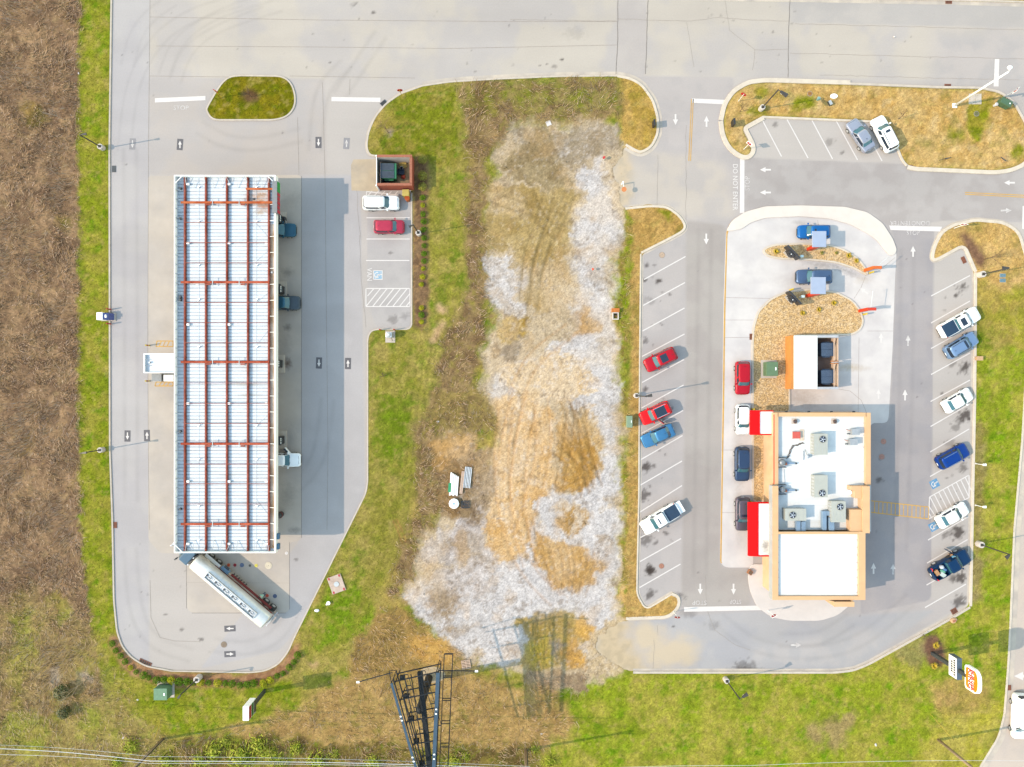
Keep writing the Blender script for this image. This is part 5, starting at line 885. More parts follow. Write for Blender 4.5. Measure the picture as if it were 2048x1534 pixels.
# ------------------------------------------------------------------ plant on the roof
hv_m = mat('hvac_grey', C(206, 214, 206), .5, .05, 1.5, fine=.02); hv_s = mat('hvac_side', C(190, 198, 190), .5, .06, 1.5); duct_m = mat('duct_blue', C(150, 184, 214), .45, .08, 1.5)
fanb = MB()
for k in range(5):
    a = 2 * math.pi * k / 5; fanb.add([(.06 * math.cos(a), .06 * math.sin(a), .0), (.36 * math.cos(a - .2), .36 * math.sin(a - .2), .0), (.36 * math.cos(a + .2), .36 * math.sin(a + .2), .05)], [(0, 1, 2)])
fanb.cyl((0, 0), -.01, .06, .09, 10); fan_me = fanb.mesh('fan_blades', mat('fan_pale', (.36, .4, .46), .4)); hub_me = MB().cyl((0, 0), 0, .03, .42, 20).mesh('fan_well', mat('fan_dark', (.01, .014, .03), .6))
ring_g = MB(); ring_g.loft([[(r_ * math.cos(2 * math.pi * i / 20), r_ * math.sin(2 * math.pi * i / 20), z_) for i in range(20)] for r_, z_ in ((.42, 0), (.46, .06), (.42, .07))], False, False); ring_me = ring_g.mesh('fan_ring', mat('hvac_side', (.3,) * 3))
def hvac(x0_, y0_, x1_, y1_, fx_, fy_, label, hz=1.25):
    z1 = ZR + hz; a = P(x0_, y0_, z1); b = P(x1_, y1_, z1); cx_, cy_ = (a[0] + b[0]) / 2, (a[1] + b[1]) / 2; t_ = thing('rooftop_unit', label, 'air conditioner', (cx_, cy_, ZR)); w, h = (b[0] - a[0]) / 2, (a[1] - b[1]) / 2
    MB().box(-w + .05, w - .05, -h + .05, h - .05, .0, .2).build('curb', grey_st, t_); MB().box(-w, w, -h, h, .2, hz - .06).build('casing', hv_s, t_); MB().box(-w - .03, w + .03, -h - .03, h + .03, hz - .06, hz).build('top_panel', hv_m, t_)
    f = P(fx_, fy_, z1); loc = (f[0] - cx_, f[1] - cy_, hz + .002)
    for me, n_, dz in ((hub_me, 'fan_well', 0), (ring_me, 'fan_ring', .001), (fan_me, 'fan_blades', .035)): o = link(n_, me, None, t_); o.location = (loc[0], loc[1], loc[2] + dz)
    for k in range(6):
        if w < h: yy = -h + .3 + k * (2 * h - .6) / 5; MB().box(-w - .012, -w - .001, yy - .16, yy + .12, .3, hz - .15).build('coil_panel', grey_st, t_)
        else: xx = -w + .3 + k * (2 * w - .6) / 5; MB().box(xx - .16, xx + .12, h + .001, h + .012, .3, hz - .15).build('coil_panel', grey_st, t_)
    for k in range(4):
        xx = -w + (k + .5) * 2 * w / 4
        if abs(xx - loc[0]) > .5 or h > w: MB().box(xx - .008, xx + .008, -h + .1, (loc[1] - .55) if h > w and loc[1] > 0 else h - .1 if h <= w else -h + .11, hz + .001, hz + .012).build('panel_seam', grey_st, t_)
    return t_
hvac(1628, 868, 1655, 909, 1645, 878.5, 'grey rooftop air unit nearest the red roof hatch'); hvac(1629, 951, 1655, 994, 1644, 986, 'grey rooftop air unit in the middle of the kitchen roof'); hvac(1571, 1018, 1612, 1041, 1585, 1030, 'wide grey rooftop air unit at the lower left with two blue ducts'); hvac(1663, 1003, 1691, 1044, 1680, 1013.5, 'tall grey rooftop air unit at the lower right with bent blue duct')
def roof_thing(name, label, cat, px, py, z=ZR): x, y = P(px, py, z); return thing(name, label, cat, (x, y, ZR))
t_ = roof_thing('duct', 'pair of straight blue ducts below the wide rooftop unit', 'duct', 1601, 1050, 4.3); MB().box(-.6, -.06, -.75, .55, .15, .75).build('supply_duct', duct_m, t_, bevel=.02); MB().box(.06, .6, -.75, .45, .15, .7).build('return_duct', duct_m, t_, bevel=.02); MB().box(-.65, .65, .2, .25, .12, .2).build('support', dark_st, t_)
t_ = roof_thing('duct', 'bent blue duct beside the tall rooftop unit', 'duct', 1655, 1040, 4.3); MB().box(-.72, -.2, -1.25, 1.15, .15, .75).build('supply_duct', duct_m, t_, bevel=.02); MB().box(-.198, .95, .6, 1.15, .2, .72).build('elbow', duct_m, t_, bevel=.02); MB().box(.1, .75, -1.25, .35, .15, .85).build('return_duct', duct_m, t_, bevel=.02)
for px, py, lb in ((1711, 863.5, 'upper small dark condenser on the right of the roof'), (1707, 884, 'lower small dark condenser on the right of the roof')):
    t_ = roof_thing('condenser', lb, 'condenser', px, py, 4.5); MB().box(-.45, .5, -.37, .37, .15, .8).build('casing', mat('condenser_grey', (.19, .2, .22), .5), t_, bevel=.02); MB().box(-.47, .52, -.39, .39, .8, .83).build('top_grille', mat('condenser_top', (.22, .235, .26), .6), t_); MB().box(-.8, -.46, -.35, -.25, .1, .3).build('pipe', dark_st, t_); MB().tube((-.46, .1, .3), (-.9, .25, .12), .03).build('pipe', MATS['rusty_steel'], t_); MB().box(-.5, .55, -.42, -.34, .0, .15).build('skid', grey_st, t_)
for px, lb in ((1590.5, 'left round brown roof vent near the back parapet'), (1670, 'right round brown roof vent near the back parapet')):
    t_ = roof_thing('roof_vent', lb, 'vent', px, 843, 4.1); MB().cyl((0, 0), 0, .35, .2, 14).build('stack', grey_st, t_); MB().cyl((0, 0), .35, .45, .27, 14, .2).build('cowl', mat('vent_brown', C(110, 84, 72), .6), t_); MB().cyl((0, 0), .45, .47, .1, 10).build('cap', dark_st, t_); MB().box(-.35, .35, -.35, .35, 0, .05).build('flashing', mat('flashing', C(236, 226, 214), .7), t_)
t_ = roof_thing('roof_hatch', 'square red roof hatch on the white kitchen roof', 'hatch', 1593, 870, 4.2); MB().box(-.48, .48, -.42, .42, 0, .4).build('curb', roof_w, t_); MB().box(-.52, .5, -.45, .43, .4, .47).build('lid', mat('hatch_red', C(232, 106, 92), .6, .06), t_, bevel=.02); MB().box(.55, 1.15, -.75, .7, .0, .06).build('walk_pad', mat('walk_pad', C(250, 236, 214), .8), t_)
for py, lb in ((925, 'upper kitchen exhaust fan with long arm at the left parapet'), (979, 'lower kitchen exhaust fan with long arm at the left parapet')):
    t_ = roof_thing('exhaust_fan', lb, 'fan', 1565, py, 4.3); MB().box(-.5, .4, -.55, .55, .0, .45).build('curb', grey_st, t_); MB().cyl((-.05, 0), .45, .85, .42, 16, .34).build('housing', mat('fan_housing', (.16, .17, .19), .4, metal=.3), t_, True); MB().box(-.5, .45, .56, .64, .1, .75).build('side_rail', dark_st, t_); MB().box(-.5, .45, -.64, -.56, .1, .75).build('side_rail', dark_st, t_); MB().box(.35, .6, -.32, -.02, .3, .55).build('junction', mat('copper_box', C(196, 112, 66), .6), t_)
    g = MB(); g.hexa([(.5, -.32, .2), (1.75, -.22, .15), (1.75, -.08, .15), (.5, .12, .2)], [(.5, -.32, .32), (1.75, -.22, .25), (1.75, -.08, .25), (.5, .12, .32)]); g.build('grease_duct', duct_m, t_); MB().box(1.75, 1.98, -.26, -.06, .12, .27).build('duct_end', dark_st, t_)
t_ = roof_thing('satellite_mount', 'small blue grey dome with a bracket on the kitchen roof', 'antenna', 1616, 913, 4.2); MB().cyl((0, 0), 0, .4, .16, 12, .26).build('dome', mat('dome_grey', (.35, .38, .45), .5), t_, True); MB().cyl((0, 0), .4, .55, .1, 10).build('cap', grey_st, t_); MB().box(-.5, -.42, -.5, .7, .0, .15).build('bracket', grey_st, t_); MB().tube((0, .1, .3), (-.25, .9, .05), .025).build('cable', dark_st, t_)
t_ = roof_thing('roof_hose', 'crumpled dark hose lying on the kitchen roof', 'hose', 1590, 895, 3.8); g = MB(); pts = [(-1.0, -1.4, .05), (-.75, -.9, .06), (-.55, -.3, .06), (-.2, .25, .06), (.3, .3, .06), (.7, .5, .06), (1.1, .6, .06)]
for i in range(6):
    for off in (-.06, .06): g.tube((pts[i][0] + off, pts[i][1] + off * .5, .05), (pts[i + 1][0] + off * 1.4, pts[i + 1][1] - off, .06), .05)
g.build('hose', mat('hose_brown', C(120, 112, 104), .8, .3, 6), t_)
for q in (((1616, 913), (1650, 906), 'thin cable on the roof beside the dome'), ((1568, 938), (1570, 970), 'thin grey conduit between the exhaust fans')):
    (ax_, ay_), (bx_, by_), lb = q; x, y = P(ax_, ay_, ZR); t_ = thing('roof_cable', lb, 'cable', (x, y, ZR)); e = P(bx_, by_, ZR); MB().bar((0, 0, .03), (e[0] - x, e[1] - y, .03), .06, .04).build('cable', grey_st, t_)
t_ = roof_thing('roof_bin', 'round pale tub beside the right tower on the roof', 'tub', 1699, 985, 4.1); MB().cyl((0, 0), 0, .35, .26, 14, .3).build('tub', mat('tub_pale', (.6, .61, .66), .5), t_); MB().cyl((0, 0), .35, .37, .31, 14).build('lid', white_mt, t_)
# ------------------------------------------------------------------ restaurant bin enclosure
ZE = 2.25; a = P(1588, 671, ZE); b = P(1678, 778, ZE); ex, ey = (b[0] - a[0]) / 2, (a[1] - b[1]) / 2; enx, eny = (a[0] + b[0]) / 2, (a[1] + b[1]) / 2
t_ = thing('bin_shelter', 'white roofed shelter with open bin yard behind the restaurant', 'shelter', (enx, eny)); xm = P(1635, 700, ZE)[0] - enx; tan_w = mat('shelter_orange', C(236, 160, 78), .8, .08, 1)
MB().box(-ex + .0, xm, -ey, ey, 2.05, ZE).build('roof', mat('shelter_roof', (.55, .55, .545), .6, .05, .6, fine=.03, fscale=3), t_, bevel=.02); MB().box(-ex - .32, -ex - .02, -ey, ey, 0, 2.1).build('wall', tan_w, t_); MB().box(-ex - .34, -ex - .0, -ey - .02, ey + .02, 2.1, 2.15).build('capping', tan_w, t_)
for s in (-1, 1): w = MB().box(-ex, ex - .1, s * (ey - .12) - .12, s * (ey - .12) + .12, 0, 2.0 if True else 0).build('wall', peach, t_); MB().box(xm + .01, ex - .08, s * (ey - .12) - .15, s * (ey - .12) + .15, 2.0, ZE - .01).build('capping', mat('capping_blue', C(206, 216, 226), .6), w)
MB().box(xm - .12, xm - .002, -ey + .25, ey - .25, 0, 2.04).build('partition', peach, t_)
gpm = mat('gate_peach', C(238, 212, 186), .7, .08, 2)
for y0_, y1_ in ((-ey + .3, -.1), (.1, ey - .3)):
    gt = MB().box(ex - .09, ex + .0, y0_, y1_, .15, 2.1).build('gate', gpm, t_); g = MB(); g.bar((ex - .22, y0_ + .1, .3), (ex - .22, y1_ - .1, 2.0), .05, .05); g.bar((ex - .55, y0_, 2.05), (ex - .55, y1_, 2.05), .06, .06); g.build('gate_brace', dark_st, gt); MB().box(ex - .6, ex - .5, y0_, y1_, 2.0, 2.1).build('gate_rail', gpm, gt)
for y in (-.14, .14): MB().box(ex - 1.0, ex + .05, y - .06, y + .06, 1.95, 2.1).build('gate_latch', mat('latch_orange', C(206, 130, 60), .7), t_)
MB().box(xm, ex, -ey + .25, ey - .25, .008, .02).build('slab', mat('yard_slab', C(140, 122, 112), .9, .25, 1.5, fine=.1), t_)
bl = mat('bin_blue', (.03, .055, .10), .5, .12, 3); bl2 = mat('bin_lid_blue', (.05, .075, .12), .5, .12, 3)
for py, lb in ((699, 'upper blue dumpster in the yard of the bin shelter'), (753.5, 'lower blue dumpster in the yard of the bin shelter')): x, y = P(1655, py, 1.5); dumpster(x, y, .02, 1.65, 1.75, 1.55, bl, bl2, lb, R(2))
# ------------------------------------------------------------------ drive-through furniture
or_red = mat('post_red', C(232, 66, 26), .5, .08, 2); or_or = mat('post_orange', C(240, 120, 34), .5, .08, 2); rf_bl = mat('canopy_pale_blue', C(186, 206, 236), .45, .04, 1)
for (xa, ya, xb, yb), (bx_, by_), lb in (((1625, 462, 1653, 494), (1618, 499), 'pale blue order canopy over the bright blue car'), ((1622, 554, 1652, 588), (1616, 592), 'pale blue order canopy over the grey blue SUV')):
    a = P(xa, ya, 3.1); b = P(xb, yb, 3.1); c = P(bx_, by_); t_ = thing('order_canopy', lb, 'canopy', c); q = MB().box(a[0] - c[0], b[0] - c[0], b[1] - c[1], a[1] - c[1], 2.9, 3.1).build('roof', rf_bl, t_, bevel=.03); MB().box(a[0] - c[0] + .06, b[0] - c[0] - .06, b[1] - c[1] + .06, a[1] - c[1] - .06, 3.1, 3.12).build('roof_panel', rf_bl, q)
    g = MB(); g.hexa([(-.35, -.2, 0), (.35, -.2, 0), (.35, .2, 0), (-.35, .2, 0)], [(-.35, -.2, 2.9), (.35, -.2, 2.9), (.35, .2, 2.9), (-.35, .2, 2.9)]); g.build('post', or_red, t_, bevel=.03); MB().bar((0, 0, 2.75), ((a[0] + b[0]) / 2 - c[0], (a[1] + b[1]) / 2 - c[1], 2.85), .2, .2).build('arm', or_red, t_); MB().box(-.3, .3, .21, .24, 1.0, 1.6).build('speaker', black_pl, t_)
for (px, py), lb in (((1585, 505), 'black menu board in the upper pebble planter'), ((1588, 596), 'black menu board in the lower pebble planter')):
    x, y = P(px, py, 1.6); t_ = thing('menu_board', lb, 'menu board', (x, y, .1), R(-47)); t_.scale = (.74, .8, 1); m_ = mat('board_black', (.022, .021, .024), .55, .15, 3)
    for k in (-1, 0, 1): s = MB().box(-.52 + k * 1.06, .52 + k * 1.06, -.14, .16, .7, 2.0).build('screen_panel', m_, t_, bevel=.02); MB().box(-.46 + k * 1.06, .46 + k * 1.06, .163, .17, .78, 1.92).build('screen', glass_d, s)
    MB().box(-.65, .65, -.52, -.15, .8, 1.85).build('housing', m_, t_, bevel=.03); MB().box(-.35, .35, -.75, -.53, 1.0, 1.6).build('controller', m_, t_, bevel=.03); MB().box(-.06, .06, -.6, -.45, 1.86, 1.9).build('vent', white_mt, t_)
    for k in (-.7, .7): MB().box(k - .1, k + .1, -.1, .12, 0, .7).build('leg', m_, t_)
    MB().box(-.9, .9, -.4, .35, 0, .06).build('footing', kerb_g, t_)
for (px, py), vec, col, lb in (((1729, 541), (1.6, 1.3), or_or, 'orange clearance post with bar at the tip of the upper planter'), ((1718, 622), (.3, 2.3), or_red, 'red clearance post with bar on the right of the lower planter')):
    x, y = P(px, py); t_ = thing('clearance_bar', lb, 'clearance bar', (x, y)); MB().box(-.16, .16, -.2, .2, 0, 2.55).build('post', col, t_, bevel=.03); MB().box(-.18, 1.0, -.19, .19, 2.4, 2.6).build('head', col, t_, bevel=.03); MB().tube((.3, .1, 2.5), (.3 + vec[0], .1 + vec[1], 2.5), .035).build('bar', mat('bar_white', (.4, .41, .42), .5), t_); MB().tube((.3 + vec[0] * .95, .1 + vec[1] * .95, 2.5), (.3 + vec[0] * .95, .1 + vec[1] * .95, 2.2), .03).build('hanger', MATS['bar_white'], t_)
for px, py, lb in ((1739, 546, 'yellow bollard beside the orange clearance post'), (1726, 629, 'yellow bollard beside the red clearance post'), (1598, 516, 'yellow bollard at the corner of the upper menu board'), (1580, 580, 'yellow bollard at the edge of the lower planter'), (1503, 818, 'yellow bollard at the top corner of the upper red awning'), (1501, 1003, 'yellow bollard at the top corner of the lower red awning')): bollard(px, py, yel_b, lb, h=1.1, r=.11)
x, y = P(1600, 514, .6); t_ = thing('speaker_post', 'small pale speaker post beside the upper menu board', 'speaker', (x, y)); MB().box(-.1, .1, -.1, .1, 0, 1.0).build('post', grey_st, t_); MB().box(-.2, .2, -.15, .15, 1.0, 1.3).build('speaker', mat('pale_teal', (.4, .5, .52), .5), t_)
x, y = P(1602, 594, .6); t_ = thing('speaker_post', 'small pale speaker post beside the lower menu board', 'speaker', (x, y)); MB().box(-.1, .1, -.1, .1, 0, 1.0).build('post', grey_st, t_); MB().box(-.2, .2, -.15, .15, 1.0, 1.3).build('speaker', mat('pale_teal', (.4, .5, .52)), t_)
def utility_box(px, py, w, d, h, m, label, rz=0.0, pad_=True):
    x, y = P(px, py, h * .6); t_ = thing('utility_box', label, 'utility box', (x, y, .08), rz); MB().box(-w / 2, w / 2, -d / 2, d / 2, .05, h).build('cabinet', m, t_, bevel=.04); MB().hexa([(-w / 2 - .03, -d / 2 - .03, h), (w / 2 + .03, -d / 2 - .03, h), (w / 2 + .03, d / 2 + .03, h), (-w / 2 - .03, d / 2 + .03, h)], [(-w / 2, -d / 2, h + .08), (w / 2, -d / 2, h + .05), (w / 2, d / 2, h + .05), (-w / 2, d / 2, h + .08)]).build('lid', m, t_); MB().box(w * .1, w * .1 + .02, -d / 2 - .012, -d / 2 - .001, .15, h - .1).build('door_seam', dark_st, t_); MB().box(0, .05, -d / 2 - .05, -d / 2 - .013, h * .5, h * .5 + .1).build('handle', dark_st, t_); MB().box(w * .25, w * .35, -d * .1, d * .12, h + .085, h + .09).build('warning_label', white_mt, t_)
    if pad_: MB().box(-w / 2 - .3, w / 2 + .3, -d / 2 - .3, d / 2 + .3, -.05, .05).build('pad', kerb_g, t_)
g1 = mat('utility_green', C(112, 148, 108), .6, .08, 2); g2 = mat('utility_green_pale', C(150, 180, 150), .6, .08, 2)
utility_box(1541, 738, 1.5, 1.8, 1.3, g1, 'green transformer box in the lower pebble planter'); utility_box(1258, 843, .7, 1.5, 1.1, g2, 'pale green utility box by the kerb beside the red SUV', 0, False); utility_box(2008, 207, 1.5, .75, 1.0, mat('utility_green_dark', C(84, 124, 92), .6), 'dark green utility box on the top right island', R(-28), False); utility_box(326, 1384, 1.7, 1.5, 1.5, mat('utility_teal', C(110, 160, 124), .6), 'green transformer box behind the curved hedge')
for px, py, lb in ((2005, 551, 'upper blue grey meter lid in the grass'), (2005, 561, 'lower blue grey meter lid in the grass')):
    x, y = P(px, py, .1); t_ = thing('water_meter', lb, 'meter', (x, y, .09)); MB().box(-.38, .38, -.24, .24, 0, .06).build('frame', mat('meter_frame', (.2, .25, .28), .6), t_); MB().box(-.33, .33, -.2, .2, .06, .08).build('cover', mat('meter_cover', C(110, 150, 168), .6), t_)
x, y = P(1958, 717, .3); t_ = thing('stone_post', 'tan stone marker on the lawn by the right parking row', 'marker', (x, y, .08)); MB().box(-.45, .3, -.22, .25, 0, .5).build('block', mat('tan_stone', C(226, 190, 146), .85, .15, 5), t_, bevel=.06); MB().box(-.5, .35, -.27, .3, .5, .58).build('cap', MATS['tan_stone'], t_, bevel=.03)
# ------------------------------------------------------------------ vehicles
KIND = dict(
 sedan=dict(L=4.75, W=1.84, zr=1.44, prof=[(.5,.5),(.487,.66),(.45,.74),(.36,.82),(.22,.92),(0,.94),(-.3,.97),(-.42,1.0),(-.475,.96),(-.492,.85),(-.5,.6)], belt=.92, cab=(-.385,.225), top=(-.215,.055), glz=(-.25,.085)),
 suv=dict(L=4.7, W=1.9, zr=1.68, prof=[(.5,.55),(.487,.82),(.45,.94),(.36,1.01),(.24,1.07),(0,1.08),(-.42,1.1),(-.47,1.06),(-.49,.95),(-.5,.6)], belt=1.06, cab=(-.475,.245), top=(-.385,.085), glz=(-.425,.12)),
 hatch=dict(L=4.1, W=1.8, zr=1.52, prof=[(.5,.5),(.485,.72),(.45,.84),(.37,.92),(.26,1.0),(0,1.0),(-.42,1.02),(-.47,.98),(-.49,.88),(-.5,.55)], belt=.98, cab=(-.475,.28), top=(-.36,.1), glz=(-.41,.14)),
 pickup=dict(L=5.75, W=2.0, zr=1.86, prof=[(.5,.7),(.49,.95),(.46,1.06),(.36,1.12),(.24,1.17),(0,1.18),(-.115,1.2),(-.13,1.3),(-.48,1.3),(-.493,1.28),(-.5,.9)], belt=1.15, cab=(-.125,.245), top=(-.095,.11), glz=(-.105,.14)),
 van=dict(L=5.6, W=2.05, zr=2.1, prof=[(.5,.6),(.487,.9),(.45,1.05),(.38,1.14),(.3,1.2),(0,1.2),(-.45,1.2),(-.485,1.15),(-.495,1.0),(-.5,.6)], belt=1.18, cab=(-.485,.31), top=(-.455,.16), glz=(-.465,.2)))
def paint_mat(name, col, metal=.25): return mat('paint_' + name, col, .32, .03, 2, metal=metal, coat=.12, fine=.0, spec=.2)
win_m = mat('car_glass', (.03, .09, .115), .08, .12, 1.5, spec=.5); win_d = mat('car_glass_dark', (.012, .02, .035), .1, .1, 2, spec=.6); trim_m = mat('car_trim', (.02, .02, .022), .55, .1, 5); lampw = mat('headlamp', (.75, .77, .78), .15, .05, 4, spec=.9); lampr = mat('taillamp', (.5, .015, .02), .25, .05, 4); sill_m = mat('car_sill', (.03, .03, .032), .7)  # windscreen teal is the sky's reflection put into the base colour
def superring(xr, xf, hy, z, e, th): a = (xf - xr) / 2; xc = (xf + xr) / 2; return [(xc + a * math.copysign(abs(math.cos(t)) ** e, math.cos(t)), hy * math.copysign(abs(math.sin(t)) ** e, math.sin(t)), z) for t in th]
TH = [2 * math.pi * (i + .5) / 40 for i in range(40)]
cw = MB(); nW = 18
cw.loft([[(.335 * k * math.cos(2 * math.pi * i / nW), yy, .335 * k * math.sin(2 * math.pi * i / nW)) for i in range(nW)] for yy, k in ((-.11, .62), (-.11, .9), (-.08, 1), (.08, 1), (.11, .9), (.11, .62))]); CWM = cw.mesh('wheel', rubber, True)
cr = MB(); cr.loft([[(.215 * math.cos(2 * math.pi * i / 14), yy, .215 * math.sin(2 * math.pi * i / 14)) for i in range(14)] for yy in (-.114, .114)]); CRM = cr.mesh('rim', MATS['alloy'])
def car(label, px, py, ang, kind, pm_, L=None, sunroof=None, rails=False, cover=None, door=None, rear_dark=False, roofm=None, bedopen=False, group=None, W=None, gate=None, hood=None):
    K = KIND[kind]; L = L or K['L']; w = (W or K['W']) / 2; x, y = P(px, py, .75); t_ = thing({'sedan': 'sedan_car', 'suv': 'sport_utility_car', 'hatch': 'hatchback_car', 'pickup': 'pickup_truck', 'van': 'van'}[kind], label, {'pickup': 'pickup truck', 'van': 'van'}.get(kind, 'car'), (x, y, .016), R(ang), group)
    fr = sorted(set([q[0] for q in K['prof']] + [.42, .33, .3, .15, .1, -.1, -.2, -.36, -.45]), reverse=True); pf_ = sorted(K['prof']); zt_ = lambda f: float(np.interp(f, [q[0] for q in pf_], [q[1] for q in pf_]))
    def wf(f):
        a = abs(f); r = 1 - .05 * max(0, (a - .3) / .2) ** 1.5 if a < .45 else float(np.interp(a, [.45, .475, .49, .5], [.955, .89, .8, .66])); return r * (1 if f < 0 else 1 - .015 * f / .5)
    secs = []; bed = (-.14, -.475)
    def sec(f, dip):
        z = zt_(f); ww = w * wf(f); zb = .24 if abs(f) < .46 else .34; fl = .74 if dip else z
        h = [(.88 * ww, zb), (.98 * ww, zb + .16), (ww, min(.55, z * .7)), (.995 * ww, z * .82), (.96 * ww, z - .035), (.90 * ww, z), (.86 * ww, z if dip else z + .018), (.84 * ww, fl if dip else z + .022), (.45 * ww, fl if dip else z + .045), (0, fl if dip else z + .055)]
        return [(f * L, -yy, zz) for yy, zz in h] + [(f * L, yy, zz) for yy, zz in h[-2::-1]]
    for f in fr:
        if bedopen and f <= bed[0] + .001 and f >= bed[1]: continue
        secs.append((f, sec(f, False)))
        if bedopen and f == -.13: secs += [(bed[0], sec(bed[0], False)), (bed[0] - .001, sec(bed[0] - .001, True)), (-.3, sec(-.3, True)), (bed[1] + .001, sec(bed[1] + .001, True)), (bed[1], sec(bed[1], False))]
    secs.sort(key=lambda s: -s[0]); g = MB(); g.loft([s[1][::-1] for s in secs]); me = g.mesh('body', pm_, True); me.set_sharp_from_angle(angle=R(35)); body = link('body', me, None, t_)
    zb = K['belt']; zr = K['zr']; c0, c1 = K['cab']; r0, r1 = K['top']; g0, g1 = K['glz']; zg = zr - .10; e = .36 if kind not in ('pickup', 'van') else .26
    yb, yg, yt = w * .93, w * (.80 if kind in ('suv', 'pickup', 'van') else .77), w * (.74 if kind in ('suv', 'pickup', 'van') else .7)
    rings = [(c0, c1, yb, zb - .05), (c0 + (g0 - c0) * .04, c1 - (c1 - g1) * .04, yb, zb), (g0, g1, yg, zg), ((g0 + r0) / 2, (g1 + r1) / 2, (yg + yt) / 2, zr - .035), (r0, r1, yt, zr), (r0 * .8, r1 * .8 + .0, yt * .72, zr + .02)]
    g = MB(); g.loft([superring(a * L, b * L, yy, z, e, TH) for a, b, yy, z in rings], False, True); cabm = g.mesh('cabin', roofm or pm_, True); cabm.set_sharp_from_angle(angle=R(50)); cab = link('cabin', cabm, None, t_)
    def pane(name, th, m, k0=.06, k1=.94, out=.012):
        R0, R1 = rings[1], rings[2]; A = superring(R0[0] * L, R0[1] * L, R0[2], R0[3], e, th); Bq = superring(R1[0] * L, R1[1] * L, R1[2], R1[3], e, th); lo, hi = [], []
        for p, q in zip(A, Bq):
            p, q = Vector(p), Vector(q); cc = Vector(((R0[0] + R0[1]) / 2 * L, 0, 0)); d = (p - cc); d.z = 0; d = d.normalized() * out; d.z = out * .6
            lo.append(tuple(p.lerp(q, k0) + d)); hi.append(tuple(p.lerp(q, k1) + d))
        n = len(lo); return MB().add(lo + hi, [(i, i + 1, n + i + 1, n + i) for i in range(n - 1)]).build(name, m, cab, True)
    lt = np.linspace; pane('windshield', lt(R(-42), R(42), 11), win_m); pane('cowl', lt(R(-46), R(46), 11), trim_m, -.04, .075, .016); pane('rear_window', lt(R(180 - 40), R(180 + 40), 9), win_d if rear_dark or kind in ('suv', 'van', 'hatch') else win_m, .1, .9)
    for s in (1, -1):
        segs = ((52, 84), (88, 128)) if kind not in ('pickup', 'van') else ((52, 86), (90, 126)) if kind == 'pickup' else ((46, 60),)
        for a, b in segs: pane('side_window', lt(R(a) * s, R(b) * s, 6), win_d, .1, .9)
    for s in (1, -1):
        for f in (.305, -.29):
            o = link('wheel', CWM, None, t_); sc = 1.0 if kind != 'pickup' else 1.18; o.location = (f * L, s * (w - .085), .335 * sc); o.scale = (sc, 1.05, sc); link('rim', CRM, None, o)
        zz = zt_(.47); g = MB(); hl = [(.488 * L, s * w * .45, zz - .14), (.47 * L, s * w * .80, zz - .12), (.425 * L, s * w * .93, zz - .04), (.43 * L, s * w * .80, zz + .035), (.465 * L, s * w * .5, zz + .0)]; g.add(hl + [(p[0] + .03, p[1] * 1.01, p[2] + .025) for p in hl], [tuple(range(5)), tuple(range(9, 4, -1))] + [(i, (i + 1) % 5, 5 + (i + 1) % 5, 5 + i) for i in range(5)]); g.build('headlight', lampw, t_)
        zr_ = zt_(-.485); MB().hexa([(-.49 * L, s * w * .58, zr_ - .25), (-.455 * L, s * w * .96, zr_ - .25), (-.44 * L, s * w * .93, zr_ - .25), (-.47 * L, s * w * .55, zr_ - .25)], [(-.488 * L, s * w * .58, zr_ - .0), (-.452 * L, s * w * .93, zr_ + .01), (-.435 * L, s * w * .90, zr_ + .02), (-.465 * L, s * w * .55, zr_ + .02)]).build('taillight', lampr, t_)
        mx_ = c1 * L - .28; MB().hexa([(mx_ - .1, s * (w + .02), zb), (mx_ + .1, s * (w + .02), zb), (mx_ + .06, s * (w + .2), zb + .02), (mx_ - .08, s * (w + .2), zb + .02)], [(mx_ - .1, s * (w - .03), zb + .15), (mx_ + .1, s * (w - .03), zb + .13), (mx_ + .06, s * (w + .2), zb + .15), (mx_ - .08, s * (w + .2), zb + .16)]).build('mirror', pm_, t_)
        for f in (.1, -.12) if kind != 'pickup' else (.08, -.05): MB().box(f * L - .1, f * L + .1, s * (w + .002) - .012, s * (w + .002) + .012, zb - .16, zb - .13).build('door_handle', trim_m, t_)
        if rails: MB().bar((r0 * L * .92, s * yt * .9, zr + .05), (r1 * L * .8, s * yt * .9, zr + .05), .05, .05).build('roof_rail', rails if rails is not True else MATS['alloy'], cab)
    z5 = zt_(.49); MB().box(.482 * L, .503 * L, -w * .5, w * .5, z5 - .36, z5 - .12).build('grille', trim_m, t_); MB().box(-.503 * L, -.485 * L, -w * .62, w * .62, .36, .5).build('rear_bumper', trim_m, t_); MB().box(-.505 * L, -.5 * L, -.2, .2, .6 if kind != 'pickup' else .55, .72).build('licence_plate', white_mt, t_)
    MB().bar((.452 * L, -w * .6, zt_(.452) + .05), (.452 * L, w * .6, zt_(.452) + .05), .03, .012).build('hood_gap', trim_m, t_)
    if kind == 'sedan': MB().bar((-.465 * L, -w * .6, zt_(-.465) + .05), (-.465 * L, w * .6, zt_(-.465) + .05), .03, .012).build('boot_gap', trim_m, t_)
    for s in (1, -1): MB().bar((c1 * L + .12, s * w * .72, zt_(c1) + .046), (.44 * L, s * w * .62, zt_(.44) + .042), .02, .012).build('hood_crease', pm_ if hood is None else hood, t_)
    for s in (1, -1): MB().bar((c1 * L - .02, s * .25, zb + .06), (c1 * L - .12, s * .62, zb + .12), .02, .02).build('wiper', trim_m, t_)
    if sunroof:
        a, b, ws = sunroof; MB().box(a * L, b * L, -yt * ws, yt * ws, zr + .012, zr + .034).build('sunroof', win_d, cab, bevel=.02)
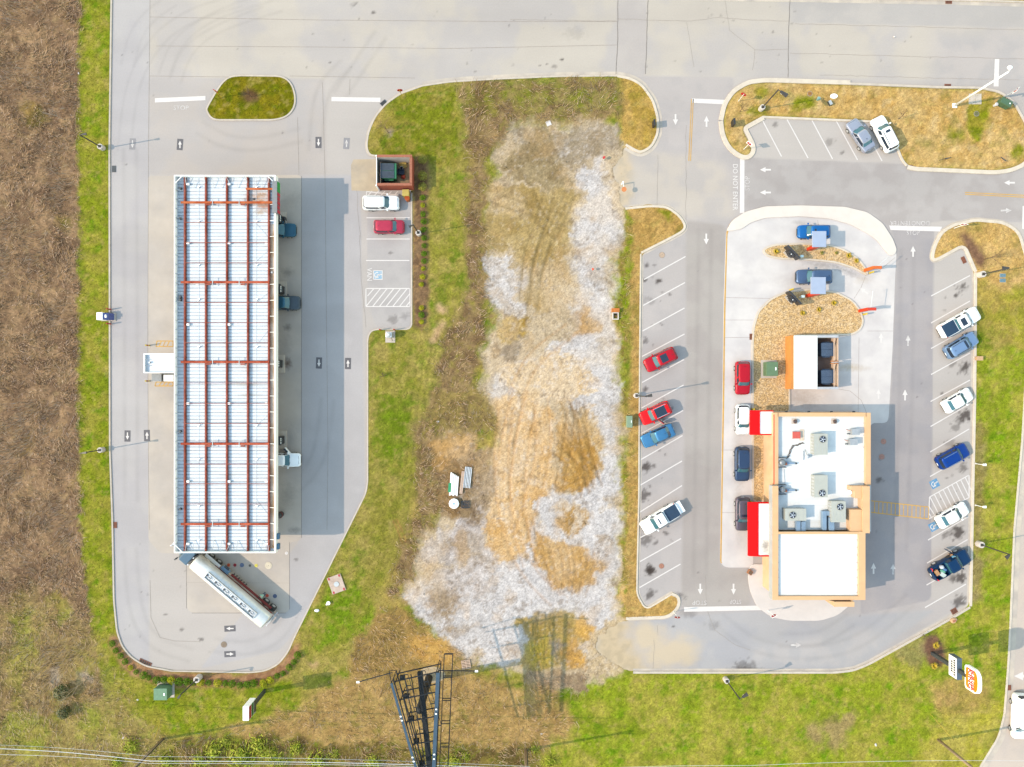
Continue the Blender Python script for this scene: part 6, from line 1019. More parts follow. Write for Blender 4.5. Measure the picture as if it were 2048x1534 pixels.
    if kind not in ('pickup',): MB().box(r0 * L * .86 - .06, r0 * L * .86 + .06, -.02, .02, zr + .02, zr + .08).build('antenna', trim_m, cab)
    if cover: c_ = MB().box(bed[1] * L + .06, bed[0] * L - .06, -w * .85, w * .85, 1.362, 1.405).build('bed_cover', cover, t_, bevel=.01)
    if gate: MB().hexa([(-.5 * L - .02, -w * .8, .95), (-.5 * L - .62, -w * .8, .93), (-.5 * L - .62, w * .8, .93), (-.5 * L - .02, w * .8, .95)], [(-.5 * L - .02, -w * .8, 1.02), (-.5 * L - .62, -w * .8, 1.0), (-.5 * L - .62, w * .8, 1.0), (-.5 * L - .02, w * .8, 1.02)]).build('tailgate', pm_, t_)
    if door:
        s, hx_, an, ln = door; g = MB(); g.hexa([(0, -.05, .4), (-ln, -.05, .4), (-ln, .05, .4), (0, .05, .4)], [(0, -.04, zb), (-ln, -.04, zb), (-ln, .04, zb), (0, .04, zb)]); d = g.build('door', pm_, t_, bevel=.02); d.location = (hx_ * L, s * (w - .02), 0); d.rotation_euler = (0, 0, R(-an * s)); MB().hexa([(-.1, -.015, zb), (-ln + .05, -.015, zb), (-ln + .05, .015, zb), (-.1, .015, zb)], [(-.35, -.015 - s * .12, zr - .15), (-ln + .12, -.015 - s * .12, zr - .15), (-ln + .12, .015 - s * .12, zr - .15), (-.35, .015 - s * .12, zr - .15)]).build('door_window', win_d, d)
        MB().box(hx_ * L - ln + .05, hx_ * L - .1, s * (w + .003) - .01, s * (w + .003) + .01, .42, zb - .05).build('door_opening', trim_m, t_)
    return t_
white_c = paint_mat('white', (.64, .645, .65), .0); silver = paint_mat('silver_blue', C(196, 208, 228), .4); red1 = paint_mat('red', (.3, .004, .012), .1); red2 = paint_mat('bright_red', (.5, .003, .005), .05); redm = paint_mat('rose_red', C(210, 66, 96), .15); blue1 = paint_mat('bright_blue', C(30, 122, 206), .25); steel = paint_mat('steel_blue', C(98, 128, 168), .4); navy = paint_mat('navy', C(70, 96, 132), .4); plum = paint_mat('plum_grey', C(124, 118, 132), .4); sky_b = paint_mat('sky_blue', C(84, 156, 210), .4); pale_b = paint_mat('pale_blue', C(150, 188, 232), .4); cobalt = paint_mat('cobalt', C(20, 78, 176), .3); dkblue = paint_mat('dark_blue', C(20, 68, 116), .3); teal_d = paint_mat('dark_teal', C(66, 122, 150), .3); black_c = paint_mat('black', (.05, .065, .08), .2); shade_white_c = paint_mat('shaded_white', (.68, .7, .73), .0)  # last paint: plain white, lightened and blued because its car stands in shade
noirr = mat('navy_cover', C(26, 64, 98), .6, .08, 2)
car('white SUV with roof rails parked below the brick bin enclosure', 762, 406, 0, 'suv', white_c, 4.85, rails=trim_m)
car('rose red minivan parked beside the white SUV at the mulch bed', 778, 453.5, 0, 'hatch', redm, 4.05)
car('dark teal sedan emerging from under the fuel canopy near the red sign', 556, 460, 0, 'sedan', teal_d, 4.7)
car('black SUV emerging from under the middle of the fuel canopy', 565, 606, 0, 'suv', black_c, 4.7, roofm=teal_d)
car('white sedan, its paint tinted for the shade, at the pumps with its front door open', 566, 920, 0, 'sedan', shade_white_c, 4.6, door=(1, .2, 48, 1.0))
car('silver blue sedan parked nose up beside the white SUV at top right', 1721, 270.5, 123, 'sedan', silver, 4.65)
car('white SUV with roof rack and sunroof parked by the top right island', 1769, 268, 117, 'suv', white_c, 4.9, sunroof=(-.02, .05, .45), rails=trim_m)
car('bright blue hatchback waiting under the upper order canopy', 1628, 463.5, 180, 'hatch', blue1, 4.3, sunroof=(.0, .06, .35))
car('grey blue SUV waiting under the lower order canopy', 1628, 553.5, 180, 'suv', steel, 4.75, hood=steel)
car('red car first in line in the drive-through lane', 1485, 756, -90, 'suv', red1, 4.4)
car('white hatchback beside the upper red awning', 1485.5, 839, -90, 'hatch', white_c, 4.0)
car('navy SUV in the drive-through lane between the two red awnings', 1484, 928, -90, 'suv', navy, 4.55, rails=steel)
car('plum grey SUV beside the lower red awning', 1485.5, 1028, -90, 'suv', plum, 4.45, sunroof=(-.02, .05, .7), rails=plum)
car('dark red SUV with black sunroof in the left parking row', 1321, 719, 206, 'suv', red1, 4.45, sunroof=(-.18, .03, .75))
car('bright red SUV with rear door open in the left parking row', 1311, 826, 205, 'suv', red2, 4.25, sunroof=(-.3, .05, .92), rails=True, door=(1, .02, 60, .95))
car('sky blue sedan parked below the bright red SUV', 1316, 871.5, 204, 'sedan', sky_b, 4.55)
car('white pickup with dark bed cover and lowered tailgate in the left parking row', 1320, 1037, 211, 'pickup', white_c, 5.5, sunroof=(.045, .075, .55), cover=noirr, gate=True)
car('white pickup with dark bed cover parked in the right row', 1917.5, 645, 29, 'pickup', white_c, 5.7, sunroof=(-.06, .06, .68), cover=noirr)
car('pale blue SUV parked below the white pickup in the right row', 1922, 690.5, 31, 'suv', pale_b, 4.6, sunroof=(.0, .07, .75), rails=trim_m)
car('white sedan parked alone in the middle of the right row', 1915.5, 801, 30, 'sedan', white_c, 4.2)
car('cobalt blue SUV parked above the accessible bays', 1905, 912.5, 29, 'suv', cobalt, 4.45, rails=pale_b)
car('white sedan parked beside the striped accessible aisle', 1905, 1030.5, 30, 'sedan', white_c, 4.5)
pk = car('dark blue pickup with open driver door and goods in its bed', 1899, 1129, 30, 'pickup', dkblue, 5.6, bedopen=True, door=(1, .2, 62, 1.15))
car('white van on the road at the bottom right corner', 2042, 1432, -92, 'van', white_c, 6.0, W=2.3)
# goods in the open bed of the dark blue pickup
def in_bed(lx, ly): a = R(30); return pk.location.x + lx * math.cos(a) - ly * math.sin(a), pk.location.y + lx * math.sin(a) + ly * math.cos(a)
def blob(name, m, par, a, b, c, sd):
    r = random.Random(sd); n = 12; return MB().loft([[(a * k * math.cos(t) * r.uniform(.8, 1.15), b * k * math.sin(t) * r.uniform(.8, 1.15), z) for t in [2 * math.pi * i / n for i in range(n)]] for k, z in ((.75, 0), (1, c * .3), (.95, c * .6), (.7, c * .85), (.3, c))]).build(name, m, par, True)
for (lx, ly), nm, lb, cat, c, dims in (((-1.15, .35), 'shopping_bag', 'white and blue bag in the pickup bed', 'bag', (216, 232, 246), (.35, .3, .55)), ((-1.3, -.2), 'shopping_bag', 'teal bag in the pickup bed', 'bag', (110, 196, 170), (.4, .25, .5)), ((-1.6, -.55), 'foam_cooler', 'pale cooler box in the pickup bed', 'cooler', (220, 240, 236), None), ((-2.15, .1), 'cardboard_box', 'brown cardboard box at the tail of the pickup bed', 'box', (206, 160, 110), None), ((-1.0, -.1), 'shopping_bag', 'blue bag behind the pickup cab', 'bag', (70, 130, 190), (.3, .25, .6))):
    x, y = in_bed(lx, ly); q = thing(nm, lb, cat, (x, y, .77), R(30 + lx * 40)); m_ = mat('goods_%s_%d' % (nm, c[0]), C(*c), .7, .15, 5)
    if dims: blob('sack', m_, q, *dims, int(c[0])); MB().box(-.03, .03, -.12, .12, dims[2] - .02, dims[2] + .05).build('handle', m_, q)
    else: MB().box(-.34, .34, -.24, .24, 0, .42).build('carton', m_, q, bevel=.02); MB().box(-.36, .36, -.26, .26, .42, .47).build('lid', m_, q, bevel=.01)
# ------------------------------------------------------------------ lamp posts and signs
wconc = mat('post_footing', C(240, 236, 228), .8, .08, 3, fine=.05); bronze = mat('bronze_pole', (.035, .03, .026), .5, .15, 3)
def lamp_post(base, head, h, label, hd=(.55, .3), footing=(.3, .85)):
    x, y = P(*base); hx_, hy_ = P(head[0], head[1], h); t_ = thing('lamp_post', label, 'lamp post', (x, y)); dx, dy = hx_ - x, hy_ - y; an = math.atan2(dy, dx) if abs(dx) + abs(dy) > .05 else 0
    MB().cyl((0, 0), -.05, footing[1], footing[0], 20).build('footing', wconc, t_, bevel=.03); MB().box(-.18, .18, -.18, .18, footing[1], footing[1] + .05).build('base_plate', bronze, t_); MB().box(-.06, .06, -.06, .06, footing[1] + .05, h).build('pole', bronze, t_)
    if math.hypot(dx, dy) > .2: MB().bar((0, 0, h - .08), (dx, dy, h), .06, .06).build('arm', bronze, t_)
    g = MB(); c_, s_ = math.cos(an), math.sin(an); tr = lambda u, v, z: (dx + u * c_ - v * s_, dy + u * s_ + v * c_, z)
    a, b = hd; g.hexa([tr(-.1, -b * .5, h - .08), tr(a, -b, h - .08), tr(a, b, h - .08), tr(-.1, b * .5, h - .08)], [tr(-.1, -b * .4, h + .06), tr(a, -b * .9, h + .09), tr(a, b * .9, h + .09), tr(-.1, b * .4, h + .06)]); hd_ = g.build('lamp_head', bronze, t_); MB().hexa([tr(.1, -b * .7, h - .1), tr(a - .06, -b * .7, h - .1), tr(a - .06, b * .7, h - .1), tr(.1, b * .7, h - .1)], [tr(.1, -b * .7, h - .082), tr(a - .06, -b * .7, h - .082), tr(a - .06, b * .7, h - .082), tr(.1, b * .7, h - .082)]).build('lens', lampw, hd_)
lamp_post((207, 297), (165, 269), 5.2, 'black lamp post on the left verge near the top arrows', (.5, .16), (.36, .9)); lamp_post((207, 899), (165, 906), 5.1, 'black lamp post on the left verge level with the fuel canopy', (.5, .16), (.36, .9)); lamp_post((838, 468), (823, 451), 5.6, 'black lamp post in the mulch row beside the red minivan', (.35, .15), (.36, .9)); lamp_post((400, 1353), (360, 1391), 5.6, 'black lamp post behind the curved hedge at lower left', (.4, .16), (.42, 1.1))
lamp_post((1521, 219), (1562, 183), 6.4, 'black lamp post at the left end of the top right island', (.95, .28), (.36, .9)); lamp_post((1271, 791), (1293, 792.5), 7.0, 'black lamp post beside the dark red SUV row', (.7, .2), (.34, .9)); lamp_post((1958, 550), (2016, 536), 5.8, 'black lamp post at the top of the right lawn', (.7, .28), (.42, .9)); lamp_post((1955, 1087), (2018, 1111), 6.2, 'black lamp post on the lawn beside the dark blue pickup', (.5, .25), (.42, .9)); lamp_post((1450, 1357), (1486, 1394), 6.2, 'black lamp post on the bottom lawn below the exit lane', (.7, .24), (.36, .9))
x, y = P(1908, 212); hx_, hy_ = P(2020, 140, 10.6); t_ = thing('street_light', 'tall white street light on the top right island', 'street light', (x, y)); MB().tube((0, 0, 0), (0, 0, 10.4), .16, 12, .10).build('pole', mat('galvanised', (.62, .63, .65), .4, .1, 3), t_, True); MB().box(-.3, .3, -.3, .3, .05, .2).build('base_plate', MATS['galvanised'], t_); MB().tube((0, 0, 10.3), (hx_ - x, hy_ - y, 10.6), .06).build('arm', MATS['galvanised'], t_); g = MB(); u = Vector((hx_ - x, hy_ - y, 0)); g.loft([[(u.x + r_ * math.cos(a), u.y + k + r_ * .8 * math.sin(a), z_) for a in [2 * math.pi * i / 14 for i in range(14)]] for r_, z_, k in ((.2, 10.45, .3), (.3, 10.5, .3), (.3, 10.65, .3), (.15, 10.75, .3))]); g.build('lamp_head', mat('lamp_white', (.75, .75, .76), .4), t_, True)
MB().box(1.9, 3.6, .2, 1.6, -.02, .1).build('concrete_pad', kerb_g, t_)
for py, lb in ((927, 'upper small white flood light on the right lawn'), (1010, 'lower small white flood light on the right lawn')):
    x, y = P(1950, py); hx_, hy_ = P(1970, py + 3, 1.6); t_ = thing('flood_light', lb, 'flood light', (x, y)); MB().cyl((0, 0), 0, .12, .12, 10).build('footing', wconc, t_); MB().tube((0, 0, .05), (hx_ - x - .2, 0, 1.5), .035).build('stem', white_mt, t_); MB().hexa([(hx_ - x - .2, -.13, 1.4), (hx_ - x + .25, -.16, 1.35), (hx_ - x + .25, .16, 1.35), (hx_ - x - .2, .13, 1.4)], [(hx_ - x - .2, -.13, 1.62), (hx_ - x + .25, -.16, 1.55), (hx_ - x + .25, .16, 1.55), (hx_ - x - .2, .13, 1.62)]).build('lamp_head', white_mt, t_, bevel=.03)
sred = mat('sign_plate_red', C(206, 24, 44), .45, .05, 2); galv = MATS['galvanised']; ypost = mat('post_yellow', C(226, 200, 60), .6, .1, 3)
def octo(r, th, n=8): return [[(y_, r * math.cos(2 * math.pi * (i + .5) / n), 0 + r * math.sin(2 * math.pi * (i + .5) / n)) for i in range(n)] for y_ in (-th, th)]
def road_sign(px, py, rz, label, kind='stop', h=2.2, pm_=None):
    x, y = P(px, py); t_ = thing('road_sign', label, 'sign', (x, y), R(rz)); MB().box(-.03, .03, -.03, .03, 0, h + .25).build('post', pm_ or galv, t_); MB().cyl((0, 0), 0, .05, .14, 10).build('footing', wconc, t_)
    if kind == 'stop': g = MB(); g.loft(octo(.38, .015)); p = g.build('plate', sred, t_)
    elif kind == 'disc': g = MB(); g.loft(octo(.38, .015, 20)); p = g.build('plate', sred, t_)
    else: p = MB().box(-.015, .015, -.38, .38, -.38, .38).build('plate', white_mt, t_); g = MB(); g.loft(octo(.33, .02, 20)); g.build('disc', sred, p)
    p.location = (.06, 0, h)
    if kind == 'stop':
        for s in (1, -1):
            tm = text_mesh('STOP', .24); tm.materials.clear(); tm.materials.append(white_mt); o = link('lettering', tm, None, p); o.location = (.019, 0, 0); o.rotation_euler = (R(90), 0, R(90)); break
    else: MB().box(.021, .026, -.22, .22, -.05, .05).build('bar', white_mt, p)
road_sign(444, 196, 60, 'red stop sign on a yellow post at the left tip of the oval island', pm_=ypost); road_sign(805, 195, 95, 'red stop sign on a yellow post at the rounded grass corner', pm_=ypost); road_sign(1476, 203, 60, 'red stop sign at the rounded tip of the top right island'); road_sign(2004, 196, -40, 'red and white sign beside the dark green box at the right edge', 'noentry', 2.6); road_sign(1487, 299, 50, 'red and white no entry sign at the lower tip of the top right island', 'noentry'); road_sign(1907, 457, 80, 'red and white no entry sign on the right island', 'noentry'); road_sign(1535, 1220, -60, 'red no entry sign on the pale front sidewalk', 'noentry'); road_sign(1347, 1223, -90, 'red stop sign at the nose of the lower left island')
for px, py, lb in ((1308, 247, 'black directional sign at the right edge of the rounded grass corner'), (1467, 245, 'black directional sign at the left end of the top right island')):
    x, y = P(px, py, .9); t_ = thing('direction_sign', lb, 'sign', (x, y, .08), R(3)); MB().box(-.12, .12, -.42, .42, .25, 1.35).build('cabinet', mat('sign_black', (.015, .015, .017), .5), t_, bevel=.03); MB().box(.122, .13, -.3, .3, .5, 1.2).build('sign_face', mat('sign_charcoal', (.06, .05, .05), .4), t_); MB().box(-.09, .09, -.3, .3, -.05, .25).build('plinth', MATS['sign_black'], t_)
# small sapling stakes, hydrant-like fittings on the top island
for px, py, lb, c in ((1634, 200, 'teal capped pipe on the top right island', (150, 196, 190)), (1987, 212, 'white capped pipe beside the dark green utility box', (232, 236, 240))):
    x, y = P(px, py); t_ = thing('capped_pipe', lb, 'pipe', (x, y, .08)); MB().cyl((0, 0), 0, .55, .16, 12).build('pipe', mat('pipe_%d' % px, C(*c), .5), t_); MB().cyl((0, 0), .55, .62, .24, 12, .18).build('cap', MATS['pipe_%d' % px], t_)
x, y = P(1667, 193); t_ = thing('valve_cover', 'oval white valve cover in the dormant grass', 'cover', (x, y, .08)); MB().loft([[(.5 * k * math.cos(a), .33 * k * math.sin(a), z_) for a in [2 * math.pi * i / 16 for i in range(16)]] for k, z_ in ((1, 0), (1, .08), (.85, .12))]).build('cover', white_mt, t_); MB().box(-.05, .05, -.05, .05, .12, .15).build('bolt', dark_st, t_)
x, y = P(1660, 206, .3); t_ = thing('meter_box', 'small dark meter box beside the white valve cover', 'box', (x, y, .08), .5); MB().box(-.2, .2, -.32, .32, 0, .4).build('cabinet', dark_st, t_, bevel=.03); MB().box(-.18, .18, -.3, .3, .4, .43).build('lid', grey_st, t_)
# pole sign
x, y = P(1864, 1306); t_ = thing('pole_sign', 'tall black pole carrying a white reader board and a bun shaped orange sign', 'sign', (x, y)); zc = 8.5
c = P(1944, 1361, zc); sdx, sdy = c[0] - x, c[1] - y; c2 = P(1899, 1330, 5.2); rdx, rdy = c2[0] - x, c2[1] - y
MB().box(-.22, .22, -.22, .22, 0, 7.4).build('pole', dark_st, t_); sgn = []
wS, hS, th = 1.6, 1.45, .2
out = [(-wS + .25, -hS), (wS - .25, -hS), (wS - .02, -hS + .22), (wS, -hS + .6), (wS, hS - .9), (wS - .15, hS - .5), (wS - .5, hS - .18), (wS - .9, hS - .03), (0, hS), (-wS + .9, hS - .03), (-wS + .5, hS - .18), (-wS + .15, hS - .5), (-wS, hS - .9), (-wS, -hS + .6), (-wS + .02, -hS + .22)]
def yz_slab(pts, xa, xb): n = len(pts); return MB().add([(xa, -p[0], p[1]) for p in pts] + [(xb, -p[0], p[1]) for p in pts], [tuple(range(n)), tuple(range(2 * n - 1, n - 1, -1))] + [(i, n + i, n + (i + 1) % n, (i + 1) % n) for i in range(n)])
cab_ = yz_slab(out, -th, th).build('sign_cabinet', mat('sign_white', (.8, .8, .8), .5), t_); cab_.location = (0, sdy * .35, zc); cab_.scale = (1, .9, .9)
bun_t = [(-wS + .18, .52), (wS - .18, .52), (wS - .2, .75), (wS - .42, 1.02), (wS - .8, 1.2), (0, 1.28), (-wS + .8, 1.2), (-wS + .42, 1.02), (-wS + .2, .75)]; bun_b = [(-wS + .18, -.72), (wS - .18, -.72), (wS - .22, -1.0), (wS - .5, -1.2), (-wS + .5, -1.2), (-wS + .22, -1.0)]
bo = mat('sign_orange', C(250, 166, 20), .5, .03); br = mat('sign_letter_red', C(222, 44, 24), .5, .03)
for s in (-1, 1):
    yz_slab(bun_t, s * th, s * (th + .02)).build('bun', bo, cab_); yz_slab(bun_b, s * th, s * (th + .02)).build('bun', bo, cab_)
    for body, zz, sz, sx_ in (('BURGER', .2, .76, .98), ('KING', -.38, .92, 1.26)):
        tm = text_mesh(body, sz, sx_, .034); tm.materials.clear(); tm.materials.append(br); o = link('lettering', tm, None, cab_); o.location = (s * (th + .014), 0, zz); o.rotation_euler = (R(90), 0, R(90 * s))
rb = MB().box(-.32, .32, -1.35, 1.35, -.85, .85).build('reader_board', mat('reader_frame', (.05, .07, .1), .5), t_, bevel=.03); rb.location = (0, rdy * .4, 5.0)
for s in (-1, 1):
    f_ = MB().box(min(s * .325, s * .345), max(s * .325, s * .345), -1.28, 1.28, -.78, .78).build('reader_face', mat('reader_white', (.78, .78, .8), .5), rb)
    for row, n_ in ((.36, 7), (-.18, 5)):
        for k in range(n_): yy = (k - (n_ - 1) / 2) * .3; MB().box(min(s * .347, s * .352), max(s * .347, s * .352), yy - .11, yy + .11, row - .2, row + .2).build('letter_tile', black_pl, f_)
# fuel price sign
x, y = P(530, 1374); t_ = thing('price_sign', 'white fuel price sign on black posts at the bottom left lawn', 'sign', (x, y)); c = P(504, 1421, 6.3); dy_ = c[1] - y
for q in (-.45, dy_ + .1): MB().box(-.12, .12, q - .3, q - .06, 0, 4.6).build('post', dark_st, t_)
cab_ = MB().box(-.38, .38, dy_ * .5 - 1.15, dy_ * .5 + .65, 4.4, 6.9).build('cabinet', mat('price_white', (.78, .78, .78), .5), t_, bevel=.08)
yc_ = dy_ * .5 - .25
for za, zb_, m_ in ((6.3, 7.05, mat('price_red', C(190, 40, 52), .5)), (5.5, 6.2, mat('price_green', C(30, 120, 60), .5)), (4.6, 5.4, mat('price_dark', (.03, .03, .03), .5))): MB().box(.382, .4, yc_ - .8, yc_ + .8, za - .25, zb_ - .25).build('price_panel', m_, cab_)
# ------------------------------------------------------------------ billboard
bs = mat('billboard_steel', (.012, .014, .017), .6, .2, 2, spec=.2); bp = mat('billboard_blue', (.03, .055, .085), .5, .12, 1.5, spec=.3)
bx_, by_ = P(858, 1352); t_ = thing('billboard', 'large two sided black steel billboard seen from above at the bottom edge', 'billboard', (bx_, by_)); Zt = 12.5
def Q(px, py, z): a = P(px, py, z); return Vector((a[0] - bx_, a[1] - by_, z))
pl = [(Q(783, 1366, Zt), Q(842, 1570, Zt)), (Q(876, 1345, Zt), Q(866, 1570, Zt))]
for (a, b), wdt in zip(pl, (.28, .42)):
    for dz in (1.2, 3.4): MB().bar(a - Vector((0, 0, dz)), b - Vector((0, 0, dz)), .12, .16).build('panel_stringer', bs, t_)
    g = MB(); g.bar(a + Vector((0, 0, .05)), b + Vector((0, 0, .05)), wdt, .12); g.build('top_rail', bp, t_)
    for k in (.32, .36, .72, .76): p = a.lerp(b, k) + Vector((0, 0, .15)); MB().box(p.x - .1, p.x + .1, p.y - .07, p.y + .07, p.z, p.z + .1).build('clamp', white_mt, t_)
for k, t1 in enumerate((.02, .2, .42, .64, .86)):
    a = pl[0][0].lerp(pl[0][1], t1); b = pl[1][0].lerp(pl[1][1], t1)
    for dz in (.9, 3.2): MB().bar(a - Vector((0, 0, dz)), b - Vector((0, 0, dz)), .12, .1).build('cross_beam', bs, t_)
    for (p, q) in ((pl[0][0].lerp(pl[0][1], t1), .5), (pl[1][0].lerp(pl[1][1], t1), -.5)): MB().bar(p + Vector((q * .5, 0, -.1)), p + Vector((q * .5, 0, -4.4)), .09, .09).build('upright', bs, t_)
    m1 = a.lerp(b, .18) - Vector((0, 0, 1.6)); MB().box(m1.x - .3, m1.x + .3, m1.y - .25, m1.y + .25, m1.z - .2, m1.z + .2).build('gusset', bs, t_)
for k, dz in ((.12, 1.0), (.24, 1.2), (.38, 1.4)):
    a = pl[0][0].lerp(pl[1][0], k) - Vector((0, 0, dz)); b = pl[0][1].lerp(pl[1][1], k) - Vector((0, 0, dz)); MB().bar(a, b, .1, .1).build('stringer', bs, t_)
a = pl[0][0].lerp(pl[1][0], .55) - Vector((0, .4, 2.6)); b = pl[0][1].lerp(pl[1][1], .55) - Vector((0, 0, 2.6)); MB().bar(a, b, .6, .5).build('torsion_beam', bs, t_)
MB().cyl((0, -.2), 0, 9.6, .5, 20, .45).build('column', bs, t_, True); MB().prism([(px_ , py_) for px_, py_ in [(1.8 * math.cos(a) + .4, 1.1 * math.sin(a) + .2) for a in [2 * math.pi * i / 18 for i in range(18)]]], .0, .14).build('footing', mat('pad_tan', C(204, 186, 150), .85, .15, 2), t_)
def cage(pts, z, w_, name='catwalk'):
    g = MB()
    for i in range(len(pts) - 1):
        for off in (0, w_): g.bar(pts[i] + Vector((off, 0, 0)), pts[i + 1] + Vector((off, 0, 0)), .06, .06)
    n = 6
    for k in range(n): p = pts[0].lerp(pts[-1], k / (n - 1)); g.bar(p, p + Vector((w_, 0, 0)), .09, .06)
    return g.build(name, bs, t_)
a, b = pl[1]; cage([a + Vector((.35, .6, -4.2)), b + Vector((.35, 0, -4.2))], 0, 1.05); a2 = a + Vector((.4, .9, -3.2)); cage([a2, b + Vector((.4, 0, -3.2))], 0, 1.0, 'guard_rail')
for q in (.25, .62):
    a = pl[0][0].lerp(pl[1][0], q) + Vector((0, .5, -.4)); cage([a, a + (pl[0][1] - pl[0][0]) * .55 + Vector((0, 0, -.3))], 0, .5, 'inner_catwalk')
for p0, p1 in ((Q(876, 1341, 11.5), Q(953, 1342, 11.2)), (Q(785, 1345, 11.8), Q(716, 1364, 11.4))):
    l_ = MB().bar(p0, p1, .09, .09).build('light_arm', bs, t_); MB().box(p1.x - .18, p1.x + .18, p1.y - .1, p1.y + .1, p1.z - .08, p1.z + .1).build('flood_lamp', white_mt, l_)
g = MB(); a = Q(783, 1366, Zt)
for q in (Q(778, 1342, Zt - 1), Q(793, 1340, Zt - 1)): g.bar(a, q, .08, .08)
g.bar(Q(778, 1342, Zt - 1), Q(793, 1340, Zt - 1), .06, .06); g.build('end_bracket', bs, t_)
# ------------------------------------------------------------------ power poles and wires
wood = mat('pole_wood', C(196, 176, 150), .85, .2, 4, fine=.15)
for (px, py), h, lb in (((326, 1477), 11.5, 'leaning looking wooden power pole at the lower left scrub'), ((1051, 1499), 11.5, 'wooden power pole at the bottom centre edge'), ((1876, 1479), 12.5, 'pale wooden power pole on the bottom right lawn')):
    x, y = P(px, py); t_ = thing('power_pole', lb, 'power pole', (x, y)); MB().tube((0, 0, -.1), (0, 0, h), .19, 12, .13).build('pole', wood, t_, True); MB().box(-1.2, 1.2, -.25, -.13, h - 1.0, h - .85).build('crossarm', wood, t_)
    for k in (-1.1, -.5, .5, 1.1): MB().cyl((k, -.19), h - .85, h - .6, .06, 8).build('insulator', white_mt, t_)
    MB().tube((.22, 0, 0), (.2, 0, h - 2), .06, 8).build('conduit', dark_st, t_)
def wire(pts, label, r=.025, z=9.0):
    q = [P3(a, b, z) for a, b in pts]; g = MB(); n = 24; pp = []
    for i in range(n + 1):
        t1 = i / n; k = min(int(t1 * (len(q) - 1)), len(q) - 2); u = t1 * (len(q) - 1) - k; p = q[k].lerp(q[k + 1], u); pp.append((p.x, p.y, p.z - .5 * math.sin(math.pi * u)))
    g.loft([[(x_, y_ + r * math.cos(a), z_ + r * math.sin(a)) for a in [2 * math.pi * j / 6 for j in range(6)]] for x_, y_, z_ in pp])
    tag(g.build('overhead_wire', mat('wire_grey', (.45, .46, .5), .5)), label, 'wire'); return
wire([(-60, 1495), (300, 1522), (1060, 1538)], 'thick overhead wire, upper of the three across the bottom left', .035); wire([(-60, 1488), (300, 1513), (1060, 1533)], 'thin overhead wire above the thick one at the bottom left', .015, 8.5); wire([(-60, 1508), (300, 1527), (1060, 1541)], 'thin overhead wire below the thick one at the bottom left', .02, 8.0); wire([(1060, 1545), (1500, 1531), (2100, 1522)], 'overhead wire crossing the bottom right lawn', .018, 8.0)
for (a, b), lb in ((((1860, 1427), (1904, 1477)), 'thin pale guy wire beside the bottom right power pole'), (((318, 1440), (302, 1470)), 'left yellow guy wire guard near the lower left pole'), (((320, 1446), (309, 1478)), 'right yellow guy wire guard near the lower left pole')):
    p = P3(*a, .1); q = P3(*b, 2.2); g = MB().tube(p, q, .035 if a[0] < 1000 else .02); o = g.build('guy_wire', ypost, None); tag(o, lb, 'guy wire')
# ------------------------------------------------------------------ drains and manholes
rustg = mat('rust_grate', C(150, 92, 66), .85, .25, 6, fine=.2)
def drain(px, py, w, d, rz, label, m=None, z=.0):
    x, y = P(px, py); t_ = thing('storm_drain', label, 'storm drain', (x, y, z), R(rz)); m = m or rustg; MB().box(-w / 2, w / 2, -d / 2, d / 2, .0, .02).build('pit', mat('pit_dark', (.03, .024, .02), .9), t_); g = MB(); n = 6
    for s in (-1, 1): g.box(-w / 2, w / 2, s * (d / 2 - .03) - .03, s * (d / 2 - .03) + .03, .02, .05); g.box(s * (w / 2 - .03) - .03, s * (w / 2 - .03) + .03, -d / 2 + .06, d / 2 - .06, .02, .05)
    g.build('frame', m, t_)
    for k in range(n): xx = -w / 2 + .1 + k * (w - .2) / (n - 1); MB().box(xx - .025, xx + .025, -d / 2 + .06, d / 2 - .06, .02, .045).build('grate_bar', m, t_)
for a in ((228, 338, .5, .85, 0, 'dark storm drain in the left kerb below the top lamp post', dark_st), (767, 206, .85, .5, 40, 'dark storm drain at the rounded grass corner', dark_st), (230, 1050, .55, .8, 0, 'rusty storm drain in the left kerb near the tanker', None), (291, 1325, 1.7, .55, -24, 'wide rusty storm drain in the lower left kerb curve', None), (1503.5, 673.5, .6, .8, 0, 'brown storm drain beside the lower pebble planter', None), (1927, 520, .5, .9, 24, 'brown storm drain at the top of the right parking row', None), (1908, 1222, .8, .7, 30, 'brown storm drain at the bottom right kerb bend', None), (1825, 332, .85, .55, 0, 'rusty storm drain at the lower edge of the top right island', None), (1895, 172, .85, .5, 0, 'brown storm drain at the upper edge of the top right island', None), (1897, 4, .85, .5, 0, 'brown storm drain at the top edge of the photo', None), (2018, 1375, .5, .7, 0, 'brown storm drain in the kerb beside the right road', None)):
    drain(a[0], a[1], a[2], a[3], a[4], a[5], a[6], .012)
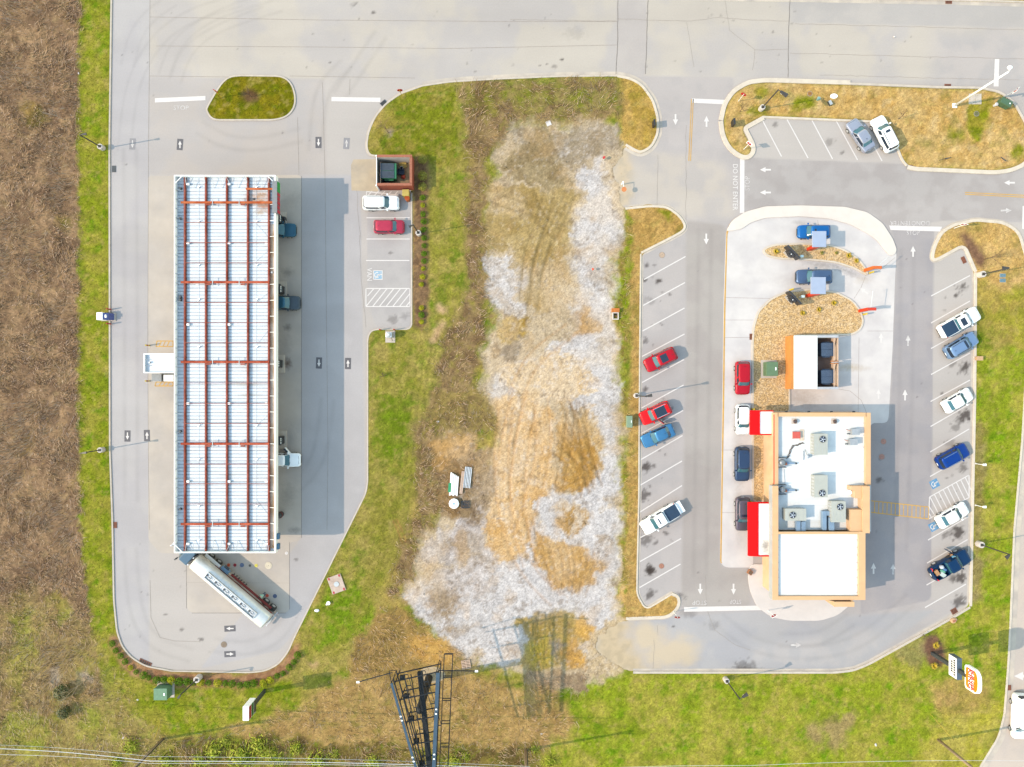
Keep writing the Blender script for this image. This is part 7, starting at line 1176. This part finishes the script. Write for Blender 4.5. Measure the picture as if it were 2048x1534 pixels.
for px, py, r, c, lb in ((1324, 510, .36, (206, 184, 160), 'tan manhole cover at the top of the left parking row'), (1323, 1132, .33, (186, 134, 112), 'brown manhole cover at the bottom of the left parking row'), (1767, 883, .36, (196, 150, 136), 'upper reddish manhole cover in the building shadow'), (1763.5, 913.5, .36, (190, 146, 134), 'lower reddish manhole cover in the building shadow'), (448, 1289, .38, (150, 134, 116), 'brown manhole cover between the two bottom arrows'), (1619, 188, .28, (170, 120, 56), 'rusty round cover in the dormant grass of the top right island'), (1952, 228, .3, (120, 124, 80), 'dark round cover in the green patch of the top right island')):
    x, y = P(px, py); t_ = thing('manhole_cover', lb, 'manhole', (x, y, .0 if px not in (1619, 1952) else .1)); MB().cyl((0, 0), .0, .014, r + .06, 24).build('frame', mat('manhole_ring', C(176, 170, 162), .8), t_); MB().cyl((0, 0), .014, .024, r, 24).build('lid', mat('manhole_%d' % px, C(*c), .8, .2, 8, fine=.2), t_); MB().box(-.04, .04, -.015, .015, .024, .03).build('pick_hole', dark_st, t_)
# ------------------------------------------------------------------ shrubs, ornamental grass, saplings
def leaf_mesh(name, seed, n, a, c, leaf, m, lw=.5, rag=.3):
    r = random.Random(seed); g = MB(); bumps = [(r.uniform(0, 6.28), r.uniform(-.3, 1), r.uniform(.05, .2)) for _ in range(9)]
    for _ in range(n):
        th = r.uniform(0, 2 * math.pi); ph = math.asin(r.uniform(-.25, 1)); k = 1 + sum(b * max(0, math.cos(th - t0)) * max(0, 1 - abs(math.sin(ph) - p0)) for t0, p0, b in bumps) * .5; k *= r.uniform(1 - rag, 1.0 + (rag - .3)) if r.random() < .7 else r.uniform(.4, .75)
        p = Vector((a * k * math.cos(ph) * math.cos(th), a * k * math.cos(ph) * math.sin(th), c * (.45 + .55 * k * math.sin(ph)))); nrm = Vector((math.cos(ph) * math.cos(th) + r.gauss(0, .5), math.cos(ph) * math.sin(th) + r.gauss(0, .5), math.sin(ph) + .3 + r.gauss(0, .5))).normalized(); u = nrm.orthogonal().normalized(); u = Matrix.Rotation(r.uniform(0, 6.28), 3, nrm) @ u; v = nrm.cross(u); s = leaf * r.uniform(.6, 1.4)
        g.add([p - u * s, p - v * s * lw, p + u * s, p + v * s * lw], [(0, 1, 2, 3)])
    return g.mesh(name, m)
lf1 = mat('leaf_green', C(92, 146, 12), .6, .4, 5, fine=.3, fscale=9, tint=C(122, 166, 22), spec=.1); lf2 = mat('leaf_lime', C(170, 190, 20), .6, .35, 5, fine=.3, fscale=9, tint=C(226, 220, 54), spec=.1); lf3 = mat('leaf_olive', C(166, 172, 36), .6, .35, 5, fine=.3, fscale=9, tint=C(164, 160, 50)); lf4 = mat('leaf_dark', C(66, 90, 26), .6, .4, 5, fine=.3, tint=C(120, 110, 40)); stem_m = mat('twig_brown', C(120, 98, 78), .85, .2, 6); lf5 = mat('leaf_wild', C(176, 196, 60), .65, .4, 3, fine=.3, tint=C(206, 208, 90), spec=.1)
SH = {k: (leaf_mesh('foliage', i * 7 + 1, n, 1.0, hc, lfz, m, *((.22, .75) if k in 'wvx' else ())), MB().cyl((0, 0), -.02, hc * .5, .08, 6).mesh('stem', stem_m)) for i, (k, n, hc, lfz, m) in enumerate((('g', 420, 1.25, .13, lf1), ('l', 420, 1.2, .13, lf2), ('o', 900, 1.7, .10, lf3), ('d', 700, 1.8, .13, lf4), ('w', 520, .8, .24, lf5), ('v', 380, .7, .28, lf5), ('x', 460, .6, .22, lf5)))}
def shrub(px, py, r, k, label, group=None, name='shrub', zoff=.07):
    x, y = P(px, py, r * .8); t_ = thing(name, label, 'shrub', (x, y, zoff), random.uniform(0, 6.28), group); r *= 1.0; f, s = SH[k]; o = link('foliage', f, None, t_); o.scale = (r, r * random.uniform(.9, 1.1), r); o = link('stem', s, None, t_); o.scale = (r, r, r)
for py, r, q in ((318.5, .62, 'topmost'), (352, .62, 'second'), (374, .55, 'third')): shrub(845, py, r, 'o', '%s large olive ball shrub beside the brick enclosure' % q)
for px, py, k in ((845,395,'g'),(845,410.5,'l'),(846,428,'g'),(847,442.5,'g'),(846,459,'g'),(848,476,'g'),(848,491,'g'),(848,507,'g'),(848,522,'g'),(846,537,'l'),(845,553,'l'),(843,569,'l'),(843,616,'l'),(843,629.5,'g'),(843,644,'l')): shrub(px, py, random.uniform(.33, .4) if py not in (442.5, 629.5) else .44, k, 'small round shrub in the mulch row beside the parking stalls', 'small shrubs in the mulch row')
for px, py, r in ((224.5,1287,.42),(231.5,1301,.4),(241,1312,.45),(250,1323.5,.45),(261,1336,.4),(272,1344,.36),(287.5,1351,.55),(298,1356,.4),(313,1360,.55),(329,1360,.52),(341,1361,.6),(358,1364,.6),(374,1364,.55),(386,1366,.4),(401,1366,.55),(417,1366,.42),(435,1367,.55),(451,1367,.42),(464,1368,.55),(480,1371,.45),(494,1369,.5),(508,1367,.55),(526,1366,.55),(540,1360,.5),(554.5,1352,.42),(566,1347,.4),(578,1335,.45),(588,1324,.4),(595,1311,.5)): shrub(px, py, r, random.choice('ggl'), 'round green shrub in the curved hedge along the lower left kerb', 'shrubs of the curved hedge')
shrub(126, 1384, 1.0, 'd', 'upper dark evergreen bush in the lower left scrub'); shrub(130, 1424, .85, 'd', 'lower dark evergreen bush in the lower left scrub')
for i, (px, py, r) in enumerate(((258,1497,1.0),(424,1508,1.2),(448,1490,.9),(476,1519,1.5),(512,1496,1.3),(553,1524,1.2),(590,1500,.8),(632,1527,1.1),(668,1512,.7),(745,1528,.9),(330,1528,.9),(396,1529,1.1),(536,1512,1.0),(230,1527,.8),(1071,1502,.7),(1100,1526,.8),(905,1528,.9),(932,1516,.6))): shrub(px, py, r * .9, 'wvx'[i % 3], 'wild light green bush in the scrub along the bottom edge', 'wild bushes along the bottom', 'wild_bush', .0)
yg = mat('ornamental_yellow', C(222, 196, 30), .6, .3, 6, fine=.2, tint=C(200, 170, 40)); gg = MB(); rr_ = random.Random(5)
for _ in range(150):
    a = rr_.uniform(0, 6.28); l = rr_.uniform(.5, 1.0); w_ = .045; b0_ = Vector((.12 * math.cos(a) * rr_.random(), .12 * math.sin(a) * rr_.random(), 0)); m1 = b0_ + Vector((math.cos(a) * l * .45, math.sin(a) * l * .45, .75 * l)); e1 = b0_ + Vector((math.cos(a) * l, math.sin(a) * l, .55 * l)); s_ = Vector((-math.sin(a), math.cos(a), 0)) * w_; gg.add([b0_ - s_, b0_ + s_, m1 + s_, m1 - s_, e1], [(0, 1, 2, 3), (3, 2, 4)])
GG = gg.mesh('blades', yg)
for i, (px, py, r, lb) in enumerate(((1552,503,.42,'yellow ornamental grass at the left end of the upper planter'),(1698,511,.42,'larger yellow ornamental grass at the right of the upper planter'),(1713,521,.36,'yellow ornamental grass nearest the tip of the upper planter'),(1605,626,.38,'leftmost yellow ornamental grass in the lower planter'),(1638,619,.36,'middle yellow ornamental grass in the lower planter'),(1668,606,.4,'rightmost yellow ornamental grass in the lower planter'),(1872,1290,.5,'upper yellow grass clump by the tall pole sign'),(1868,1331,.5,'lower yellow grass clump by the tall pole sign'))):
    x, y = P(px, py, .3); t_ = thing('ornamental_grass', lb, 'plant', (x, y, .12), i * 1.3); o = link('blades', GG, None, t_); o.scale = (r * 1.15,) * 3; o = link('root_clump', SH['l'][1], None, t_); o.scale = (r * .7, r * .7, .2)
shrub(1643, 506, .22, 'o', 'tiny green plant in the middle of the upper planter', None, 'shrub', .12); shrub(1672, 506, .2, 'o', 'tiny green plant right of the middle of the upper planter', None, 'shrub', .12)
def bare_tree(px, py, h, label, seed, m=stem_m, spread=.45, z=.08, lean=(0, 0), lv=4):
    x, y = P(px, py); t_ = thing('bare_tree', label, 'tree', (x, y, z)); r = random.Random(seed); tr = MB(); br = MB(); tr.tube((0, 0, 0), (lean[0] * .3, lean[1] * .3, h * .4), .05, 7, .035)
    def grow(p, d, l, rad, k):
        q = p + d * l; br.tube(p, q, rad, 4, rad * .6)
        if k == 0: return
        for _ in range(3 if k > 1 else 2): grow(p.lerp(q, r.uniform(.55, 1)), (d + Vector((r.gauss(0, spread), r.gauss(0, spread), r.gauss(.05, .25)))).normalized(), l * r.uniform(.6, .8), rad * .6, k - 1)
    for _ in range(4): grow(Vector((lean[0] * .3, lean[1] * .3, h * .38)), Vector((r.gauss(0, spread) + lean[0], r.gauss(0, spread) + lean[1], .8)).normalized(), h * .28, .028, lv - 1)
    tr.build('trunk', m, t_); br.build('crown', m, t_)
bare_tree(777, 266, 2.6, 'leafless brown bush with pale stones at its foot on the grass corner', 3, mat('twig_tan', C(176, 146, 104), .85, .2, 5), .6, lean=(-.4, .35)); bare_tree(1479, 224, 2.2, 'leafless sapling at the left end of the top right island', 4, spread=.3); bare_tree(1796, 238, 2.4, 'leafless sapling beside the parked white SUV', 5, spread=.25); bare_tree(1970, 518, 3.0, 'leafless sapling at the tip of the mulch bed on the right island', 6, spread=.3); bare_tree(175, 1358, 4.5, 'large bare pale tree in the lower left scrub', 8, mat('twig_pale', C(206, 186, 150), .85, .15, 4), .55, lean=(-.55, -.5), lv=5); bare_tree(130, 240, 3.2, 'bare pale shrub at the right edge of the left field', 9, mat('twig_grey', C(190, 176, 160), .85), .5, lean=(-.6, .1)); bare_tree(1845, 1268, 1.6, 'low bare bush in the mulch bed by the tall pole sign', 11, spread=.7); bare_tree(503, 194, 1.8, 'leafless sapling in the middle of the oval island', 12, spread=.4); bare_tree(843, 661, .9, 'cut stump shrub at the foot of the mulch row', 13, MATS['twig_tan'], .8, lv=3)
bare_tree(768, 752, 1.0, 'low bare twiggy bush in the grass beside the lower lot', 14, spread=.8, lv=4)
# ------------------------------------------------------------------ materials and litter on the dirt lot
metal_g = mat('stack_metal', (.45, .46, .48), .45, .15, 3, metal=.3); pal_m = mat('pallet_wood', C(226, 200, 178), .85, .15, 5); 
x, y = P(908, 968, .3); t_ = thing('board_stack', 'stack of white boards with a green tarp corner on the dirt', 'boards', (x, y, .04), R(-4))
for k in range(5): MB().box(-.55 + k * .23, -.36 + k * .23, -1.55 + .1 * (k % 2), 1.5 - .12 * k, 0, .3 + .06 * ((k * 3) % 4)).build('board', mat('white_board', (.66, .66, .66), .6, .12, 3), t_)
MB().box(-.72, -.35, -1.1, .1, .36, .42).build('tarp', mat('tarp_green', C(40, 170, 110), .6), t_)
x, y = P(924, 965, .3); t_ = thing('board_stack', 'single pale board leaning next to the white stack', 'boards', (x, y, .04), R(-6)); MB().box(-.2, .2, -1.5, 1.5, 0, .25).build('board', pal_m, t_); MB().box(-.18, -.02, -1.45, 1.4, .25, .29).build('board', pal_m, t_)
x, y = P(935, 955, .3); t_ = thing('slatted_rack', 'slatted metal rack lying right of the white board stack', 'rack', (x, y, .04), R(-6))
for k in range(5): MB().box(-.45 + k * .2, -.33 + k * .2, -1.4, 1.4, .1, .2).build('slat', metal_g, t_)
for k in (-1.1, 0, 1.1): MB().box(-.5, .5, k - .06, k + .06, 0, .1).build('bearer', dark_st, t_)
x, y = P(908, 1007, .4); t_ = thing('cable_spool', 'white round spool covered with film on the dirt', 'spool', (x, y, .04)); MB().cyl((0, 0), 0, .5, .62, 12, .68).build('drum', mat('film_white', (.7, .7, .7), .4, .1, 3), t_); MB().cyl((0, 0), .5, .6, .66, 10, .5).build('cover', MATS['film_white'], t_); MB().cyl((0, 0), .6, .64, .15, 10).build('hub', mat('hub_blue', (.2, .3, .5), .5), t_)
def pallet(px, py, rz, m, label, w=1.2, d=1.0):
    x, y = P(px, py, .1); t_ = thing('pallet', label, 'pallet', (x, y, .05), R(rz))
    for k in range(6): MB().box(-w / 2 + k * (w - .12) / 5, -w / 2 + .12 + k * (w - .12) / 5, -d / 2, d / 2, .12, .15).build('slat', m, t_)
    for s in (-1, 0, 1): MB().box(-w / 2, w / 2, s * (d / 2 - .06) - .05, s * (d / 2 - .06) + .05, 0, .12).build('bearer', m, t_)
pallet(932, 1328.5, 98, pal_m, 'pale broken wooden pallet above the billboard', 1.15, 1.2); pallet(930.5, 1009, 2, black_pl, 'black plastic pallet beside the white spool', 1.15, 1.0)
g = MB(); x, y = P(673, 1168, .2); t_ = thing('sign_panel', 'white panel with red corner marks lying on the grass slope', 'panel', (x, y, .1), R(-70)); MB().box(-1.15, 1.15, -.95, .95, 0, .14).build('slab', mat('panel_pale', C(226, 208, 192), .7, .12, 2, tint=C(206, 186, 170)), t_, bevel=.02)
for sx_ in (-1, 1):
    for sy_ in (-1, 1): MB().box(sx_ * .95 - .16, sx_ * .95 + .16, sy_ * .72 - .1, sy_ * .72 + .1, .142, .16).build('corner_mark', sred, t_)
MB().cyl((0, 0), .142, .2, .35, 14).build('plate', grey_st, t_)
x, y = P(657, 1206, .3); t_ = thing('white_urn', 'small white cup shaped litter below the lying panel', 'litter', (x, y, .1)); MB().cyl((0, 0), 0, .3, .18, 10, .26).build('cup', white_mt, t_); MB().cyl((-.3, -.25), 0, .08, .1, 8).build('lid', white_mt, t_)
x, y = P(634, 1221, .1); t_ = thing('white_scrap', 'pale crumpled scrap on the grass slope', 'litter', (x, y, .1)); blob('sheet', mat('scrap_grey', (.5, .5, .5), .7), t_, .35, .2, .12, 3)
x, y = P(1231, 631, .3); t_ = thing('catch_basin', 'square concrete catch basin with rusty guard at the lot edge', 'basin', (x, y, .04)); 
for q in ((-.42, .42, .3, .42), (-.42, .42, -.55, -.42), (-.42, -.3, -.419, .299), (.3, .42, -.419, .299)): MB().box(*q, 0, .35).build('wall', wconc, t_)
MB().box(-.299, .299, -.419, .299, .0, .05).build('pit', MATS['pit_dark'], t_); MB().box(-.5, .5, .43, .95, 0, .5).build('guard', mat('rust_orange', C(216, 130, 50), .8, .2, 4), t_); MB().box(-.3, .3, -.1, -.02, .1, .16).build('bar', rustg, t_)
x, y = P(1245, 384); t_ = thing('marker_post', 'round orange marker on a white post at the lot edge', 'marker', (x, y)); MB().box(-.07, .07, -.07, .07, 0, 1.3).build('post', white_mt, t_); MB().cyl((0, .0), 1.3, 1.36, .33, 16).build('disc', mat('marker_orange', C(236, 150, 84), .6), t_); MB().bar((0, 0, 1.2), (-.1, .9, 1.3), .05, .05).build('stay', white_mt, t_)
t_.children[1].location = (-.1, 1.0, 0)
for px, py, nm, lb, c, s in ((1207, 321, 'survey_flag', 'red survey marker on the gravel near the top of the lot', (226, 60, 60), .16), (1187, 541, 'survey_flag', 'small orange survey marker on the white gravel', (240, 100, 60), .14), (1097, 247, 'paper_sheet', 'white square sheet lying at the top of the lot', (248, 248, 246), .32), (876, 843, 'plastic_scrap', 'white plastic scrap in the brown weeds', (220, 220, 226), .2), (247, 1475, 'paper_scrap', 'white paper scrap in the lower left scrub', (240, 238, 234), .2), (1751, 1489, 'plastic_bag', 'white plastic bag on the bottom lawn', (246, 246, 246), .24), (1788, 74, 'paper_scrap', 'white scrap on the top road', (252, 252, 252), .16), (276, 1399, 'crumpled_paper', 'white litter on the lawn left of the green transformer', (240, 240, 240), .16), (158, 147, 'paper_scrap', 'white scrap at the edge of the left field', (244, 240, 240), .16), (1498, 1143, 'paving_brick', 'terracotta planter block at the corner of the front sidewalk', (190, 130, 90), .3), (1083, 1467, 'paper_scrap', 'white scrap in the straw at the bottom', (240, 238, 230), .16)):
    x, y = P(px, py); q = thing(nm, lb, nm.split('_')[-1], (x, y, .05 if px != 1498 else .13), px % 3); m_ = mat('bit_%d' % px, C(*c), .6)
    if 'flag' in nm: MB().tube((0, 0, 0), (0, 0, .7), .02).build('stake', white_mt, q); MB().box(0, s * 2, -.01, s * 1.6, .45, .7).build('flag', m_, q)
    elif 'brick' in nm: MB().box(-.3, .3, -.3, .3, 0, .5).build('pot', m_, q, bevel=.04); MB().box(-.22, .22, -.22, .22, .5, .53).build('soil', stem_m, q)
    elif 'sheet' in nm: MB().hexa([(-s, -s, .0), (s, -s, .0), (s, s, .0), (-s, s, .0)], [(-s, -s, .05), (s, -s, .08), (s, s, .05), (-s, s, .07)]).build('sheet', m_, q)
    else: blob('crumple', m_, q, s, s * .6, .1, px)
x, y = P(2010, 318, .3); t_ = thing('broken_sign', 'tan broken sign base at the corner of the top right island', 'sign', (x, y, .1), .3); MB().box(-.35, .35, -.4, .4, 0, .12).build('slab', mat('bit_tan', C(206, 170, 110), .8), t_, bevel=.02); MB().bar((-.4, .4, .12), (-.2, -.3, .5), .08, .08).build('stub', dark_st, t_)
x, y = P(1893, 317, .3); t_ = thing('fallen_branch', 'black fallen branch in the dormant grass of the top right island', 'branch', (x, y, .1), .1); MB().tube((-.9, -.1, .05), (.2, .1, .1), .03).build('limb', dark_st, t_); MB().tube((-.1, 0, .08), (.7, .12, .12), .09, 6, .03).build('limb', dark_st, t_)
x, y = P(1907, 1241, .2); t_ = thing('stone_block', 'tan stone block on the grass below the bottom right drain', 'stone', (x, y, .1), .4); blob('stone', MATS['tan_stone'], t_, .5, .35, .3, 77); MB().box(-.2, .2, -.12, .12, .28, .32).build('label_plate', mat('plate_red', C(190, 120, 90), .7), t_)
# ------------------------------------------------------------------ people
skin_m = mat('skin', (.42, .24, .16), .6, .05, 8)
def skin_obj(name, pts, edges, m, parent, sub=2):
    me = bpy.data.meshes.new(name); me.from_pydata([p[:3] for p in pts], edges, []); me.update(); o = link(name, me, m, parent); o.modifiers.new('skin', 'SKIN')
    for i, p in enumerate(pts): sv = me.skin_vertices[0].data[i]; r = p[3]; sv.radius = (r, r) if not isinstance(r, tuple) else r; sv.use_root = (i == 0)
    sb = o.modifiers.new('smooth', 'SUBSURF'); sb.levels = sub; sb.render_levels = sub; o.modifiers['skin'].use_smooth_shade = True
    return o
def person(label, x, y, z, rz, shirt, trouser, pose):
    t_ = thing('person', label, 'person', (x, y, z), rz); J = dict(pelvis=(0, 0, .95), chest=(.03, 0, 1.35), neck=(.04, 0, 1.5), head=(.07, 0, 1.66), hl=(0, .1, .9), kl=(.04, .12, .5), al=(0, .12, .08), tl=(.17, .13, .04), hr=(0, -.1, .9), kr=(.04, -.12, .5), ar=(0, -.12, .08), tr=(.17, -.13, .04), sl=(.02, .2, 1.42), el=(.0, .28, 1.15), wl=(.12, .27, .93), sr=(.02, -.2, 1.42), er=(.0, -.28, 1.15), wr=(.12, -.27, .93)); J.update(pose)
    rad = dict(pelvis=(.15, .12), chest=(.17, .12), neck=.055, head=.1, hl=.09, kl=.062, al=.042, tl=.04, hr=.09, kr=.062, ar=.042, tr=.04, sl=.062, el=.045, wl=.032, sr=.062, er=.045, wr=.032)
    for s in ('l', 'r'):     # five short fingers rooted in each palm
        w = Vector(J['w' + s]); e_ = Vector(J['e' + s]); d = (w - e_).normalized(); sd = d.cross(Vector((0, 0, 1))); sd = sd.normalized() if sd.length > .05 else Vector((0, 1, 0)); J['p' + s] = tuple(w + d * .06); rad['p' + s] = .035
        for k in range(4): f = w + d * .09 + sd * (k - 1.5) * .021; J['f%s%d' % (s, k)] = tuple(f + d * .03); rad['f%s%d' % (s, k)] = .009; J['g%s%d' % (s, k)] = tuple(f + d * (.075 - .008 * abs(k - 1.3)) + Vector((0, 0, -.02))); rad['g%s%d' % (s, k)] = .008
        J['t%s0' % s] = tuple(w + d * .05 + sd * .045); rad['t%s0' % s] = .011; J['t%s1' % s] = tuple(w + d * .09 + sd * .065); rad['t%s1' % s] = .009
    names = list(J); ix = {n: i for i, n in enumerate(names)}; E = [('pelvis', 'chest'), ('chest', 'neck'), ('neck', 'head')]
    for s in 'lr': E += [('pelvis', 'h' + s), ('h' + s, 'k' + s), ('k' + s, 'a' + s), ('a' + s, 't' + s), ('chest', 's' + s), ('s' + s, 'e' + s), ('e' + s, 'w' + s), ('w' + s, 'p' + s), ('p' + s, 't%s0' % s), ('t%s0' % s, 't%s1' % s)] + [q for k in range(4) for q in (('p' + s, 'f%s%d' % (s, k)), ('f%s%d' % (s, k), 'g%s%d' % (s, k)))]
    body = skin_obj('body', [(*J[n], rad[n]) for n in names], [(ix[a], ix[b]) for a, b in E], skin_m, t_)
    def sub(name, keys, edges, m, grow): return skin_obj(name, [(*J[k], tuple(v + grow for v in rad[k]) if isinstance(rad[k], tuple) else rad[k] + grow) for k in keys], [(keys.index(a), keys.index(b)) for a, b in edges], m, t_)
    ks = ['chest', 'pelvis', 'sl', 'el', 'sr', 'er']; sub('shirt', ks, [('pelvis', 'chest'), ('chest', 'sl'), ('sl', 'el'), ('chest', 'sr'), ('sr', 'er')], shirt, .025); ks = ['pelvis', 'hl', 'kl', 'al', 'hr', 'kr', 'ar']; sub('trousers', ks, [('pelvis', 'hl'), ('hl', 'kl'), ('kl', 'al'), ('pelvis', 'hr'), ('hr', 'kr'), ('kr', 'ar')], trouser, .02)
    hd = Vector(J['head']); hm = mat('hair_dark', (.02, .014, .01), .7); n = 12; MB().loft([[(hd.x - .02 + .118 * k * math.cos(a), hd.y + .11 * k * math.sin(a), hd.z + zz) for a in [2 * math.pi * i / n for i in range(n)]] for k, zz in ((1, .01), (1.02, .06), (.8, .11), (.35, .135))]).build('hair', hm, t_, True)
    for s in (-1, 1): MB().loft([[(hd.x + .10, hd.y + s * .035 + .012 * math.cos(a), hd.z + .0 + .008 * math.sin(a)) for a in [2 * math.pi * i / 8 for i in range(8)]], [(hd.x + .112, hd.y + s * .035 + .006 * math.cos(a), hd.z + .004 * math.sin(a)) for a in [2 * math.pi * i / 8 for i in range(8)]]]).build('eye', black_pl, t_); MB().box(hd.x - .01, hd.x + .02, hd.y + s * .105 - .012, hd.y + s * .105 + .012, hd.z - .03, hd.z + .03).build('ear', skin_m, t_)
    MB().hexa([(hd.x + .09, hd.y - .018, hd.z - .04), (hd.x + .125, hd.y - .012, hd.z - .04), (hd.x + .125, hd.y + .012, hd.z - .04), (hd.x + .09, hd.y + .018, hd.z - .04)], [(hd.x + .09, hd.y - .008, hd.z + .01), (hd.x + .105, hd.y - .006, hd.z + .01), (hd.x + .105, hd.y + .006, hd.z + .01), (hd.x + .09, hd.y + .008, hd.z + .01)]).build('nose', skin_m, t_); MB().box(hd.x + .088, hd.x + .102, hd.y - .025, hd.y + .025, hd.z - .07, hd.z - .06).build('mouth', mat('lips', (.3, .1, .09), .6), t_)
    return t_
x, y = P(528, 1189, .8); person('person in a pale green top and dark trousers handling hoses beside the tanker', x, y, .02, R(205), mat('shirt_green', C(170, 226, 206), .8), mat('trousers_navy', (.03, .05, .08), .8), dict(chest=(.22, 0, 1.28), neck=(.33, 0, 1.4), head=(.42, 0, 1.52), sl=(.2, .2, 1.33), sr=(.2, -.2, 1.33), el=(.38, .26, 1.12), wl=(.58, .2, 1.05), er=(.38, -.26, 1.12), wr=(.58, -.2, 1.05)))
x, y = P(1903.5, 1112, 1.0); person('person in a light blue shirt stepping into the open door of the dark blue pickup', x, y, .016, R(-50), mat('shirt_blue', C(120, 190, 226), .8), mat('trousers_tan', C(206, 160, 116), .8), dict(chest=(.16, 0, 1.32), neck=(.22, 0, 1.46), head=(.3, 0, 1.6), sl=(.14, .2, 1.38), sr=(.14, -.2, 1.38), el=(.36, .26, 1.25), wl=(.6, .22, 1.3), er=(.34, -.26, 1.2), wr=(.58, -.22, 1.2), kr=(.3, -.12, .62), ar=(.28, -.13, .3), tr=(.42, -.13, .28)))
